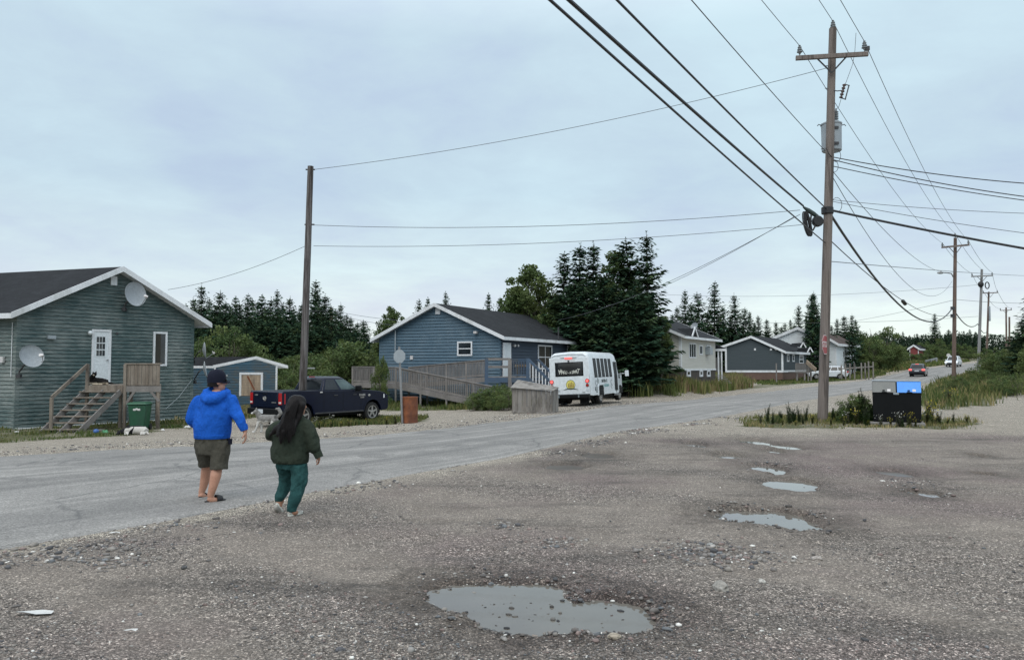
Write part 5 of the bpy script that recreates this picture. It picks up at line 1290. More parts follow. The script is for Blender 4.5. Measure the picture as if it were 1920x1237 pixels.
# ------------------------------------------------------------------ vehicles (local: x forward, y left, z up)
def arch(cx, r, z0, n=9, r2=None):
    """points of a wheel arch from front to back along the sill"""
    return [(cx + r * math.cos(PI * i / n), z0 + (r2 or r) * math.sin(PI * i / n)) for i in range(n + 1)]
def xz(a, b, d): return (a, d, b)
def body_poly(mb, poly, w, tuck=.05):
    """side outline swept across the width, sides pulled in a little"""
    cx = sum(p[0] for p in poly) / len(poly); cz = sum(p[1] for p in poly) / len(poly)
    mb.prism(poly, -w, w, xz); return mb
def cabin(mb, base, top, zb, zt, wb_, wt, crown=.04):
    """greenhouse: base=(x0,x1) at zb, roof=(x0,x1) at zt"""
    (a0, a1), (b0, b1) = base, top; m0 = b0 + (b1 - b0) * .12; m1 = b1 - (b1 - b0) * .12
    ring = lambda w0, w1, q: None
    secs = []
    for x0, z0, x1, z1, hw in ((a0, zb, a0, zb, wb_),): pass
    n = mb.pts([(a0, -wb_, zb), (a1, -wb_, zb), (a1, wb_, zb), (a0, wb_, zb), (b0, -wt, zt), (b1, -wt, zt), (b1, wt, zt), (b0, wt, zt),
                (m0, -wt * .8, zt + crown), (m1, -wt * .8, zt + crown), (m1, wt * .8, zt + crown), (m0, wt * .8, zt + crown)])
    for q in ((0, 3, 2, 1), (0, 1, 5, 4), (1, 2, 6, 5), (2, 3, 7, 6), (3, 0, 4, 7), (4, 5, 9, 8), (5, 6, 10, 9), (6, 7, 11, 10), (7, 4, 8, 11), (8, 9, 10, 11)): mb.f.append(tuple(n + i for i in q))
def pane_on(quad, u0, u1, v0, v1, off=.006, skew=(0, 0)):
    """panel on a four-cornered face: quad = (low-left, low-right, high-right, high-left)"""
    a, b, c, d = [V(p) for p in quad]
    nrm = (b - a).cross(d - a).normalized()
    P = lambda u, v: (a.lerp(b, u)).lerp(d.lerp(c, u), v)
    q = [P(u0 + skew[0], v0), P(u1 + skew[1], v0), P(u1, v1), P(u0, v1)]
    mb = MB(); mb.hexa([p - nrm * .012 for p in q], [p + nrm * off for p in q]); return mb
def wheel(root, x, y, r, w, rim='alloy', spokes=5, side=1):
    """tyre with a spoked rim facing outwards (side = -1 right, 1 left)"""
    mb = MB(); s_ = side
    mb.lathe([(r * .62, y - s_ * w), (r * .93, y - s_ * w), (r, y - s_ * w * .82), (r, y - s_ * w * .18), (r * .93, y), (r * .66, y + s_ * .006), (r * .62, y - s_ * .02)], 28, 'y', (x, 0, r)); 
    wh = mb.build('wheel', M['rubber'], root, True)
    mb = MB(); mb.lathe([(.02, y - s_ * w * .45), (r * .6, y - s_ * w * .45), (r * .655, y - s_ * .03), (r * .65, y + s_ * .004), (r * .60, y - s_ * .004), (r * .575, y - s_ * w * .3), (.02, y - s_ * w * .35)], 26, 'y', (x, 0, r), caps=False); rm = mb.build('rim', M['dark_metal'], wh, True)
    mb = MB()
    for k in range(spokes):
        a = 2 * PI * k / spokes + .3; d = V((math.cos(a), 0, math.sin(a))); t = V((-math.sin(a), 0, math.cos(a))); c = V((x, y - s_ * .02, r))
        mb.hexa([c + t * r * .1 + d * r * .08, c - t * r * .1 + d * r * .08, c - t * r * .085 + d * r * .6, c + t * r * .085 + d * r * .6], [p + V((0, s_ * .018, 0)) for p in (c + t * r * .1 + d * r * .08, c - t * r * .1 + d * r * .08, c - t * r * .07 + d * r * .6, c + t * r * .07 + d * r * .6)])
    mb.lathe([(r * .14, y - s_ * .03), (r * .14, y + s_ * .004), (.01, y + s_ * .01)], 14, 'y', (x, 0, r))
    mb.lathe([(r * .655, y - s_ * .01), (r * .655, y + s_ * .008), (r * .58, y + s_ * .004), (r * .58, y - s_ * .02)], 28, 'y', (x, 0, r), caps=False)
    mb.build('spokes', M[rim], rm); return wh
# ---- the navy pickup
fx = XY(697, 32.3); hd = math.radians(90 - 62) # heading from +Y to the right
du_ = V((math.cos(math.radians(54)), math.sin(math.radians(54)), 0))
ctr = fx - du_ * 1.82 + V((du_.y, -du_.x, 0)) * -.9
ctr.z = gz(ctr.x, ctr.y) + .01
tk = thing('pickup_truck', 'navy blue crew cab pickup parked on the gravel behind the leaning pole', 'pickup', ctr, math.atan2(du_.y, du_.x))
W_ = .98
poly = [(-2.74, .64), (-2.76, 1.30), (-2.70, 1.36), (-.80, 1.36), (-.78, 1.33), (1.0, 1.33), (1.25, 1.34), (2.2, 1.26), (2.52, 1.18), (2.68, 1.04), (2.72, .80), (2.72, .56), (2.62, .46), (2.30, .46)] + arch(1.82, .49, .46)[1:-1] + [(1.33, .44), (-1.24, .44)] + [(x, z) for x, z in arch(-1.75, .49, .46)][1:-1] + [(-2.26, .5)]
mb = MB(); body_poly(mb, poly, W_); bd = mb.build('body', M['navy'], tk, True, .075, segs=4)
mb = MB(); cabin(mb, (-.80, 1.22), (-.56, .38), 1.31, 1.83, .90, .72, .06); cb = mb.build('cab', M['navy'], tk, True, .05, segs=3)
sideR = ((-.80, -.90, 1.31), (1.22, -.90, 1.31), (.38, -.72, 1.83), (-.56, -.72, 1.83)); sideL = tuple((a, -b, c) for a, b, c in sideR)
for sd, nme in ((sideR, 0), (sideL, 1)):
    qd = sd if nme == 0 else (sd[1], sd[0], sd[3], sd[2])
    for i, (u0, u1, sk, g_) in enumerate(((.08, .455, (-.02, -.01), 'glass_car'), (.51, .93, (-.01, -.005), 'glass_tint'))):
        if nme: u0, u1 = 1 - u1, 1 - u0; sk = (-sk[1], -sk[0])
        pane_on(qd, u0, u1, .1, .88, .006, sk).build('side_window', M[g_], tk, bevel=.01)
rear = ((-.80, .90, 1.31), (-.80, -.90, 1.31), (-.56, -.72, 1.83), (-.56, .72, 1.83))
pane_on(rear, .09, .91, .14, .88).build('rear_window', M['glass_car'], tk, bevel=.01)
fr = ((1.22, -.90, 1.31), (1.22, .90, 1.31), (.38, .72, 1.83), (.38, -.72, 1.83))
pane_on(fr, .07, .93, .08, .92).build('windscreen', M['glass_tint'], tk, bevel=.01)
mb = MB(); mb.box(-.60, -.565, -.16, .16, 1.86, 1.89); mb.build('high_brake_lamp', M['tail'], tk)
mb = MB(); mb.box(-2.60, -.92, -.86, .86, 1.352, 1.366); mb.build('bed_liner', M['black'], tk)
mb = MB(); mb.box(-2.785, -2.72, -.74, .74, .74, 1.345); tg = mb.build('tailgate', M['navy'], tk, True, .03, segs=3)
mb = MB(); mb.lathe([(.095, -2.795), (.085, -2.80), (.02, -2.803)], 6, 'x', (0, 0, 1.08)); 
for e in (-1, 1): mb.tube([(-2.80, e * .03, 1.13), (-2.81, e * .075, 1.14), (-2.81, e * .085, 1.08), (-2.80, e * .05, 1.05)], .017, 6)
mb.build('emblem', M['alloy'], tg)
mb = MB(); mb.box(-2.795, -2.78, .44, .62, 1.19, 1.235); mb.build('badge', M['alloy'], tg, bevel=.006)
mb = MB(); mb.box(-2.795, -2.78, -.66, -.40, .93, .955); mb.build('badge', M['alloy'], tg, bevel=.004)
mb = MB(); mb.box(-2.80, -2.77, -.14, .14, 1.24, 1.275); mb.build('handle', M['black'], tg, bevel=.008)
for e in (-1, 1):
    mb = MB(); mb.hexa([(-2.775, e * .77, .86), (-2.775, e * .955, .86), (-2.775, e * .955, 1.30), (-2.775, e * .77, 1.30)], [(-2.60, e * .9, .88), (-2.60, e * .992, .88), (-2.60, e * .992, 1.28), (-2.60, e * .9, 1.28)]); tl = mb.build('tail_lamp', M['tail'], tk, bevel=.02)
    mb = MB(); mb.box(-2.782, -2.70, min(e * .80, e * .94), max(e * .80, e * .94), .90, .97); mb.build('reversing_lens', M['litter'], tl, bevel=.01)
mb = MB(); secs = [[(-2.98 + .1 * abs(y) ** 2, y, .50), (-2.74, y, .46), (-2.74, y, .72), (-2.98 + .1 * abs(y) ** 2, y, .72)] for y in (-.97, -.7, -.35, 0, .35, .7, .97)]; mb.loft(secs); bp = mb.build('bumper', M['black'], tk, True, .03)
mb = MB(); mb.box(-3.0, -2.985, -.155, .155, .53, .69); mb.build('number_plate', M['plate'], bp, bevel=.01)
mb = MB(); mb.box(-3.08, -2.95, -.04, .04, .44, .5); mb.build('tow_hitch', M['dark_metal'], bp)
for sd in (-1, 1):
    wheel(tk, 1.82, sd * .96, .405, .27, side=sd); wheel(tk, -1.75, sd * .96, .405, .27, side=sd)
    for x in (-.28, .72):
        mb = MB(); mb.box(x, x + .19, min(sd * .975, sd * 1.0), max(sd * .975, sd * 1.0), 1.13, 1.165); mb.build('door_handle', M['dark_metal'], tk, bevel=.01)
    for x in (-.78, .20, 1.16):
        mb = MB(); mb.box(x - .006, x + .006, min(sd * .97, sd * .983), max(sd * .97, sd * .983), .56, 1.29); mb.build('door_seam', M['black'], tk)
    mb = MB(); mb.box(-1.22, 1.3, min(sd * .96, sd * .995), max(sd * .96, sd * .995), .44, .50); mb.build('side_trim', M['metal_dull'] if False else M['dark_metal'], tk, bevel=.01)
    mb = MB(); mb.box(.83, 1.02, min(sd * .95, sd * 1.2), max(sd * .95, sd * 1.2), 1.29, 1.52); mb.build('wing_mirror', M['black'], tk, bevel=.05)
    mb = MB(); mb.hexa([(2.44, sd * .80, .96), (2.44, sd * .99, .96), (2.44, sd * .99, 1.13), (2.44, sd * .80, 1.13)], [(2.74, sd * .70, .96), (2.69, sd * .95, .96), (2.64, sd * .95, 1.11), (2.67, sd * .70, 1.11)]); mb.build('headlight', M['headlamp'], tk, bevel=.015)
    for x in (1.82, -1.75):
        mb = MB(); pts_in = arch(x, .475, .44, 14); pts_out = arch(x, .54, .44, 14)
        for i in range(14): 
            a, b, c, d = pts_in[i], pts_in[i + 1], pts_out[i + 1], pts_out[i]; mb.hexa([(p[0], sd * .955, p[1]) for p in (a, b, c, d)], [(p[0], sd * .992, p[1]) for p in (a, b, c, d)])
        mb.build('wheel_arch', M['navy'], tk)
    if sd < 0:
        txt('RAM', .13, M['alloy'], tk, frameM((1.22, -.984, 1.12), (1, 0, 0), (0, -1, 0)), 'badge', .004, 'CENTER', .004, 1.25)
        txt('1500', .08, M['alloy'], tk, frameM((1.22, -.984, 1.02), (1, 0, 0), (0, -1, 0)), 'badge', .004, 'CENTER', .002, 1.4)
        mb = MB(); mb.ball((1.62, -.982, 1.10), .06, 10, 8, (1.1, .12, .85)); mb.build('badge', M['alloy'], tk)
        mb = MB(); mb.box(-.98, -.86, -.995, -.98, 1.26, 1.31); mb.build('fuel_cap_sticker', M['sign_white'], tk, bevel=.005)
mb = MB(); mb.box(2.68, 2.75, -.62, .62, .62, .98); mb.build('grille', M['black'], tk, bevel=.03)
mb = MB(); mb.box(-2.3, 2.5, -.7, .7, .32, .5); mb.build('underbody', M['black'], tk)
# ---- the shuttle bus
az = math.radians(23.5); fwd = V((math.sin(az), math.cos(az), 0)); rgt = V((math.cos(az), -math.sin(az), 0))
cor = XYw(1109, 40.2); BW, BL = 1.16, 6.9
bc = cor + fwd * BL / 2 - rgt * BW; bc.z = gz(bc.x, bc.y) + .09
bs = thing('shuttle_bus', 'white shuttle bus stopped on the road shoulder, seen from behind', 'bus', bc, (math.radians(-2.6), 0, math.atan2(fwd.y, fwd.x)))
mb = MB(); T = 1.0
def ringb(x, w0, w1, z0, z1, r=.2, zw=None):
    return [(x, -w0, z0), (x, -w0 * 1.0, z0 + .5), (x, -w0 * .995, z0 + 1.0), (x, -w1 - .0, z1 - r * 1.6), (x, -w1 + r * .3, z1 - r * .55), (x, -w1 + r * 1.1, z1 - r * .06), (x, 0, z1 + .03), (x, w1 - r * 1.1, z1 - r * .06), (x, w1 - r * .3, z1 - r * .55), (x, w1, z1 - r * 1.6), (x, w0 * .995, z0 + 1.0), (x, w0, z0 + .5), (x, w0, z0)]
x0 = -BL / 2
secs = [ringb(x0 + .05, 1.12, 1.0, .50, 2.68), ringb(x0 + .0, 1.13, 1.02, .52, 2.66), ringb(x0 + .10, 1.16, 1.06, .48, 2.76), ringb(x0 + .4, 1.16, 1.07, .46, 2.80), ringb(x0 + 4.9, 1.16, 1.07, .46, 2.80), ringb(x0 + 5.25, 1.155, 1.05, .46, 2.72), ringb(x0 + 5.5, 1.14, 1.0, .48, 2.50), ringb(x0 + 5.65, 1.1, .95, .50, 2.20), ringb(x0 + 5.95, 1.06, .86, .5, 1.72), ringb(x0 + 6.15, 1.02, .84, .5, 1.45), ringb(x0 + 6.75, .98, .82, .5, 1.30), ringb(x0 + 6.92, .9, .76, .52, 1.1)]
mb.loft(secs); bb = mb.build('body', M['bus_white'], bs, True, .02)
rq = ((x0 + .02, 1.13, .52), (x0 + .02, -1.13, .52), (x0 + .02, -1.02, 2.66), (x0 + .02, 1.02, 2.66))
rearM = Matrix((V((0, -1, 0)), V((0, 0, 1)), V((-1, 0, 0)))).transposed().to_4x4()
def rp_(y, z, n=.0): return V((x0 - .012 - n, -y, z))
def rpanel(y0, y1, z0, z1, n=.012, r=0):
    k = MB(); k.hexa([rp_(y0, z0, -.05), rp_(y1, z0, -.05), rp_(y1, z1, -.05), rp_(y0, z1, -.05)], [rp_(y0, z0, n), rp_(y1, z0, n), rp_(y1, z1, n), rp_(y0, z1, n)]); return k
rpanel(-1.10, 1.10, .56, 2.52, -.004).build('rear_panel', M['bus_white'], bs, True, .06, segs=3)
rw = rpanel(-.72, .74, 1.56, 2.22, .012).build('rear_window', M['glass_car'], bs, True, .09, segs=4)
k = MB(); k.hexa([rp_(-.78, 1.51, -.03), rp_(.80, 1.51, -.03), rp_(.80, 2.27, -.03), rp_(-.78, 2.27, -.03)], [rp_(-.78, 1.51, .004), rp_(.80, 1.51, .004), rp_(.80, 2.27, .004), rp_(-.78, 2.27, .004)]); k.build('window_seal', M['black'], rw, True, .09, segs=4)
# slanted cream letters along the foot of the rear window, fanning outwards as in the photograph
for i, ch_ in enumerate('MAKU-ASMAT'):
    if ch_ == ' ': continue
    t_ = (i - 4.5) / 4.5; hgt = .15 + .14 * abs(t_) ** 1.3; Mx = frameM(rp_(.02 + t_ * .50, 1.64 + hgt * .42, .016), (0, -1, 0), (-1, 0, 0)) @ Matrix.Rotation(-.22 * t_, 4, 'Z')
    txt(ch_, hgt * 1.2, M['decal_cream'], rw, Mx, 'lettering', .002, 'CENTER', .004, .72)
k = rpanel(-.45, .45, 2.50, 2.55, .05); k.build('roof_ridge', M['bus_white'], bs, True, .02)
k = rpanel(-.21, .21, 2.43, 2.53, .06); k.build('high_brake_lamp', M['brake'], bs, True, .035)
k = rpanel(-.05, .05, 2.29, 2.35, .05); k.build('camera_pod', M['black'], bs, True, .015)
for e in (-1, 1):
    k = MB(); k.lathe([(.11, x0 - .045), (.11, x0 + .02)], 20, 'x', (0, e * .99, 1.25)); tl = k.build('tail_lamp', M['tail'], bs, True)
    k = MB(); k.lathe([(.075, x0 - .055), (.07, x0 + .0)], 16, 'x', (0, e * .99, 1.25)); k.build('lit_lens', M['brake'], tl, True)
    k = MB(); k.lathe([(.085, x0 - .045), (.085, x0 + .02)], 18, 'x', (0, e * .99, 1.02)); il = k.build('indicator_lamp', M['amber'], bs, True)
    k = MB(); k.lathe([(.045, x0 - .05), (.045, x0 + .02)], 14, 'x', (0, e * .99, 1.02)); k.build('lens', M['tail'], il, True)
    k = MB(); k.lathe([(.075, x0 - .045), (.075, x0 + .02)], 18, 'x', (0, e * .99, .80)); k.build('reversing_lamp', M['plate'], bs, True)
# round yellow emblem with little figures on a dark swoosh
k = MB(); k.lathe([(.255, x0 - .024), (.255, x0 - .01)], 30, 'x', (0, -.06, 1.07)); em = k.build('emblem', M['decal_dark'], bs)
k = MB(); k.lathe([(.235, x0 - .028), (.235, x0 - .01)], 30, 'x', (0, -.06, 1.07)); k.build('disc', M['sun_yellow'], em)
k = MB()
for y_, h_ in ((-.10, .12), (-.02, .16), (.07, .2), (.15, .14)):
    c = rp_(y_ + .06, .95, .018); k.hexa([c + V((0, .03, 0)), c - V((0, .03, 0)), c + V((-.004, -.03, 0)), c + V((-.004, .03, 0))], [c + V((0, .012, h_)), c - V((0, .012, -h_)), c + V((-.004, -.012, h_)), c + V((-.004, .012, h_))]); k.ball(c + V((-.002, 0, h_ + .03)), .026, 8, 6, (.2, 1, 1))
k.build('figures', M['rust'], em)
k = MB()
for i in range(10):
    f0, f1 = i / 10, (i + 1) / 10
    th0, th1 = .055 * math.sin(PI * f0) + .004, .055 * math.sin(PI * f1) + .004
    ya, yb = -.36 + .84 * f0, -.36 + .84 * f1; za, zb_ = .80 + .05 * math.sin(PI * f0), .80 + .05 * math.sin(PI * f1)
    k.hexa([rp_(ya, za, -.02), rp_(yb, zb_, -.02), rp_(yb, zb_ + th1, -.02), rp_(ya, za + th0, -.02)], [rp_(ya, za, .02), rp_(yb, zb_, .02), rp_(yb, zb_ + th1, .02), rp_(ya, za + th0, .02)])
k.build('swoosh', M['decal_dark'], em)
rpanel(-.83, -.53, .70, .84, .012).build('number_plate', M['plate'], bs, True, .01)
txt('ML 02', .11, M['decal_grey'], bs, frameM(rp_(-.68, .77, .013), (0, -1, 0), (-1, 0, 0)), 'lettering', .002)
rpanel(-.73, -.66, .88, .92, .03).build('plate_lamp', M['black'], bs, True, .01)
rpanel(.70, .84, .645, .67, .02).build('badge', M['decal_dark'], bs, True, .005)
mb = MB(); mb.box(x0 - .22, x0 + .05, -1.10, 1.10, .36, .56); bp = mb.build('bumper', M['black'], bs, True, .04)
for y in (-.55, .55):
    mb = MB(); mb.box(x0 - .235, x0 - .2, y - .03, y + .03, .40, .53); mb.build('reflector', M['decal_grey'], bp)
mb = MB(); mb.box(x0 + .1, x0 + 6.2, -.85, .85, .26, .5); mb.build('underbody', M['black'], bs)
mb = MB(); mb.box(x0 + .25, x0 + .29, -.95, -.45, .06, .5); mb.box(x0 + .25, x0 + .29, .45, .95, .06, .5); mb.build('mud_flap', M['black'], bs)
# right side
def sp(x, z):   # a point of the right wall
    w0, w1, z0, z1, r = 1.16, 1.07, .46, 2.80, .2
    if z < z0 + 1.0: y = w0
    else: t_ = (z - z0 - 1.0) / (z1 - r * 1.6 - z0 - 1.0); y = w0 * .995 + (w1 - w0 * .995) * min(t_, 1)
    return V((x0 + x, -y, z))
def spanel(x_0, x_1, z_0, z_1, n=.008, sl=0):
    o = V((0, -1, .03)).normalized(); k = MB(); cut = [z_0] + ([1.46] if z_0 < 1.3 and z_1 > 1.6 else []) + [z_1]
    for za, zb_ in zip(cut[:-1], cut[1:]):
        sa, sb = sl * (z_1 - za) / (z_1 - z_0), sl * (z_1 - zb_) / (z_1 - z_0)
        q = [sp(x_0 + sa, za), sp(x_1 + sa, za), sp(x_1 + sb, zb_), sp(x_0 + sb, zb_)]; k.hexa([p - o * .03 for p in q], [p + o * n for p in q])
    return k
for i in range(5):
    xa = .78 + i * .70
    wn = spanel(xa, xa + .52, 1.44, 2.40, .010).build('side_window', M['glass_bus'], bs, True, .07, segs=3)
    spanel(xa + .07, xa + .45, 1.50, 1.68, .013).build('seat_back', M['wood_pale'] if i < 4 else M['sun_yellow'], wn, True, .05)
    spanel(xa - .03, xa + .55, 1.40, 2.44, .004).build('window_seal', M['black'], wn, True, .08, segs=3)
dr = spanel(4.42, 5.22, .44, 2.34, .010).build('door', M['bus_white'], bs)
for xa, xb in ((4.50, 4.78), (4.86, 5.14)): spanel(xa, xb, .62, 2.26, .02).build('door_pane', M['glass_bus'], dr)
spanel(4.80, 4.84, .5, 2.3, .024).build('door_edge', M['black'], dr)
def stext(s_, size, x, z, mt, bold=0, sx=1, rot=0): txt(s_, size, M[mt], bs, frameM(sp(x, z) + V((0, -.012, 0)), (1, 0, 0), (0, -1, 0)) @ Matrix.Rotation(rot, 4, 'Z'), 'lettering', .002, 'CENTER', bold, sx)
stext('NUTEI-4 2', .22, 2.5, 1.20, 'decal_dark', .005, 1.1); stext('CHAKTNAF', .22, 2.75, .94, 'decal_teal', .004, 1.0); stext('- - -', .12, 1.9, .72, 'decal_grey'); stext('. -', .14, 3.1, .72, 'decal_grey')
# thin line drawings: walking figures and a looping animal outline
k = MB()
for cx_, cz_, h_ in ((1.28, 1.22, .26), (.78, .80, .18), (1.02, .74, .30)):
    p = sp(cx_, cz_) + V((0, -.012, 0)); k.tube([p - Z * h_ * .5 + V((-.03, 0, 0)), p, p + Z * h_ * .4], [.012, .028, .022], 6); k.tube([p - Z * h_ * .5 + V((.05, 0, 0)), p], .014, 6); k.ball(p + Z * h_ * .52, .028, 8, 6, (1, .3, 1))
k.build('painted_figures', M['decal_dark'], bs)
k = MB()
for cx_, cz_, r_ in ((.95, 1.12, .14), (1.15, .95, .10), (3.85, 1.12, .13), (3.9, .86, .12)):
    c = sp(cx_, cz_) + V((0, -.01, 0)); k.tube([c + V((r_ * math.cos(a) * (1 + .25 * math.sin(3 * a)), 0, r_ * math.sin(a))) for a in [.4 + 4.9 * i / 14 for i in range(15)]], .008, 4)
k.build('painted_outline', M['decal_grey'], bs)
for sd in (-1, 1):
    mb = MB(); mb.prism([(x0 + 1.35, .44)] + [(x0 + 1.35 + .02, .88), (x0 + 1.45, .98), (x0 + 2.2, .98), (x0 + 2.3, .88)] + [(x0 + 2.32, .44)], min(sd * 1.0, sd * 1.168), max(sd * 1.0, sd * 1.168), xz); wa = mb.build('wheel_arch', M['black'], bs)
    mb = MB()
    o = [(1.27, .44), (1.29, .92), (1.41, 1.05), (2.24, 1.05), (2.37, .92), (2.39, .44)]; i_ = [(1.35, .44), (1.37, .88), (1.45, .98), (2.2, .98), (2.3, .88), (2.32, .44)]
    for a in range(5): mb.hexa([(x0 + q[0], sd * 1.12, q[1]) for q in (o[a], o[a + 1], i_[a + 1], i_[a])], [(x0 + q[0], sd * 1.19, q[1]) for q in (o[a], o[a + 1], i_[a + 1], i_[a])])
    mb.build('arch_lip', M['bus_white'], wa, True)
    wheel(bs, x0 + 1.84, sd * 1.12, .39, .24, 'alloy', 8, side=sd); wheel(bs, x0 + 1.84, sd * .84, .39, .22, 'alloy', 8, side=sd)
    wheel(bs, x0 + 5.85, sd * 1.05, .39, .25, 'alloy', 8, side=sd)
    mb = MB(); mb.prism([(x0 + 5.35, .44)] + [(x0 + 5.85 + .49 * math.cos(PI - PI * i / 10), .46 + .44 * math.sin(PI * i / 10)) for i in range(11)] + [(x0 + 6.36, .44)], min(sd * .8, sd * 1.125), max(sd * .8, sd * 1.125), xz); mb.build('wheel_arch', M['black'], bs)
mb = MB(); mb.tube([(x0 + 5.95, -1.0, 1.55), (x0 + 6.0, -1.5, 1.58)], .02, 6); mb.box(x0 + 5.93, x0 + 6.05, -1.62, -1.42, 1.40, 1.74); mb.build('wing_mirror', M['bus_white'], bs, True, .04)
mb = MB(); mb.tube([(x0 + 5.95, 1.0, 1.55), (x0 + 6.0, 1.4, 1.58)], .02, 6); mb.box(x0 + 5.93, x0 + 6.05, 1.38, 1.60, 1.36, 1.80); mb.build('wing_mirror', M['bus_white'], bs, True, .04)
mb = MB(); mb.hexa([(x0 + 5.50, -1.11, 1.3), (x0 + 5.98, -1.075, 1.3), (x0 + 5.80, -1.0, 1.95), (x0 + 5.52, -1.045, 2.05)], [(x0 + 5.50, -1.13, 1.3), (x0 + 5.98, -1.09, 1.3), (x0 + 5.80, -1.02, 1.95), (x0 + 5.52, -1.065, 2.05)]); mb.build('cab_window', M['glass_car'], bs)
mb = MB(); mb.box(x0 + 6.84, x0 + 6.95, -.86, -.62, .82, 1.0); mb.box(x0 + 6.84, x0 + 6.95, .62, .86, .82, 1.0); mb.build('headlight', M['headlamp'], bs, bevel=.03)
mb = MB(); mb.box(x0 + 4.42, x0 + 5.22, -1.32, -1.12, .34, .40); mb.build('step', M['metal'], bs, bevel=.01)
# ---- cars
def car(name, label, loc, yaw, paint, lit=False, front=False, ln=4.7, h=1.72, w=.95):
    c = thing(name, label, 'car', loc, yaw); k = ln / 4.7
    poly = [(-2.30, .52), (-2.33, .85), (-2.26, 1.02), (-2.1, 1.06), (1.05, 1.02), (1.9, .94), (2.25, .82), (2.35, .62), (2.33, .36), (2.1, .26), (1.88, .27)] + arch(1.42, .39, .30, 8)[1:-1] + [(1.0, .25), (-1.0, .25)] + arch(-1.38, .39, .30, 8)[1:-1] + [(-1.82, .28), (-2.2, .32)]
    mb = MB(); body_poly(mb, [(a * k, b) for a, b in poly], w); mb.build('body', M[paint], c, True, .09, segs=3)
    mb = MB(); cabin(mb, (-2.2 * k, 1.12 * k), (-1.72 * k, .30 * k), 1.0, h - .05, w * .95, w * .74, .05); mb.build('cab', M[paint], c, True, .06, segs=3)
    sR = ((-2.2 * k, -w * .95, 1.0), (1.12 * k, -w * .95, 1.0), (.30 * k, -w * .74, h - .05), (-1.72 * k, -w * .74, h - .05))
    for sd in (0, 1):
        qd = sR if sd == 0 else tuple((a, -b, z) for a, b, z in (sR[1], sR[0], sR[3], sR[2]))
        for u0, u1 in ((.14, .30), (.33, .60), (.63, .90)):
            if sd: u0, u1 = 1 - u1, 1 - u0
            pane_on(qd, u0, u1, .12, .84).build('side_window', M['glass_car'], c, bevel=.02)
    pane_on(((-2.2 * k, w * .95, 1.0), (-2.2 * k, -w * .95, 1.0), (-1.72 * k, -w * .74, h - .05), (-1.72 * k, w * .74, h - .05)), .08, .92, .15, .85).build('rear_window', M['glass_car'], c, bevel=.02)
    pane_on(((1.12 * k, -w * .95, 1.0), (1.12 * k, w * .95, 1.0), (.30 * k, w * .74, h - .05), (.30 * k, -w * .74, h - .05)), .07, .93, .1, .92).build('windscreen', M['glass_car'], c, bevel=.02)
    for sd in (-1, 1):
        y0, y1 = sorted((sd * w * .62, sd * (w + .006)))
        mb = MB(); mb.box(-2.36 * k, -2.12 * k, y0 if sd > 0 else y0, y1, .80, 1.03); mb.build('tail_lamp', M['brake' if lit else 'tail'], c, bevel=.02)
        mb = MB(); mb.box(2.1 * k, 2.34 * k, y0, y1 - .012 * (sd > 0), .66, .80); mb.build('headlight', M['headlit' if front else 'headlamp'], c, bevel=.02)
        mb = MB(); mb.box(.72 * k, .86 * k, *sorted((sd * w * .95, sd * (w + .2))), 1.02, 1.18); mb.build('wing_mirror', M[paint], c, bevel=.04)
        for x in (1.42, -1.38): wheel(c, x * k, sd * (w - .01), .345, .22, 'alloy', 5, side=sd)
        mb = MB(); mb.box(-1.0 * k, 1.0 * k, *sorted((sd * (w - .02), sd * (w + .012))), .25, .34); mb.build('side_trim', M['black'], c, bevel=.01)
    mb = MB(); mb.box(-2.38 * k, -2.15 * k, -w * .95, w * .95, .30, .50); mb.build('bumper', M['black'], c, bevel=.03)
    mb = MB(); mb.box(2.2 * k, 2.385 * k, -w * .7, w * .7, .34, .62); mb.build('grille', M['black'], c, bevel=.03)
    mb = MB(); mb.box(-2.365 * k, -2.3 * k, -.26, .26, .70, .83); mb.build('number_plate', M['plate'], c, bevel=.005)
    mb = MB(); mb.box(-1.74 * k, -1.68 * k, -.2, .2, h - .07, h - .02); mb.build('high_brake_lamp', M['brake' if lit else 'tail'], c)
    mb = MB(); mb.box(-2.1 * k, 2.1 * k, -w * .8, w * .8, .2, .4); mb.build('underbody', M['black'], c)
    for sd in (-1, 1):
        mb = MB(); mb.tube([(-1.5 * k, sd * w * .66, h + .0), (-1.4 * k, sd * w * .66, h + .04), (.1 * k, sd * w * .66, h + .05), (.2 * k, sd * w * .66, h + .0)], .018, 6); mb.build('roof_rail', M['dark_metal'], c, True)
    return c
p = XY(1722, 104); car('suv', 'dark grey SUV driving away with lit brake lamps', p, math.radians(57), 'suv_grey', lit=True)
p = XY(1551, 98.5); car('suv', 'white SUV parked side-on beside the slate-grey house', p + Z * .12, math.radians(166), 'car_white', ln=4.75, h=1.68)
p = XY(1788, 133); car('suv', 'white SUV coming up the road far off beyond the poles', p + Z * .05, math.radians(57 + 180 - 6), 'car_white', front=True, h=1.8)
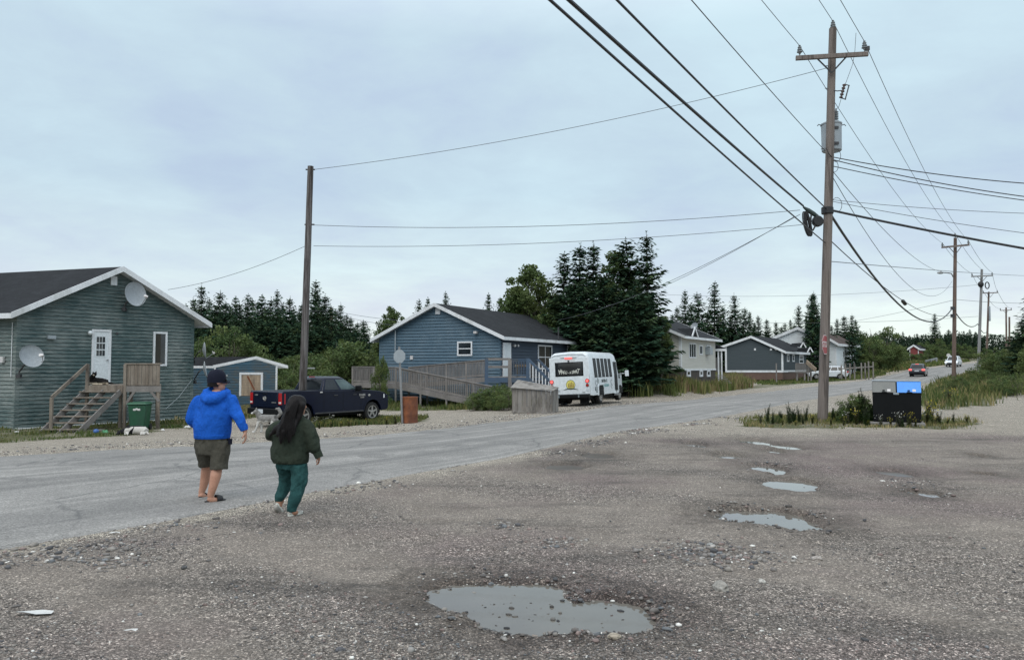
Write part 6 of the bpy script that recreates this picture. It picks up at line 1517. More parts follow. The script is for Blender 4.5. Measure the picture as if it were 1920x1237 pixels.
# ------------------------------------------------------------------ stop signs, drum, boxes, bins, litter
def octagon(r): return [(r * math.cos(PI / 8 + k * PI / 4), r * math.sin(PI / 8 + k * PI / 4)) for k in range(8)]
def stop_sign(label, base, lean_top, c, r, face, front='sign_red', post_top=None, backmat='metal_dull', text=True, post=True):
    t = thing('stop_sign', label, 'road sign', base); face = V(face).normalized(); U = Z.cross(face).normalized(); Mx = frameM(V(c) - V(base), U, face)
    if post: mb = MB(); p1 = V(post_top or lean_top) - V(base); mb.beam((0, 0, -.3), p1, .07, .05, up=face); mb.build('post', M['metal'], t)
    else: mb = MB(); p1 = V(c) - V(base) - face * .012; mb.beam(p1 + Z * .15, p1 + Z * .15 - face * .09, .05, .05); mb.beam(p1 - Z * .15, p1 - Z * .15 - face * .09, .05, .05); mb.build('bracket', M['metal'], t)
    mb = MB(Mx); mb.prism(octagon(r), -.006, .0, lambda a, b, d: (a, b, d)); pl = mb.build('plate', M[backmat], t)
    mb = MB(Mx); mb.prism(octagon(r), .001, .004, lambda a, b, d: (a, b, d)); bd = mb.build('border', M['sign_white'], pl)
    mb = MB(Mx); mb.prism(octagon(r * .93), .002, .007, lambda a, b, d: (a, b, d)); mb.build('face', M[front], pl)
    if text: txt('STOP', r * .78, M['sign_white'], pl, Mx @ Matrix.Translation((0, 0, .008)), 'lettering', .002, 'CENTER', .006, .95)
    return t
b = XY(756, 29.4)
stop_sign('grey back of a stop sign on a leaning post beside the rusty drum', b, at(749, 648, 29.2), at(749, 668, 29.1), .265, (.35, .94, 0), post_top=at(748.5, 650, 29.25))
b = XY(1549, 26.05)
sgn = stop_sign('red stop sign seen almost edge-on on the side of the big pole', b, None, at(1547, 646, 26.0), .355, (.79, -.62, 0), text=True, backmat='sign_red', post=False)
b = XY(1777, 150)
stop_sign('tiny far stop sign turned away beyond the second pole', b, at(1778.5, 664, 150), at(1778.5, 666, 149.8), .38, (.3, .95, 0), backmat='sign_white', text=False)
# drum
b = XY(768, 29.7); dm_ = thing('oil_drum', 'rusty orange steel drum standing by the stop sign post', 'drum', b)
mb = MB(); R_ = .325; pr_ = [(R_ * .98, 0), (R_ * 1.02, .015), (R_, .04)]
for h in (.33, .66): pr_ += [(R_, h - .04), (R_ * 1.035, h), (R_, h + .04)]
pr_ += [(R_, .96), (R_ * 1.02, .985), (R_ * .99, 1.0), (R_ * .95, .985), (R_ * .93, .86), (.02, .85)]
mb.lathe(pr_, 32); mb.build('shell', M['rust'], dm_, True)
# weathered crate box beside the bus
b = XY(996, 35.0); bx = thing('wooden_box', 'weathered grey plank box with a sloping lid in front of the bus', 'wooden box', b)
zt_l, zt_r = at(962, 716, 35).z, at(1031, 731, 34.2).z
x0_, x1_ = at(962, 770, 35).x, at(1033, 770, 34.4).x
fL, fR = V((x0_, 35.2, b.z)), V((x1_, 34.3, b.z)); bk = V((.35, 1.15, 0))
n = 8
for i in range(n):
    a, c = fL.lerp(fR, i / n), fL.lerp(fR, (i + 1) / n - .008); h = lambda t_: (zt_l - .28) + (zt_r - zt_l + .22) * t_ - b.z
    mb = MB(); d_ = V((0, .045, 0)); j = V((0, random.uniform(0, .012), 0)); mb.hexa([a + Z * .06 + j, c + Z * .06 + j, c + d_ + Z * .06, a + d_ + Z * .06], [a + Z * h(i / n) + j, c + Z * h((i + 1) / n) + j, c + d_ + Z * h((i + 1) / n), a + d_ + Z * h(i / n)]); mb.build('plank', M['wood_grey'], bx, world=True, bevel=.004)
for s0, hh in ((fL, zt_l - b.z - .02), (fR, zt_r - b.z - .02)):
    mb = MB(); w_ = V((.05, 0, 0)); mb.hexa([s0 + Z * .03 + V((0, .046, 0)), s0 + bk + Z * .03, s0 + bk + Z * (hh + .02), s0 + V((0, .046, 0)) + Z * (hh - .26 if s0 is fL else hh - .05)], [p + w_ * (-1 if s0 is fL else 1) for p in (s0 + Z * .03 + V((0, .046, 0)), s0 + bk + Z * .03, s0 + bk + Z * (hh + .02), s0 + V((0, .046, 0)) + Z * (hh - .26 if s0 is fL else hh - .05))]); mb.build('side_panel', M['wood_grey'], bx, world=True)
for i in range(3):
    a, c = i / 3, (i + 1) / 3 - .01
    q0 = fL + V((-.12, -.1, zt_l - b.z - .27)); q1 = fR + V((.1, -.1, zt_r - b.z - .05)); q2 = fR + bk + V((.1, .1, zt_r - b.z + .06)); q3 = fL + bk + V((-.12, .1, zt_l - b.z + .06))
    e0, e1, e2, e3 = q0.lerp(q3, a), q1.lerp(q2, a), q1.lerp(q2, c), q0.lerp(q3, c); up_ = Z * .03
    mb = MB(); mb.hexa([e0, e1, e2, e3], [e0 + up_, e1 + up_, e2 + up_, e3 + up_]); mb.build('lid_board', M['wood_grey'], bx, world=True, bevel=.004)
mb = MB(); mb.beam(fL + V((-.05, -.02, .03)), fR + V((.12, -.02, .03)), .12, .07); mb.build('skid', M['wood_grey'], bx, world=True, bevel=.006)
# green wheelie bin
b = XY(264, 28.0); gb = thing('wheelie_bin', 'green wheeled rubbish bin in front of the boarded porch', 'bin', b, .12)
mb = MB(); mb.loft([[(-.25, -.26, .05), (.25, -.26, .05), (.25, .28, .05), (-.25, .28, .05)], [(-.31, -.33, .92), (.31, -.33, .92), (.31, .35, .92), (-.31, .35, .92)]]); mb.build('bin_body', M['bin_green'], gb, True, .04, segs=3)
mb = MB(); mb.loft([[(-.34, -.37, .925), (.34, -.37, .925), (.34, .38, .925), (-.34, .38, .925)], [(-.335, -.36, .97), (.335, -.36, .97), (.335, .38, .97), (-.335, .38, .97)], [(-.26, -.28, 1.02), (.26, -.28, 1.02), (.26, .32, 1.02), (-.26, .32, 1.02)]]); mb.build('lid', M['bin_green'], gb, True, .02)
for x in (-.27, .27):
    mb = MB(); mb.lathe([(.02, x - .03), (.11, x - .03), (.11, x + .03), (.02, x + .03)], 16, 'x', (0, .3, .11)); mb.build('wheel', M['rubber'], gb, True)
mb = MB()
for e, sx in ((-1, .05), (0, .04), (1, .05)): mb.box(e * .075 - sx, e * .075 + sx, -.325, -.29, .72 + (.02 if e == 0 else 0), .79 + (.02 if e == 0 else 0))
mb.build('recycling_mark', M['sign_white'], gb, bevel=.008)
mb = MB(); mb.tube([(-.28, .38, .9), (-.28, .45, .93), (.28, .45, .93), (.28, .38, .9)], .016, 8); mb.build('handle', M['bin_green'], gb)
# twin recycling container
b = XY(1679, 25.0); cn = thing('recycling_container', 'black twin recycling container with a grey and a blue lid on a concrete pad', 'recycling bin', b, -.50 * 0 - math.atan2(719, 1440) * .95); cn.scale = (.95, .95, .97)
mb = MB(); mb.box(-.83, .83, -.62, .62, -.1, .11); mb.build('pad', M['concrete'], cn, True, .02)
mb = MB(); mb.loft([[(-.72, -.50, .13), (.72, -.50, .13), (.72, .50, .13), (-.72, .50, .13)], [(-.74, -.52, 1.10), (.74, -.52, 1.10), (.74, .52, 1.10), (-.74, .52, 1.10)]]); mb.loft([[(-.74, -.50, 1.10), (.74, -.50, 1.10), (.74, .52, 1.10), (-.74, .52, 1.10)], [(-.74, -.30, 1.42), (.74, -.30, 1.42), (.74, .52, 1.42), (-.74, .52, 1.42)]]); mb.build('container', M['black'], cn, bevel=.012)
for x_0, x_1, mt in ((-.735, -.02, 'grey_lid'), (.02, .735, 'blue_lid')):
    mb = MB(); mb.hexa([(x_0, -.545, 1.09), (x_1, -.545, 1.09), (x_1, -.32, 1.44), (x_0, -.32, 1.44)], [(x_0, -.525, 1.105), (x_1, -.525, 1.105), (x_1, -.29, 1.455), (x_0, -.29, 1.455)]); ld = mb.build('lid', M[mt], cn, bevel=.012)
    xm = (x_0 + x_1) / 2
    mb = MB(); mb.prism([(xm - .10, 1.085), (xm + .12, 1.085), (xm + .07, 1.115), (xm - .05, 1.115)], -.565, -.535, lambda a, b_, d: (a, d, b_)); mb.build('catch', M['black'], ld)
    mb = MB(); mb.hexa([(xm - .05, -.53, 1.15), (xm + .03, -.53, 1.15), (xm + .03, -.52, 1.17), (xm - .05, -.52, 1.17)], [(xm - .05, -.55, 1.14), (xm + .03, -.55, 1.14), (xm + .03, -.535, 1.175), (xm - .05, -.535, 1.175)]); mb.build('grip', M['black'], ld)
    mb = MB(); mb.hexa([(xm + .10, -.52, 1.13), (xm + .20, -.52, 1.13), (xm + .20, -.475, 1.20), (xm + .10, -.475, 1.20)], [(xm + .10, -.533, 1.125), (xm + .20, -.533, 1.125), (xm + .20, -.487, 1.197), (xm + .10, -.487, 1.197)]); mb.build('label_plate', M['sign_white'], ld)
mb = MB(); mb.box(-.10, .07, -.56, -.52, 1.02, 1.085); mb.build('lock_plate', M['metal_dull'], cn, bevel=.008)
mb = MB(); mb.box(-.745, .745, -.33, .53, 1.455, 1.48); mb.build('top', M['metal_dull'], cn, bevel=.01)
# litter by the green house
b = G(180, 814); bl = thing('ball', 'small blue ball on the gravel below the porch stairs', 'ball', b); mb = MB(); mb.ball((0, 0, .09), .095, 16, 12); mb.build('ball_skin', M['ball_blue'], bl, 'all')
def scrap(px, py, w, h, mat, label, name='litter', dep=.35):
    p = G(px, py); mb = MB(); k = p.y / F; n = 9
    top = [(w * k / 2 * math.cos(2 * PI * i / n) * random.uniform(.7, 1.1), w * k * dep * math.sin(2 * PI * i / n) * random.uniform(.7, 1.1)) for i in range(n)]
    z0 = ground_z(p.x, p.y)
    c = mb.pts([(x, y, random.uniform(.004, .02)) for x, y in top]); d = mb.pts([(x * .6, y * .6, h * k * random.uniform(.5, 1)) for x, y in top]); e = mb.pts([(0, 0, h * k * .8)])
    for i in range(n): mb.f += [(c + i, c + (i + 1) % n, d + (i + 1) % n, d + i), (d + i, d + (i + 1) % n, e)]
    o = mb.build(name, M[mat], None); o.location = (p.x, p.y, z0 + .012); ROOTM[o.name] = Matrix.Translation(o.location); tag(o, label, 'litter'); return o
scrap(196, 812, 16, 6, 'litter_green', 'crumpled green and white wrapper beside the blue ball')
scrap(305, 808, 9, 4, 'litter', 'white scrap of paper on the gravel right of the green bin'); scrap(352, 802, 14, 5, 'litter', 'long white scrap lying at the right corner of the green house')
scrap(30, 811, 12, 3, 'litter', 'white scrap in the grass at the left corner of the green house'); scrap(1748, 755, 7, 4, 'litter', 'white wrapper at the edge of the right-hand grass')
scrap(68, 1147, 82, 2.2, 'litter', 'torn flat piece of white paper in the gravel at the left', 'paper', .13); scrap(1808, 747, 6, 3, 'litter', 'white cup lying among the right-hand grass')
scrap(216, 1003, 26, 3, 'litter', 'thin pale strip lying at the edge of the asphalt at the left', dep=.1)
scrap(246, 1188, 30, 3, 'litter', 'pale flattened scrap in the gravel below the torn paper', dep=.12)
# ------------------------------------------------------------------ dogs
def hsh(p, s_=14): return mnoise.noise(V(p) * s_)
# lying on the deck
c = at(183, 721, PY + .35); c.z = zd
d1 = thing('dog', 'black dog with pale muzzle and paws lying on the porch deck before the door', 'dog', c)
mb = MB(); mb.tube([(.30, .12, .10), (.1, .1, .13), (-.12, .02, .15), (-.22, -.02, .17)], [.10, .13, .14, .12], 14); cap(mb, (-.22, -.02, .18), (-.13, -.08, .34), .11, .09); mb.ball((.25, .05, .09), .11, 12, 8, (1.2, 1, .8))
t1, r1, u1 = dog_head(mb, (-.08, -.09, .40), (.25, -.95, -.1), .95)
for y, x in ((-.16, -.04), (-.13, .10)): cap(mb, (-.2 + x, -.05, .08), (-.02 + x, y - .03, .035), .05, .035); cap(mb, (-.02 + x, y - .03, .035), (.16 + x, y - .05, .03), .035, .03)
cap(mb, (.3, .05, .06), (.42, -.06, .04), .05, .03); cap(mb, (.34, .15, .07), (.5, .2, .05), .04, .02)
def c1(p): return 1.0 if (p.z < .062 and p.y < -.0) or (p.y < -.20 and p.z < .40 and abs(p.x + .05) < .09) else (.5 if p.z < .1 and p.y < 0 else 0)
tdog(mb, 'body', M['fur'], d1, dog_col((.012, .011, .011), (.42, .36, .28), c1))
mb = MB(); mb.ball(t1, .022, 8, 6); mb.build('nose', M['black'], d1, 'all')
# curled on the gravel by the bin
c = G(252, 815); d2 = thing('dog', 'white dog with black patches sleeping on the gravel in front of the green bin', 'dog', c, .15)
mb = MB(); mb.tube([(-.38, -.02, .12), (-.2, .05, .15), (.05, .08, .16), (.28, .04, .14), (.38, -.03, .11)], [.08, .135, .15, .14, .10], 14); cap(mb, (-.36, -.02, .12), (-.46, -.10, .08), .09, .07)
t2, r2, u2 = dog_head(mb, (-.44, -.12, .09), (-.3, -.95, -.12), .85)
for a in ((-.25, -.08), (-.18, -.1), (.25, -.10), (.33, -.08)): cap(mb, (a[0], a[1] + .06, .07), (a[0] + .03, a[1] - .14, .035), .05, .032)
cap(mb, (.40, -.02, .08), (.5, -.18, .04), .03, .02)
def c2(p): return 1 if (p.x > -.02 + .1 * hsh(p, 6) or hsh(p, 5) > .25) and not (p.z > .27) else 0
tdog(mb, 'body', M['fur'], d2, dog_col((.02, .02, .022), (.52, .50, .47), c2))
mb = MB(); mb.ball(t2, .02, 8, 6); mb.build('nose', M['black'], d2, 'all')
# black pup lying behind it
c = G(256, 806); d4 = thing('dog', 'small black dog curled in the grass behind the sleeping white dog', 'dog', c)
mb = MB(); mb.tube([(-.22, 0, .12), (0, .06, .16), (.22, 0, .12)], [.10, .14, .10], 12); dog_head(mb, (-.25, -.08, .13), (-.5, -.8, -.1), .75); cap(mb, (.22, 0, .08), (.2, -.18, .04), .035, .02)
for x in (-.15, -.05, .1): cap(mb, (x, -.05, .06), (x + .03, -.17, .03), .04, .028)
tdog(mb, 'body', M['fur'], d4, dog_col((.012, .012, .014), (.05, .05, .05), lambda p: .3))
# husky standing behind the pickup, half hidden by the woman
c = G(489, 811); d3 = thing('dog', 'grey and white husky standing at the tail of the pickup', 'dog', c, -.25)
mb = MB(); mb.tube([(-.02, 0, .47), (.12, 0, .46), (.34, 0, .48), (.55, 0, .49)], [.13, .15, .125, .12], 14)
cap(mb, (-.04, -.02, .52), (-.10, -.05, .66), .10, .085); t3, r3, u3 = dog_head(mb, (-.13, -.08, .70), (-.75, -.65, -.12), 1.0)
for y in (-.08, .08):
    chain(mb, [((-.02, y, .42), .065), ((-.03 - (y < 0) * .06, y, .22), .04), ((-.02 - (y < 0) * .16, y, .035), .032)]); cap(mb, (-.02 - (y < 0) * .16, y, .03), (-.08 - (y < 0) * .18, y, .028), .036, .03)
    chain(mb, [((.52, y, .44), .085), ((.46, y, .27), .055), ((.60, y, .17), .035), ((.57, y, .035), .03)]); cap(mb, (.57, y, .03), (.50, y, .028), .034, .028)
chain(mb, [((.62, 0, .54), .05), ((.74, 0, .66), .06), ((.66, 0, .80), .055), ((.55, 0, .80), .03)])
def c3(p): return 1 if p.z < .40 + .05 * hsh(p, 8) or (p.x < -.2 and p.z < .69) else .08 + .1 * (hsh(p, 20) > .1)
tdog(mb, 'body', M['fur'], d3, dog_col((.16, .155, .15), (.58, .57, .55), c3))
mb = MB(); mb.ball(t3, .022, 8, 6); mb.build('nose', M['black'], d3, 'all')
# ------------------------------------------------------------------ utility poles
def insulator(mb, p, s=1.0):
    p = V(p); mb.lathe([(.035 * s, 0), (.05 * s, .05 * s), (.10 * s, .07 * s), (.10 * s, .10 * s), (.055 * s, .13 * s), (.085 * s, .15 * s), (.085 * s, .18 * s), (.05 * s, .21 * s), (.07 * s, .235 * s), (.07 * s, .26 * s), (.03 * s, .29 * s), (.045 * s, .32 * s), (.02 * s, .34 * s)], 14, 'z', p)
def pole(label, base, top, r0, r1, mat, name='utility_pole', n=7):
    t = thing(name, label, 'utility pole', base); mb = MB(); b = V((0, 0, -.5)); tp = V(top) - V(base)
    ps, rs = [], []
    for i in range(n + 1):
        k = i / n; p = b.lerp(tp, k) + V((mnoise.noise(V((k * 3, base[0], 0))) * .02, mnoise.noise(V((k * 3, base[1], 5))) * .02, 0)); ps.append(p); rs.append(r0 + (r1 - r0) * k)
    mb.tube(ps, rs, 18); mb.build('pole_shaft', M[mat], t, True); return t
YP = 26.3
PB = XY(1539, YP); PT = at(1562, 54, YP)
P1 = pole('tall utility pole with a crossarm and a grey transformer by the recycling container', PB, PT, .172, .125, 'pole')
P1M = PB
def on1(px, py, dy=0): return at(px, py, YP + dy)
axis = lambda py: V((1562 - (py - 54) * (1562 - 1539) / (790 - 54), 0, 0)).x
ca, cb_ = on1(1492, 109.5, -.15), on1(1628, 101.5, -.62)
mb = MB(); mb.beam(ca, cb_, .11, .15); mb.build('crossarm', M['pole'], P1, world=True, bevel=.01)
mb = MB(); c_ = on1(axis(137), 137, -.2)
for e in (ca.lerp(cb_, .30), ca.lerp(cb_, .70)): mb.beam(e - Z * .06, c_, .02, .05)
mb.build('arm_brace', M['dark_metal'], P1, world=True)
IL, IR, IC = on1(1499.5, 102, -.17), on1(1621, 94, -.6), on1(1562, 56, 0)
for nme, p, s in (('l', IL, .95), ('r', IR, .95), ('c', IC, 1.0)):
    mb = MB(); mb.tube([p - Z * .1, p + Z * .05], .02, 8); insulator(mb, p, s); mb.build('insulator', M['porcelain'], P1, True, world=True)
mb = MB(); mb.box(IR.x + .02, IR.x + .16, IR.y - .05, IR.y + .05, IR.z - .02, IR.z + .12); mb.build('bracket', M['dark_metal'], P1, world=True)
# transformer
tc_ = on1(1559, 258, .36)
mb = MB(); mb.lathe([(.30, -.5), (.33, -.47), (.34, .42), (.36, .44), (.36, .48), (.30, .52), (.05, .54)], 28, 'z', tc_); tr = mb.build('transformer', M['metal_dull'], P1, True, world=True)
mb = MB(); p = on1(1568, 233, .3); mb.lathe([(.05, -.05)] + [q for i in range(6) for q in ((.05, .02 + i * .075), (.085, .04 + i * .075), (.085, .055 + i * .075), (.05, .07 + i * .075))] + [(.03, .5), (.02, .56)], 14, 'z', p); mb.build('bushing', M['porcelain'], tr, True, world=True)
for e in (-1, 1):
    mb = MB(); mb.tube([tc_ + V((e * .34, 0, .42)), tc_ + V((e * .45, -.02, .46)), tc_ + V((e * .50, -.03, .40))], .016, 6); mb.build('lifting_lug', M['dark_metal'], tr, world=True)
for h in (.25, -.3):
    mb = MB(); mb.box(tc_.x - .1, tc_.x + .1, YP - .02, YP + .12, tc_.z + h - .04, tc_.z + h + .04); mb.build('bracket', M['dark_metal'], P1, world=True)
# fuse cut-out hanging right of the pole
a, b = on1(1583, 160, -.3), on1(1577, 183, -.3)
mb = MB(); d = (b - a)
for i in range(9): p = a.lerp(b, i / 8); mb.tube([p - d.normalized() * .012, p + d.normalized() * .012], .065 if i % 2 == 0 else .035, 10)
co = mb.build('fuse_cutout', M['rust_ins'], P1, world=True)
mb = MB(); mb.tube([on1(1592, 160, -.3), on1(1585, 186, -.3)], .022, 8); mb.tube([on1(1583, 158, -.3), on1(1593, 161, -.3)], .018, 6); mb.tube([on1(1577, 184, -.3), on1(1586, 187, -.3)], .018, 6); mb.build('fuse_tube', M['dark_metal'], co, world=True)
mb = MB(); mb.tube([on1(1563, 170, -.1), on1(1570, 171, -.2), on1(1578, 170, -.3)], .018, 6); mb.build('bracket', M['dark_metal'], co, world=True)
mb = MB(); mb.tube([on1(1605, 62, -.5), on1(1603, 95, -.45), on1(1599, 120, -.4), on1(1590, 145, -.35), on1(1585, 158, -.3)], .008, 5); mb.tube([on1(1577, 186, -.3), on1(1573, 200, -.1), on1(1568, 206, .3)], .008, 5); mb.tube([on1(1568, 206, .3), on1(1569, 212, .3)], .008, 5); mb.build('jumper_wire', M['wire'], P1, world=True)
# loop wires under the transformer and step bolts
for px_, py_, r_ in ((1572, 292, .22), (1568, 312, .2), (1573, 384, .25)):
    mb = MB(); c = on1(px_ - 4, py_, -.1); mb.tube([c + V((r_ * .7 * math.cos(t_), 0, r_ * math.sin(t_))) for t_ in [-2.2 + i * .36 for i in range(14)]], .009, 5); mb.build('loop_wire', M['cable'], P1, world=True)
mb = MB(); mb.tube([on1(1539, 280, -.1), on1(1549, 278, -.2), on1(1555, 290, -.2), on1(1561, 296, -.1)], .014, 6); mb.build('lead_wire', M['cable'], P1, world=True)
mb = MB()
for px_, py_ in ((1547, 166), (1547, 124)): p = on1(px_, py_); mb.tube([p, p + V((.15, 0, 0))], .015, 6)
mb.build('step_bolt', M['dark_metal'], P1, world=True)
# strapped cable bundles, coil and splice case at the communication height
mb = MB(); p = on1(axis(395), 395, 0); mb.lathe([(.185, -.12), (.2, -.1), (.2, .1), (.185, .12)], 18, 'z', p); mb.build('strap_band', M['cable'], P1, world=True)
cc = on1(1509, 397, -.2)
mb = MB()
for i in range(6):
    o = V((random.uniform(-.05, .05), random.uniform(-.06, .06), 0)); w_ = random.uniform(.06, .1); mb.tube([cc + o + V((w_ * math.sin(t_) - .22 * (1 - math.cos(t_)) * -.35, 0, -.42 + .42 * math.cos(t_))) for t_ in [2 * PI * j / 18 for j in range(19)]], .02, 6)
cl_ = thing('cable_coil', 'hanging loop of black cable tied left of the big pole', 'cable coil', cc); mb.build('loop', M['cable'], cl_, True, world=True)
mb = MB(); sc0, sc1 = on1(1506, 388, -.2), on1(1537, 409, -.1); mb.tube([sc0, sc0.lerp(sc1, .3), sc0.lerp(sc1, .6), sc1], [.03, .075, .08, .05], 12); s2 = thing('splice_case', 'dark splice case and drum-shaped coil strapped against the big pole', 'splice case', sc0); mb.build('case', M['decal_dark'], s2, True, world=True)
mb = MB(); p = on1(1533, 415, -.15); mb.lathe([(.02, -.10), (.16, -.10), (.19, -.05), (.19, .05), (.16, .10), (.02, .10)], 22, 'y', p); mb.build('coil_drum', M['cable'], s2, True, world=True)
mb = MB(); mb.tube([on1(1521, 402, -.2), on1(1520, 415, -.2), on1(1520, 430, -.2), on1(1524, 432, -.2), on1(1528, 425, -.2), on1(1528, 418, -.2)], .03, 8); mb.tube([on1(1520, 430, -.2), on1(1517, 436, -.2)], .02, 6); mb.build('tail', M['cable'], s2, True, world=True)
# left leaning pole
LB_ = XY(566.5, 30); LT_ = at(582.5, 312, 30)
P2 = pole('leaning weathered pole without a crossarm standing beside the pickup', LB_, LT_, .155, .115, 'pole_old')
mb = MB(); p = at(577, 690, 29.85); mb.beam(p, p + V((.28, 0, 0)), .05, .05); mb.build('peg', M['metal'], P2, world=True)
mb = MB()
for px_, py_ in ((577, 318), (588, 318), (575, 421), (587, 421)): p = at(px_, py_, 30); mb.tube([p - V((.08, 0, 0)), p + V((.05, 0, 0))], .03, 8)
mb.build('bolt', M['dark_metal'], P2, world=True)
# poles down the road
def cross(t, base, a, b, ins=True, s=1.0, mat='pole'):
    mb = MB(); mb.beam(a, b, .12, .16); mb.build('crossarm', M[mat], t, world=True)
    for k in (.04, .96):
        p = a.lerp(b, k) + Z * .08; mb = MB(); insulator(mb, p, 1.1 * s); mb.build('insulator', M['porcelain'], t, True, world=True)
    m_ = a.lerp(b, .5); mb = MB()
    for k in (.28, .72): mb.beam(a.lerp(b, k) - Z * .05, m_ - Z * .75, .03, .06)
    mb.build('arm_brace', M['dark_metal'], t, world=True)
Y2 = 71.0; b = XY(1787, Y2); tp = at(1791, 446, Y2)
P3 = pole('brown utility pole with a street lamp arm, second along the road', b, tp, .19, .14, 'pole_red'); a3, b3 = at(1765, 464, Y2 + .2), at(1818, 459, Y2 - .9)
cross(P3, b, a3, b3); c3_ = tp + Z * .05; mb = MB(); insulator(mb, c3_, 1.2); mb.build('insulator', M['porcelain'], P3, True, world=True)
mb = MB(); mb.tube([at(1787, 519, Y2 - .2), at(1784, 513, Y2 - .4), at(1776, 511.5, Y2 - .6), at(1766, 511, Y2 - .8)], .05, 8); lm = mb.build('lamp_arm', M['metal'], P3, True, world=True)
mb = MB(); p = at(1763, 511.5, Y2 - .85); mb.ball(p, .26, 12, 8, (1.2, .6, .42)); mb.ball(p + V((.05, 0, .12)), .08, 8, 6); mb.build('lamp_head', M['metal'], lm, True, world=True)
for py_ in (578, 592):
    mb = MB(); p = at(1786, py_, Y2 - .15); mb.box(p.x - .2, p.x + .1, p.y - .2, p.y, p.z - .15, p.z + .15); mb.build('junction_box', M['dark_metal'], P3, world=True)
Y3 = 103.0; b = XY(1833, Y3); tp = at(1841, 505, Y3)
P4 = pole('pale grey leaning utility pole with cable coils, third along the road', b, tp, .21, .15, 'pole_grey'); a4, b4 = at(1821, 518.5, Y3), at(1862, 516.5, Y3 - .9); cross(P4, b, a4, b4, mat='pole_grey'); c4 = tp
mb = MB(); p = at(1839, 533, Y3 - .2); mb.ball(p, .45, 10, 8, (.9, .6, .9)); mb.build('splice_case', M['cable'], P4, True, world=True)
mb = MB(); p = at(1851, 535, Y3 - .3); 
for q_ in range(3): mb.tube([p + V(((.22 + q_ * .05) * math.cos(t_), 0, (.4 + q_ * .04) * math.sin(t_))) for t_ in [2 * PI * j / 16 for j in range(17)]], .03, 5)
mb.build('cable_loop', M['cable'], P4, world=True)
Y4 = 135.0; b = XY(1849, Y4); tp = at(1854, 547, Y4)
P5 = pole('slim utility pole with a crossarm, fourth along the road', b, tp, .2, .14, 'pole_red'); a5, b5 = at(1842.5, 549.5, Y4), at(1871, 548.5, Y4 - .9); cross(P5, b, a5, b5); c5 = tp
mb = MB(); p = at(1855.5, 588, Y4 - .2); mb.box(p.x - .12, p.x + .12, p.y - .1, p.y + .1, p.z - 1.3, p.z + 1.3); mb.build('riser_guard', M['metal_dull'], P5, world=True)
Y5 = 185.0; b = XY(1887.5, Y5); tp = at(1886.5, 576, Y5)
P6 = pole('far utility pole with a crossarm, fifth along the road', b, tp, .24, .17, 'pole_red'); a6, b6 = at(1875, 582, Y5), at(1897, 581, Y5 - .9); cross(P6, b, a6, b6, s=1.3); c6 = tp
b = XY(1893, 190); P7 = pole('far bare pole right behind the fifth pole of the row', b, at(1892.5, 594, 190), .24, .2, 'pole_red')
b = XY(621, 62); P8 = pole('thin dark pole standing before the spruces left of the blue house', b, at(621, 578, 62), .16, .12, 'pole_red')
# ------------------------------------------------------------------ wires
def wire(label, a, b, r, sag, mat='wire', n=26, name='power_line', group='overhead wires', t0=0., t1=1.):
    a, b = V(a), V(b); mb = MB(); o = thing(name, label, 'overhead wire', a, 0, group)
    ps = [a.lerp(b, t_) - Z * (4 * sag * t_ * (1 - t_)) - a for t_ in [t0 + (t1 - t0) * i / n for i in range(n + 1)]]
    mb.tube(ps, r, 6); mb.build('strand', M[mat], o, True); return o
BACK = V((-29.6, -44.7, 0))   # to the pole behind the viewer
top = lambda p: V(p) + Z * .3
wire('thin wire from the left insulator of the big pole running up to the top edge', top(IL), top(IL) + BACK, .010, .9); wire('thin wire from the pole-top insulator of the big pole up to the top edge', top(IC), top(IC) + BACK, .010, .9); wire('thin wire from the right insulator of the big pole up to the top edge', top(IR), top(IR) + BACK, .010, .9)
def over(label, p, px, r, mat='cable', sag=.25):
    """wire from p that leaves the picture at the top in column px, running on over the viewer's head"""
    e = ray(px, 0); Yq = (p.z - .9 * sag - CAMZ) / (e.z / e.y); q_ = V((e.x / e.y * Yq, Yq, p.z)); wire(label, p, p + (q_ - p) * 2.6, r, sag, mat)
over('thin wire from below the transformer slanting up left to the top edge', on1(1547, 283, -.12), 1297, .011, 'wire')
over('medium black cable, right one of three slanting to the big pole', on1(1549, 391, -.12), 1158, .020)
over('thickest black cable, middle one of three slanting to the big pole', on1(1506, 386, -.2), 1068, .032)
over('black cable, left one of three slanting to the big pole', on1(1547, 455, -.12), 1033, .019)
wire('thin wire from the leaning pole top to the crossarm brace of the big pole', at(589, 318, 30), on1(1550, 128), .010, .35); wire('thin wire half-way down the leaning pole running to the big pole', at(588, 422, 30), on1(1500, 394), .010, .30)
wire('lowest thin wire between the leaning pole and the big pole', at(588, 461, 30), on1(1538, 418), .009, .28)
wire('thin drop wire from the leaning pole to the roof of the green house', at(571, 462, 30), at(315, 543, 34), .009, .22)
wire('upper drop wire from the big pole to the blue house', on1(1500, 402), at(1047, 600, 52), .011, .5); wire('lower drop wire from the big pole to the beige house', on1(1490, 406), at(1180, 560, 62), .012, .3)
Rt = lambda px, py, Y: at(px, py, Y)
wire('thick black cable from the big pole out to the right edge', on1(1562, 395), Rt(2250, 518, 24), .040, .12, 'cable'); 
wire('upper black cable of three leaving the transformer to the right', on1(1563, 295), Rt(2250, 352, 25), .017, .35, 'cable'); wire('middle black cable of three leaving the transformer to the right', on1(1563, 300), Rt(2250, 395, 25), .017, .35, 'cable'); wire('lower black cable of three leaving the transformer to the right', on1(1563, 312), Rt(2250, 408, 25), .015, .25, 'cable')
wire('thin upper wire from the strap band out to the right edge', on1(1562, 375), Rt(2250, 402, 25), .009, .2); wire('thin lower wire from the strap band out to the right edge', on1(1562, 378), Rt(2250, 470, 25), .010, .2)
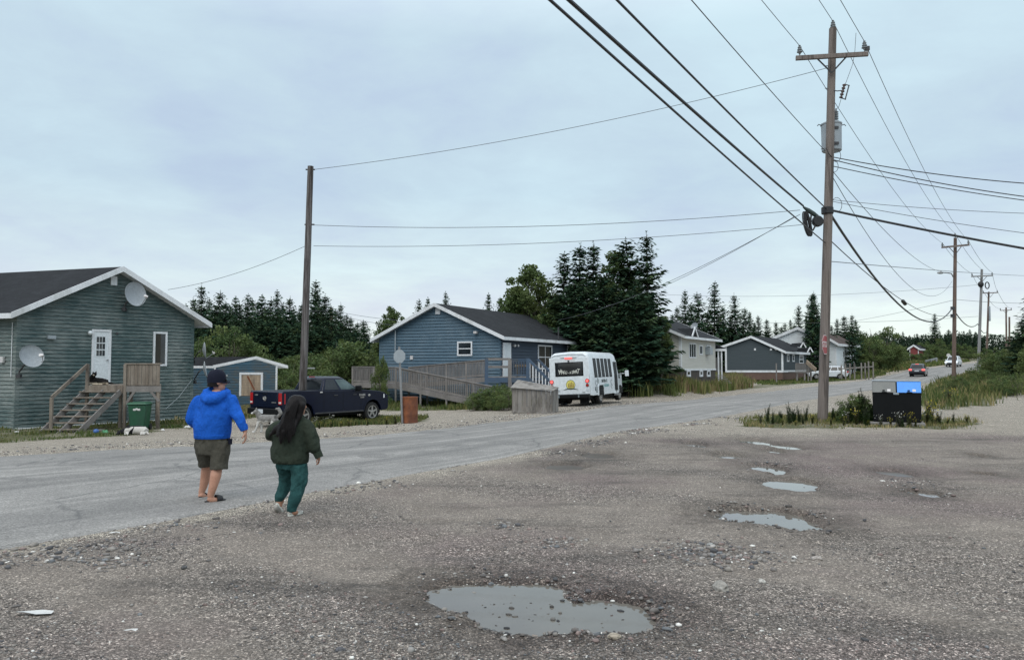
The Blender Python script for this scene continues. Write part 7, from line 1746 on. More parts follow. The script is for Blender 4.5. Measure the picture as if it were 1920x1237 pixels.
wire('left conductor from the big pole to the second pole', top(IL), a3.lerp(b3, .04) + Z * .4, .011, .9); wire('middle conductor from the big pole to the second pole', top(IC), c3_ + Z * .35, .011, .9); wire('right conductor from the big pole to the second pole', top(IR), a3.lerp(b3, .96) + Z * .4, .011, .9)
wire('upper sagging grey wire to the second pole below its crossarm', on1(1562, 322), at(1786, 510, Y2), .012, 1.1); wire('lower sagging grey wire to the second pole lamp arm', on1(1560, 330), at(1785, 527, Y2), .012, 2.6)
wire('heavy sagging black cable with a splice from the big pole to the second pole', on1(1557, 402), at(1786, 577, Y2), .045, 2.35, 'cable'); wire('thinner black cable sagging below the heavy one to the second pole', on1(1554, 448), at(1786, 590, Y2), .018, 1.0, 'cable')
mb = MB(); p = at(1695, 567, 52.5); mb.tube([p - V((.35, .5, -.12)), p - V((.2, .25, -.07)), p + V((.2, .25, -.07)), p + V((.35, .5, -.12))], [.04, .13, .13, .04], 10); sp_ = thing('cable_splice', 'black splice case hanging on the sagging cable before the second pole', 'splice case', p); mb.build('case', M['cable'], sp_, True, world=True)
for lab, a, b in (('left', a3.lerp(b3, .04) + Z * .4, a4.lerp(b4, .04) + Z * .4), ('middle', c3_ + Z * .35, c4), ('right', a3.lerp(b3, .96) + Z * .4, a4.lerp(b4, .96) + Z * .4)): wire(lab + ' conductor from the second to the third pole', a, b, .016, .4)
for lab, a, b in (('left', a4.lerp(b4, .04) + Z * .4, a5.lerp(b5, .04) + Z * .4), ('right', a4.lerp(b4, .96) + Z * .4, a5.lerp(b5, .96) + Z * .4)): wire(lab + ' conductor from the third to the fourth pole', a, b, .02, .4)
for lab, a, b in (('left', a5.lerp(b5, .04) + Z * .4, a6.lerp(b6, .04) + Z * .4), ('right', a5.lerp(b5, .96) + Z * .4, a6.lerp(b6, .96) + Z * .4)): wire(lab + ' conductor from the fourth to the fifth pole', a, b, .025, .8)
wire('sagging black cable from the second to the third pole', at(1788, 580, Y2), at(1833, 607, Y3), .05, .9, 'cable'); wire('sagging black cable from the third to the fourth pole', at(1834, 608, Y3), at(1850, 622, Y4), .05, .6, 'cable')
wire('long grey wire from the big pole past the second pole to the right edge', on1(1556, 490), at(1960, 518, 75), .013, .1); wire('faint wire from the second pole to the right edge', at(1790, 561, Y2), at(1960, 568, 80), .016, .15)
wire('faint wire from the second pole leftwards above the white house', at(1786, 563, Y2), at(1560, 608, 118), .016, .2); wire('faint wire from the third pole leftwards over the far trees', at(1832, 534, Y3), at(1240, 552, 120), .018, .8)
wire('faint wire above the spruces behind the slate-grey house', at(1260, 600, 100), at(1834, 593, Y3), .018, .6); wire('faint wire before the spruces left of the blue house', at(360, 584, 64), at(621, 582, 62), .014, .1); wire('upper faint wire from the thin dark pole to the blue house', at(621, 581, 62), at(744, 600, 50), .012, .1); wire('lower faint wire from the thin dark pole to the blue house', at(622, 586, 62), at(744, 610, 50), .012, .15)
# ------------------------------------------------------------------ fences, markers
fe = thing('fence', 'low pale rail fence on posts at the bend behind the white SUV', 'fence', XY(1608, 96))
for px_, y0, Y in ((1577.5, 684, 94), (1585, 682, 94.3), (1593.5, 681, 94.6), (1602, 680, 95), (1615, 680, 95.6), (1622, 680, 96), (1628.5, 677, 96.4), (1637, 678, 97)):
    p = XY(px_, Y); t_ = at(px_, y0, Y); mb = MB(); mb.box(p.x - .07, p.x + .07, p.y - .06, p.y + .06, p.z - .2, t_.z); mb.build('post', M['wood_grey'], fe, world=True)
mb = MB(); mb.beam(at(1578, 691, 93.9), at(1638, 687, 96.9), .06, .17); mb.build('rail', M['wood_grey'], fe, world=True)
for px_, y0, Y, lb in ((1455.5, 681, 92, 'thin grey post standing before the slate-grey house'), (1515, 684, 93, 'grey post at the nose of the parked white SUV'), (1678, 673, 140, 'pale wooden marker post in the far grass left of the dark SUV'), (1850, 664, 101, 'yellow marker post at the foot of the third pole')):
    p = XY(px_, Y); t_ = at(px_, y0, Y); o = thing('marker_post', lb, 'post', p); mb = MB(); mb.box(-.07, .07, -.06, .06, -.2, t_.z - p.z); mb.build('stake', M['wood_rail'] if 'yellow' not in lb else M['wood_pale'], o, bevel=.02)
bb_ = thing('barrier', 'far grey road barrier left of the distant white SUV', 'barrier', XY(1745, 150))
mb = MB(); mb.beam(at(1735, 677, 149), at(1757, 672, 152), .15, .35); mb.build('rail', M['metal'], bb_, world=True)
for px_, y_ in ((1737, 677), (1746, 674.5), (1756, 672)):
    mb = MB(); p = at(px_, y_, 150); mb.box(p.x - .1, p.x + .1, 149.9, 150.2, gz(p.x, 150) - .3, p.z); mb.build('post', M['metal'], bb_, world=True)
# ------------------------------------------------------------------ trees and plants
def leafquads(c, ax, up, ln, wd):
    """n leaf-shaped rhombs: centre, direction, side vector, length, width -> verts (n,4,3)"""
    return np.stack([c - ax * ln[:, None] * .5, c + up * wd[:, None] * .5 - ax * ln[:, None] * .05, c + ax * ln[:, None] * .5, c - up * wd[:, None] * .5 - ax * ln[:, None] * .05], 1)
def unit(v): return v / np.maximum(np.linalg.norm(v, axis=-1, keepdims=True), 1e-9)
def quadmesh(name, q, cols, mat, parent):
    n = len(q); return npmesh(name, q.reshape(-1, 3), np.arange(n * 4).reshape(n, 4), mat, parent, np.repeat(cols, 4, 0), 4)
def make_spruce(name, label, h, rad, seed, group=None, dense=1.0, base=.08, droop=.35, ragged=.35, col=(.040, .072, .041), loc=(0, 0, 0)):
    rg = np.random.default_rng(seed); t = thing(name, label, 'tree', loc, 0, group)
    bend = rg.normal(0, .012, 2) * h
    mb = MB(); ps = [(bend[0] * (k * k), bend[1] * (k * k), h * k - .3 * (k == 0)) for k in np.linspace(0, 1, 7)]; mb.tube(ps, [h * .0165 * (1 - .93 * k) + .006 for k in np.linspace(0, 1, 7)], 7); mb.build('trunk', M['bark'], t, True)
    cs, axs, ups, ln, wd, co = [], [], [], [], [], []
    nz = int(h * 5.6 * dense); zs = np.sort(h * (base + (.985 - base) * ((np.arange(nz) + rg.uniform(0, 1, nz)) / nz) ** .78))
    side = rg.uniform(0, 2 * PI); 
    for z in zs:
        f = z / h; nb = rg.integers(4, 7)
        L_ = rad * ((1 - f) ** .74 * .95 + .07) * (1 - .35 * max(0, (.22 - f) / .22))
        a0 = rg.uniform(0, 2 * PI)
        for b in range(nb):
            a = a0 + b * 2 * PI / nb + rg.normal(0, .25); l = L_ * np.clip(rg.normal(1, ragged), .35, 1.55)
            d = np.array((math.cos(a), math.sin(a), 0.0)); tone = np.array(col) * rg.uniform(.6, 1.6) * (1 + np.array((.12, .0, -.1)) * rg.normal())
            steps = max(3, int(l / .16)); sl0 = -droop * (1 - f) + .25 * f
            s = np.linspace(.12, 1, steps)
            rel = sl0 * s * l + (.16 * l) * s ** 3
            c = np.stack([bend[0] * f * f + d[0] * s * l, bend[1] * f * f + d[1] * s * l, z + rel], -1)
            tang = np.array((-d[1], d[0], 0))
            for sg in (-1, 1, 0):
                k = len(s); spread = (.36 * l * (1 - .62 * s) + .15) * rg.uniform(.7, 1.2, k) if sg else np.full(k, .3) * min(1, l) + .05
                ax = unit(d[None] * rg.uniform(.55, 1.0, (k, 1)) + tang[None] * sg * rg.uniform(.6, 1.1, (k, 1)) + np.array((0, 0, 1))[None] * rg.uniform(-.55, .05, (k, 1)))
                up = unit(np.cross(ax, np.array((0, 0, 1.0))[None] + rg.normal(0, .35, (k, 3))))
                cs.append(c + ax * spread[:, None] * .45 + rg.normal(0, .02, (k, 3))); axs.append(ax); ups.append(up); ln.append(spread * 1.15); wd.append(spread * rg.uniform(.28, .5, k) + .03); co.append(np.tile(tone, (k, 1)) * rg.uniform(.75, 1.3, (k, 1)))
    # leader
    k = 26; zt = h * rg.uniform(.93, 1.02, k); a = rg.uniform(0, 2 * PI, k); ax = unit(np.stack([np.cos(a), np.sin(a), rg.uniform(.2, 1.2, k)], -1)); cs.append(np.stack([np.full(k, bend[0]) , np.full(k, bend[1]), zt], -1) + ax * .05); axs.append(ax); ups.append(unit(np.cross(ax, rg.normal(0, 1, (k, 3))))); ln.append(rg.uniform(.08, .2, k)); wd.append(np.full(k, .05)); co.append(np.tile(np.array(col), (k, 1)))
    q = leafquads(np.concatenate(cs), np.concatenate(axs), np.concatenate(ups), np.concatenate(ln), np.concatenate(wd))
    quadmesh('crown', q, np.concatenate(co), M['needle'], t); t['h'] = h; del t['h']
    return t
def make_leafy(name, label, h, rad, seed, group=None, leaf=.14, n=9000, col=(.075, .12, .042), col2=(.13, .165, .055), trunk=.12, low=.12, loc=(0, 0, 0), cat='tree', clumps=34, gap=.33, bark='bark_pale', stems=1, slim=1.0):
    rg = np.random.default_rng(seed); t = thing(name, label, cat, loc, 0, group)
    cl = []
    mb = MB()
    for s_ in range(stems):
        off = rg.normal(0, .12 * rad, 2) if stems > 1 else np.zeros(2); top = np.array((off[0] * 2.5, off[1] * 2.5, h * rg.uniform(.8, .97)))
        ps = [np.array((off[0], off[1], -.3)) * (1 - k) + top * k + np.array((rg.normal(0, .03) * h * (0 < k < 1), rg.normal(0, .03) * h * (0 < k < 1), 0)) for k in np.linspace(0, 1, 6)]
        mb.tube([V(p) for p in ps], [trunk / (stems ** .5) * (1 - .9 * k) + .006 for k in np.linspace(0, 1, 6)], 8)
        m = clumps // stems
        for i in range(m):
            k = rg.uniform(low, 1.0); base = np.array([np.interp(k * .8, np.linspace(0, 1, 6), [p[j] for p in ps]) for j in range(3)])
            a = rg.uniform(0, 2 * PI); env = math.sin(PI * min(1, (k * .86 + .12))) ** .65 * slim; r_ = rad * env * rg.uniform(.35, 1.0)
            c = np.array((base[0] + r_ * math.cos(a), base[1] + r_ * math.sin(a), h * (k * .93 + .02) + rg.normal(0, .03) * h)); cl.append((c, rad * rg.uniform(.18, .38) * (.55 + .45 * env)))
            mid = (base + c) / 2 + np.array((0, 0, -.04 * h)); mb.tube([V(base), V(mid), V(c)], [trunk * .28 / (stems ** .5), trunk * .16, .006], 5)
    mb.build('trunk', M[bark], t, True)
    w_ = np.array([c[1] ** 2 for c in cl]); ix = rg.choice(len(cl), n, p=w_ / w_.sum()); C_ = np.array([c[0] for c in cl])[ix]; R_ = np.array([c[1] for c in cl])[ix]
    dv = unit(rg.normal(0, 1, (n, 3))); rad_ = rg.uniform(0, 1, n) ** .55; p = C_ + dv * (R_ * rad_)[:, None] * np.array((1, 1, .78))
    keep = rg.uniform(0, 1, n) > gap * (1 - rad_); p[:, 2] = np.maximum(p[:, 2], .05)
    tone = rg.uniform(0, 1, len(cl))[ix]; cc = np.array(col)[None] * (1 - tone[:, None]) + np.array(col2)[None] * tone[:, None]; cc = cc * rg.uniform(.6, 1.35, (n, 1))
    ax = unit(rg.normal(0, 1, (n, 3)) + np.array((0, 0, -.3))); up = unit(np.cross(ax, rg.normal(0, 1, (n, 3))))
    ln = leaf * rg.uniform(.7, 1.4, n); q = leafquads(p, ax, up, ln, ln * rg.uniform(.5, .8, n))[keep]
    quadmesh('crown', q, cc[keep], M['leaf'], t); return t
SPR = [(8.5, 1.75, 11, 1.0, .22), (9.0, 1.45, 12, 1.05, .30), (8.0, 1.9, 13, 1.0, .28), (9.5, 1.55, 14, 1.0, .38), (7.5, 1.3, 15, 1.1, .26)]
_first = {}
def tree_at(kind, loc, h, label, group, wide=1.0, rz=None):
    """first use builds the tree, later uses copy it with its trunk and crown"""
    if kind not in _first:
        if kind < 10: H_, r_, s_, d_, rag = SPR[kind]; t = make_spruce('spruce_tree', label, H_, r_, s_, group, d_, ragged=rag)
        else:
            P_ = {10: dict(name='birch_tree', h=8, rad=2.2, seed=31, n=17000, leaf=.17, low=.16, clumps=80, slim=.95, gap=.2), 11: dict(name='willow_bush', h=3, rad=1.7, seed=32, n=7000, leaf=.12, low=.02, trunk=.05, cat='bush', stems=4, clumps=40), 12: dict(name='alder_tree', h=5, rad=2.3, seed=33, n=10000, leaf=.15, low=.04, trunk=.08, stems=3, clumps=54), 13: dict(name='poplar_tree', h=9, rad=1.6, seed=34, n=12000, leaf=.16, low=.25, clumps=70, slim=.95, gap=.35), 14: dict(name='willow_bush', h=1.6, rad=1.1, seed=35, n=4200, leaf=.085, low=.02, trunk=.025, cat='bush', stems=5, clumps=40)}[kind]
            nm_ = P_.pop('name'); H_ = P_['h']; t = make_leafy(nm_, label, group=group, **P_)
        _first[kind] = (t, H_); c = t
    else:
        t, H_ = _first[kind]; c = copy_tree(t); c['label'] = label
        if group: c['group'] = group
        elif 'group' in c: del c['group']
    s_ = h / H_; c.location = loc; c.scale = (s_ * wide, s_ * wide, s_); c.rotation_euler = (0, 0, random.uniform(0, 2 * PI) if rz is None else rz)
    return c
def tree_px(kind, px, ytop, Y, label, group=None, wide=1.0, sink=0):
    p = XY(px, Y); t = at(px, ytop, Y); p.z -= sink; return tree_at(kind, p, t.z - p.z, label, group, wide)
# --- the spruce wood behind the shed
g1 = 'spruces in the wood behind the blue shed'
row = [(378, 535), (392, 560), (404, 548), (421, 566), (437, 558), (448, 568), (461, 552), (470, 562), (483, 566), (492, 555), (505, 560), (519, 545), (529, 572), (540, 558), (551, 580), (562, 570), (589, 527), (598, 552), (611, 553), (620, 575), (636, 570), (648, 590), (655, 596), (668, 604), (345, 572), (362, 560), (331, 588), (680, 612)]
lb1 = 'dark pointed spruce in the dense wood behind the small blue shed'
for i, (px, yt) in enumerate(row):
    lb = {589: 'tallest spruce of the wood, right beside the leaning pole', 378: 'tall spruce at the left end of the wood, next to the green house roof', 519: 'thin-topped spruce rising above the middle of the wood behind the shed'}.get(px, lb1)
    tree_px([3, 1, 2, 0, 4][i % 5], px, yt, 60 + (i * 37 % 13) * .9, lb, g1 if lb is lb1 else None, random.uniform(.8, 1.05))
for i in range(26):
    px = 345 + i * 13.5 + random.uniform(-5, 5); tree_px([0, 2, 1, 3][i % 4], px, random.uniform(572, 600) + max(0, px - 600) * .3, 67 + random.uniform(0, 10), lb1, g1, random.uniform(1.0, 1.3))
for i in range(16): tree_px([2, 0][i % 2], 352 + i * 21 + random.uniform(-6, 6), random.uniform(600, 622) + max(0, 352 + i * 21 - 600) * .12, 56 + random.uniform(0, 3), lb1, g1, random.uniform(1.1, 1.5))
tree_px(12, 438, 612, 51, 'round leafy green tree in front of the spruce wood behind the shed', None, 1.15); 
tree_px(12, 373, 628, 45, 'pale leafy tree at the right corner of the green house', None, .75)
g2 = 'leafy bushes between the shed and the blue house'
for i, (px, yt, Y) in enumerate([(545, 655, 46), (570, 660, 47), (600, 650, 48), (625, 640, 49), (650, 615, 51), (668, 640, 50.5), (686, 645, 52), (612, 672, 45), (535, 680, 44), (520, 650, 52), (490, 640, 53), (580, 640, 54), (610, 632, 55), (560, 645, 52)]):
    tree_px(11 if i % 3 else 12, px, yt + 22, Y, 'dull green leafy bush between the shed and the ramp', g2, random.uniform(.9, 1.25))
tree_px(11, 716, 668, 43.5, 'thin bush growing before the ramp railing near the stop sign', None, .4)
tree_px(10, 727, 572, 58, 'small birch standing above the left eave of the blue house', None, .8)
for px, yt, kk in ((783, 563, 4), (801, 560, 4), (836, 548, 1), (915, 552, 4), (938, 557, 0)): tree_px(kk, px, yt, 72, 'thin spruce top showing over the blue house roof', 'spruce tops behind the blue house', .7)
# --- the big group between the blue and the beige house
tree_px(10, 1003, 492, 60, 'broad bright birch left of the tall spruces behind the blue house', None, 1.05); tree_px(10, 968, 540, 62, 'lower birch at the left edge of the big tree group', None, 1.0); tree_px(10, 1028, 560, 58, 'leafy birch between the broad birch and the tall spruces', None, .9)
big = [(1056, 474, 57, 1.05, 1, 'slim spruce, leftmost of the tall spruces by the bus'), (1084, 460, 58, 1.1, 0, 'full spruce, second from the left of the tall group'), (1111, 458, 57.5, 1.1, 3, 'tall pointed spruce, third in the group behind the bus'), (1187, 449, 57, 1.15, 2, 'tall broad spruce just left of the tallest one'), (1216, 439, 55.5, 1.0, 3, 'tallest spruce with a ragged right side in the group behind the bus')]
for px, yt, Y, w_, kk, lb in big: tree_px(kk, px, yt, Y, lb, None, w_)
tree_px(13, 1152, 466, 58, 'airy poplar between the tall spruces behind the bus', None, 1.15); tree_px(13, 1240, 590, 56, 'poplar sapling at the right foot of the tall spruces', None, 1.1)
for px, yt, Y, kk, w_ in ((1070, 530, 55, 2, 1.2), (1098, 520, 54.5, 0, 1.2), (1128, 520, 55, 2, 1.2), (1160, 530, 54, 0, 1.25), (1195, 530, 53.5, 2, 1.2), (1214, 545, 55, 0, .85), (1140, 580, 52.5, 2, 1.2), (1178, 590, 52.5, 0, 1.2), (1192, 600, 53, 1, .9), (1090, 590, 55, 0, 1.3), (1115, 585, 53.5, 2, 1.3)): tree_px(kk, px, yt, Y, 'lower dense spruce filling the foot of the tall group by the bus', 'lower spruces of the group by the bus', w_)
# --- behind the beige and slate houses
g3 = 'spruces behind the beige and slate-grey houses'
for i, (px, yt) in enumerate([(1285, 545), (1272, 575), (1298, 570), (1314, 550), (1326, 585), (1340, 529), (1357, 575), (1380, 552), (1394, 578), (1407, 585), (1424, 592), (1440, 598), (1456, 604), (1470, 606), (1484, 600), (1498, 573), (1527, 552), (1521, 585), (1545, 600), (1560, 610), (1571, 598), (1586, 592), (1598, 590), (1606, 600), (1352, 592), (1306, 592), (1372, 590), (1416, 604), (1260, 590)]):
    lb = {1340: 'tall spruce rising behind the gap of the beige and slate-grey houses', 1527: 'tall spruce just left of the big utility pole'}.get(px, 'dark spruce in the row behind the beige and slate-grey houses')
    tree_px([1, 0, 3, 2, 4][i % 5], px, yt, 112 + (i * 29 % 11) * 1.4 if px != 1527 else 112, lb, g3 if lb.startswith('dark') else None, random.uniform(.75, 1.0))
for i in range(14): tree_px([2, 0][i % 2], 1255 + i * 26, random.uniform(610, 626), 124 + random.uniform(0, 8), 'dark spruce in the row behind the beige and slate-grey houses', g3, 1.2)
# --- right of the white house and the far end of the road
g4 = 'leafy trees along the far side of the road'
for i, (px, yt, Y) in enumerate([(1622, 622, 125), (1640, 612, 126), (1655, 640, 128), (1633, 640, 122), (1668, 645, 140), (1682, 650, 150), (1613, 650, 121), (1650, 655, 124), (1697, 660, 160), (1736, 642, 178), (1750, 635, 180), (1763, 645, 176), (1740, 655, 165), (1770, 655, 172), (1812, 655, 178), (1800, 640, 182), (1826, 650, 184), (1690, 655, 158)]): tree_px(12, px, yt, Y, 'leafy green tree at the far bend of the road', g4, random.uniform(.95, 1.25))
g5 = 'dark spruces on the skyline at the end of the road'
for i, (px, yt) in enumerate([(1676, 628), (1668, 634), (1695, 622), (1690, 632), (1707, 628), (1717, 632), (1730, 628), (1744, 634), (1754, 588), (1764, 622), (1772, 626), (1781, 618), (1800, 622), (1808, 620), (1816, 624), (1826, 630), (1836, 628), (1842, 634), (1852, 640), (1860, 650), (1688, 640), (1702, 638), (1724, 638), (1792, 628), (1870, 652), (1720, 625), (1738, 626), (1777, 628), (1786, 625), (1804, 628), (1821, 618), (1830, 622), (1768, 632)]):
    lb = 'tall spruce standing above the skyline left of the second pole' if px == 1754 else 'dark spruce on the skyline at the far end of the road'
    tree_px([1, 0, 4, 2][i % 4], px, yt, 195 + (i * 17 % 9) * 2, lb, None if px == 1754 else g5, random.uniform(.8, 1.1) if px != 1754 else .9)
tree_px(1, 1938, 548, 78, 'big dark spruce cut by the right edge of the picture', None, 1.5); tree_px(0, 1918, 600, 84, 'dark spruce behind the leafy bushes at the right edge', None, 1.4); tree_px(2, 1905, 640, 86, 'low wide spruce beside the big one at the right edge', None, 1.2)
g6 = 'leafy bushes behind the right-hand grass'
for i, (px, yt, Y) in enumerate([(1868, 652, 92), (1880, 660, 90), (1895, 668, 86), (1912, 660, 84), (1928, 650, 80), (1858, 668, 98), (1944, 660, 76), (1960, 630, 72), (1990, 640, 70)]): tree_px(12 if i % 2 else 11, px, yt, Y, 'green leafy bush behind the tall grass at the right', g6, random.uniform(1.0, 1.3))
# outside the frame, so that a step to the side does not find a bare plain
for i in range(46):
    a = -.95 + 1.9 * i / 45; Y = 150 + random.uniform(0, 60)
    px = 960 + F * math.tan(a * .85); 
    if -100 < px < 360 or px > 1960 or px < -100:
        x = Y * math.tan(a * .85); p = V((x, Y, gz(x, Y))); tree_at([0, 1, 2, 3][i % 4], p, random.uniform(8, 11), 'spruce of the wood beyond the houses', 'outlying spruces', 1.2)
# a dark mass of low wood closing the view behind everything
def farwood(name, label, x0, x1, yf, h0, h1, n, seed, col):
    rg = np.random.default_rng(seed); x = rg.uniform(x0, x1, n); y = np.array([yf(a) for a in x]) + rg.uniform(0, 14, n); z = gbase(x, y); hh = h0 + (h1 - h0) * fbm(x, y, .12, 3, seed)
    hz = rg.uniform(0, 1, n) ** 1.0; p = np.stack([x, y, z + hh * hz], -1)
    ax = unit(np.stack([rg.normal(0, .6, n), rg.normal(0, .6, n), np.full(n, 1.0)], -1)); up = unit(np.cross(ax, rg.normal(0, 1, (n, 3)))); ln = rg.uniform(.35, .9, n)
    q = leafquads(p, ax, up, ln, ln * .4); c = np.array(col)[None] * rg.uniform(.5, 1.5, (n, 1)); o = quadmesh(name, q, c, M['needle'], None); tag(o, label, kind='stuff')
farwood('far_wood', 'far dark wood closing the view behind the houses', -120, 9, lambda x: 84, 2.5, 6.0, 42000, 71, (.022, .04, .026))
farwood('far_wood', 'far dark wood behind the white and slate-grey houses', 12, 58, lambda x: 140 + max(0, x - 40) * 1.2, 2.5, 6.0, 26000, 73, (.022, .04, .026))
farwood('far_wood', 'far dark wood at the end of the road', 62, 190, lambda x: 196, 3, 8, 40000, 72, (.026, .045, .028))
# ------------------------------------------------------------------ grass
def grass(label, polys, n, h0, h1, cols, wdt=.012, seed=1, name='grass', lean=.35, tip=None, tall=None):
    rg = np.random.default_rng(seed); P_ = np.array([p for q in polys for p in q]); out = []
    x0, y0 = P_.min(0); x1, y1 = P_.max(0); tot = 0; X_, Y_ = [], []
    while tot < n:
        x = rg.uniform(x0, x1, n * 3); y = rg.uniform(y0, y1, n * 3); jx = x + (fbm(x, y, 1.1, 4, 2) - .5) * 2.6 + rg.normal(0, .18, len(x)); jy = y + (fbm(x, y, 1.1, 4, 4) - .5) * 2.6 + rg.normal(0, .22, len(x))
        m = np.zeros(len(x), bool)
        for q in polys: m |= inpoly(q, jx, jy)
        m &= (sdL(x, y) > .35) | (sdR(x, y) > .3)
        m &= rg.uniform(0, 1, len(x)) < .12 + .88 * smooth(.36, .62, fbm(x, y, 1.3, 4, seed))
        X_.append(x[m]); Y_.append(y[m]); tot += m.sum()
        if m.sum() == 0: break
    x = np.concatenate(X_)[:n]; y = np.concatenate(Y_)[:n]; n = len(x); z = gfull(x, y)[0] - .02
    hh = (h0 + (h1 - h0) * np.clip(fbm(x, y, .45, 3, seed + 3) * 1.7 - .35, 0, 1)) * rg.uniform(.55, 1.2, n)
    a = rg.uniform(0, 2 * PI, n); d = np.stack([np.cos(a), np.sin(a), np.zeros(n)], -1); b_ = rg.uniform(0, 2 * PI, n); ld = np.stack([np.cos(b_), np.sin(b_), np.zeros(n)], -1) * (lean * rg.uniform(.2, 1.3, n) * hh)[:, None]
    base = np.stack([x, y, z], -1); w_ = (wdt * rg.uniform(.7, 1.4, n) * (1 + np.maximum(y - 25, 0) / 40))[:, None]
    mid = base + ld * .35 + np.array((0, 0, 1.0)) * (hh * .6)[:, None]; tp = base + ld + np.array((0, 0, 1.0)) * (hh * .96)[:, None]
    q = np.stack([base - d * w_, base + d * w_, mid + d * w_ * .8, tp, mid - d * w_ * .8], 1)
    cols = np.array(cols); k = np.clip((fbm(x, y, .7, 3, seed + 7) * 1.5 - .25) * len(cols) + rg.normal(0, .8, n), 0, len(cols) - 1).astype(int); c = cols[k] * rg.uniform(.65, 1.35, (n, 1)) * 1.5
    v = q.reshape(-1, 3); o = npmesh(name, v, np.arange(n * 5).reshape(n, 5), M['grass'], None, np.repeat(c, 5, 0), 5); tag(o, label, kind='stuff'); return x, y, z, hh
GR = [(.05, .075, .022), (.065, .09, .026), (.09, .105, .035), (.13, .125, .05), (.038, .06, .02)]
DRY = [(.10, .115, .04), (.17, .15, .07), (.22, .18, .09), (.075, .095, .03), (.25, .205, .11)]
grass('short green grass along the foot of the green house', [VEGW['house strip']], 26000, .05, .20, GR, .011, 81)
grass('green grass and weeds on the verge before the pickup', [VEGW['verge']], 9000, .08, .34, GR + DRY[:2], .011, 82)
grass('dry and green grass below the ramp', [VEGW['ramp foot']], 16000, .12, .5, GR + DRY[:1], .012, 83)
grass('tall grass with reddish seed heads before the beige house', [VEGW['beige bank']], 48000, .5, 1.3, [(.07, .095, .03), (.09, .11, .036), (.13, .135, .05), (.18, .15, .075), (.20, .14, .09)], .013, 84, lean=.28)
grass('short grass between the slate-grey house and the road', [VEGW['far verge']], 14000, .12, .35, GR, .016, 85)
grass('mixed green and straw grass round the big pole and the container', [VEGW['pole island']], 9500, .04, .34, GR[1:4] + DRY, .010, 86, lean=.4)
grass('tall wild grass filling the right-hand field', [VEGW['right field']], 52000, .2, .85, GR + DRY[:4], .015, 87, lean=.32)
yard = GP([(355, 800), (480, 780), (470, 762), (540, 756), (690, 762), (700, 752), (540, 745), (355, 770)])
grass('straw-coloured grass in the yard before the shed', [yard], 22000, .08, .4, DRY + GR[:2], .013, 88)
bg_ = [[(-60, 30), (-18, 34), (-17, 40), (-9, 48), (0, 62), (30, 90), (50, 112), (30, 150), (-60, 90)]]
grass('rough grass round the houses', bg_, 52000, .15, .6, GR + DRY[:2], .03, 89)
fr2 = [[(46, 74), (66, 106), (84, 132), (102, 152), (125, 150), (90, 74)]]
grass('rough grass of the verge beyond the second pole', fr2, 30000, .25, .8, GR + DRY[:3], .035, 90)
fl2 = [[(52, 112), (63, 124), (78, 140), (95, 160), (70, 165), (45, 125)]]
grass('rough grass on the far side of the bend', fl2, 16000, .25, .7, GR + DRY[:2], .04, 91)
# --- tall weeds: each stalk a plant of its own
def make_weed(name, label, h, seed, group, leaf=.10, n=90, col=(.04, .07, .03), col2=(.07, .10, .035), dark=.35, loc=(0, 0, 0), stems=3, flower=None):
    rg = np.random.default_rng(seed); t = thing(name, label, 'plant', loc, 0, group); mb = MB(); Cs, Ax, Up, Ln, Wd, Co = [], [], [], [], [], []
    for s_ in range(stems):
        a = rg.uniform(0, 2 * PI); hs = h * rg.uniform(.65, 1); tp = np.array((math.cos(a) * h * .22, math.sin(a) * h * .22, hs)) * np.array((rg.uniform(.1, 1),) * 2 + (1,))
        b = np.array((rg.normal(0, .05), rg.normal(0, .05), -.05)); mb.tube([V(b), V(b * .5 + tp * .5 + np.array((rg.normal(0, .02), rg.normal(0, .02), 0))), V(tp)], [.011, .008, .004], 5)
        k = n; f = rg.uniform(.12, 1, k); c = b + (tp - b) * f[:, None]; aa_ = rg.uniform(0, 2 * PI, k); ax = unit(np.stack([np.cos(aa_), np.sin(aa_), rg.uniform(-.1, .9, k)], -1)); l = leaf * (1.15 - .75 * f) * rg.uniform(.7, 1.4, k)
        Cs.append(c + ax * (l * .5)[:, None]); Ax.append(ax); Up.append(unit(np.cross(ax, np.array((0, 0, 1.0)) + rg.normal(0, .3, (k, 3))))); Ln.append(l); Wd.append(l * rg.uniform(.25, .42, k))
        cc = np.array(col)[None] + (np.array(col2) - np.array(col))[None] * rg.uniform(0, 1, (k, 1)); cc[f > .8] = cc[f > .8] * .6 + np.array((.035, .02, .025)) * .4; Co.append(cc * rg.uniform(.7, 1.3, (k, 1)))
    mb.build('stem', M['bark'], t)
    if flower:
        k = 16; c = np.stack([rg.normal(0, h * .2, k), rg.normal(0, h * .2, k), h * rg.uniform(.6, 1.0, k)], -1); ax = unit(rg.normal(0, 1, (k, 3))); Cs.append(c); Ax.append(ax); Up.append(unit(np.cross(ax, rg.normal(0, 1, (k, 3))))); Ln.append(np.full(k, .05)); Wd.append(np.full(k, .05)); Co.append(np.tile(np.array(flower), (k, 1)))
    quadmesh('leaves', leafquads(np.concatenate(Cs), np.concatenate(Ax), np.concatenate(Up), np.concatenate(Ln), np.concatenate(Wd)), np.concatenate(Co), M['leaf'], t)  # flower petals, where a weed has them, are joined into this leaf mesh
    return t
wk = {}
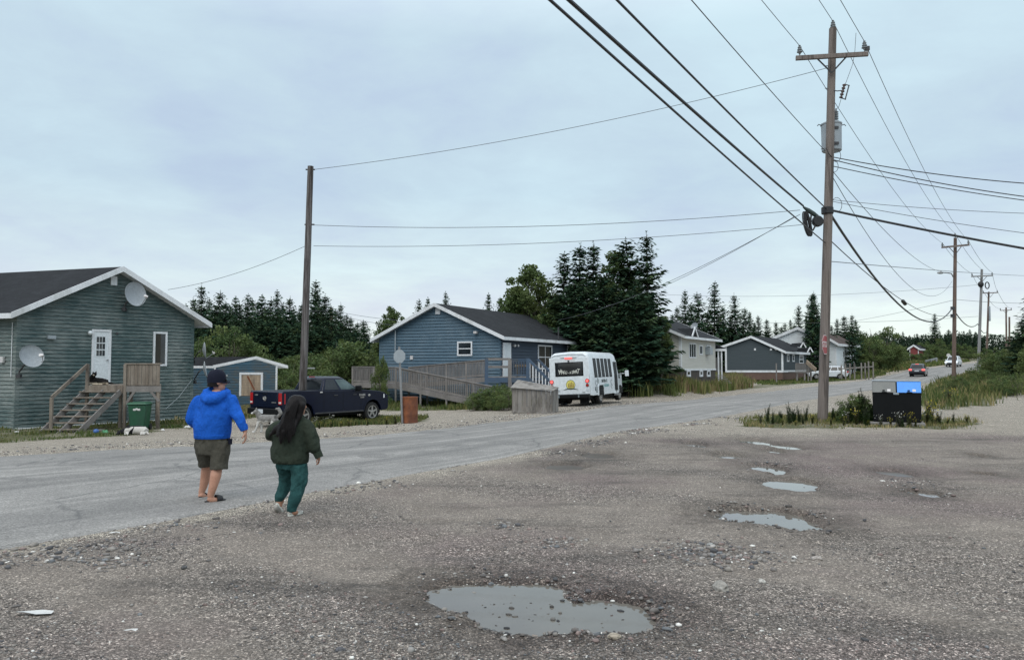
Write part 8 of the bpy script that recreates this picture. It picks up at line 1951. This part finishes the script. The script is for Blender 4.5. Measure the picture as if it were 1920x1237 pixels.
def weed(kind, px, ytop, Y, label, group=None):
    p = XY(px, Y); p.z = ground_z(p.x, p.y); h = at(px, ytop, Y).z - p.z
    if kind not in wk:
        kw = {0: dict(name='fireweed_plant', seed=5, h=1.0, n=80, col=(.05, .085, .035), col2=(.09, .13, .05)), 1: dict(name='flowering_weed', seed=6, h=.6, n=60, stems=6, leaf=.08, flower=(.45, .38, .05), col=(.07, .09, .03), col2=(.12, .13, .04)), 2: dict(name='white_flowered_weed', seed=7, h=.6, n=40, stems=5, leaf=.07, flower=(.6, .6, .55), col=(.05, .08, .03), col2=(.08, .1, .04)), 3: dict(name='leafy_shrub', seed=8, h=1.1, n=150, stems=9, leaf=.13, col=(.05, .095, .04), col2=(.09, .14, .05))}[kind]
        hh = kw['h']; kw['n'] = int(kw['n'] * 1.8); kw['stems'] = kw.get('stems', 3) + 3; t = make_weed(label=label, group=group, **kw); wk[kind] = (t, hh); c = t
    else: t, hh = wk[kind]; c = copy_tree(t); c['label'] = label; c.pop('group', None) if hasattr(c, 'pop') else None
    if group: c['group'] = group
    elif 'group' in c: del c['group']
    s_ = h / hh; c.location = p; c.scale = (s_, s_, s_); c.rotation_euler = (0, 0, random.uniform(0, 6.28)); return c
weed(0, 1438, 753, 25.6, 'tall grey-topped weed at the left end of the grass island'); weed(0, 1477, 750, 25.2, 'dark stalked fireweed left of the big pole'); weed(0, 1496, 757, 25.6, 'second fireweed clump close to the left of the big pole'); weed(0, 1510, 755, 26, 'leaning fireweed stalk just before the big pole')
weed(3, 1612, 738, 25.5, 'dense leafy shrub touching the left side of the container'); weed(3, 1592, 752, 25.7, 'leafy shrub left of the dense one beside the container'); weed(0, 1618, 722, 25.9, 'tallest fireweed stalk rising left of the container'); weed(0, 1598, 745, 26.0, 'thin fireweed behind the shrubs left of the container'); weed(3, 1570, 768, 26, 'low dark shrub between the big pole and the container')
weed(2, 1683, 770, 24.1, 'white-flowered weed growing in front of the black container'); weed(1, 1702, 772, 24.15, 'yellow weed before the right half of the container'); weed(3, 1690, 784, 24.0, 'low shrub on the front edge of the concrete pad'); weed(2, 1648, 776, 24.2, 'white-flowered weed at the left front corner of the container')
for px, yt, Y in ((1466, 785, 24.6), (1490, 788, 24.4), (1556, 782, 24.6), (1580, 780, 24.5), (1736, 768, 24.8), (1752, 778, 24.8), (1775, 782, 25), (1800, 788, 25), (1628, 788, 24.3), (1740, 750, 25.6), (1530, 788, 24.5)): weed(1, px, yt, Y, 'low yellow-flowered weed in the grass round the big pole', 'yellow weeds of the grass island')
for px, yt, Y in ((600, 790, 27.5), (622, 788, 28), (655, 787, 28.4), (690, 784, 28.6), (725, 780, 28.8), (742, 776, 29), (640, 789, 28)): weed(1, px, yt, Y, 'yellow-flowered weed on the verge before the pickup', 'weeds on the verge')
for px, yt, Y in ((610, 782, 29), (624, 776, 29.5), (596, 780, 29), (638, 783, 29)): weed(2, px, yt, Y, 'white-flowered weed before the pickup sill', 'white weeds on the verge')
g7 = 'shrubs at the foot of the ramp'
for i, (px, yt, Y) in enumerate([(900, 738, 39.2), (915, 730, 39.6), (930, 722, 39.8), (946, 728, 39.0), (955, 735, 38), (888, 748, 39), (940, 742, 38.2)]): tree_px(14, px, yt, Y, 'dark green shrub at the low end of the ramp', g7, 1.1)
g8 = 'bushes in the right-hand field'
for i, (px, yt, Y) in enumerate([(1762, 722, 47), (1800, 706, 55), (1880, 704, 50), (1905, 700, 48), (1770, 732, 40), (1850, 694, 62)]): tree_px(14, px, yt, Y, 'wild green bush in the tall grass of the right-hand field', g8, random.uniform(.8, 1.1))
weed(1, 1780, 728, 37, 'clump of dry yellow weed on the near tip of the right-hand grass')

for px, yt, Y, w_, lb in ((1612, 742, 25.7, .95, 'rounded green bush against the left side of the container'), (1586, 762, 25.8, .9, 'low green bush midway between the big pole and the container'), (1454, 778, 25.4, .8, 'low green bush left of the fireweed beside the big pole'), (1732, 770, 25.3, .6, 'low straw-green bush at the right side of the container')): tree_px(14, px, yt, Y, lb, None, w_)

for i, (px, yt, Y, k) in enumerate([(1425, 772, 25.5, 2), (1448, 765, 25.0, 0), (1462, 770, 25.8, 3), (1486, 766, 25.6, 3), (1503, 772, 25.1, 0), (1522, 775, 25.3, 1), (1560, 764, 26.1, 3), (1578, 758, 26.2, 3), (1586, 770, 25.3, 2), (1604, 765, 25.0, 1), (1622, 768, 24.6, 3), (1630, 756, 25.2, 3), (1742, 760, 25.3, 1), (1758, 764, 25.5, 2), (1785, 770, 25.6, 0), (1810, 776, 25.6, 1), (1668, 782, 24.1, 1), (1714, 784, 24.1, 1)]):
    weed(k, px, yt, Y, 'loose tall weed standing in the straw grass round the big pole', 'tall weeds of the grass island')

for px, yt, Y in ((1526, 548, 107), (1514, 600, 108), (1536, 590, 108)): tree_px(0 if px == 1526 else 1, px, yt, Y, 'dark spruce hiding the left part of the white house, left of the big pole', 'spruces before the white house', .7)
for px, yt, Y in ((1700, 660, 164), (1713, 664, 163), (1727, 662, 164), (1740, 664, 160)): tree_px(11, px, yt, Y, 'low bush hiding the foot of the far red house', 'bushes before the red house', 1.3)
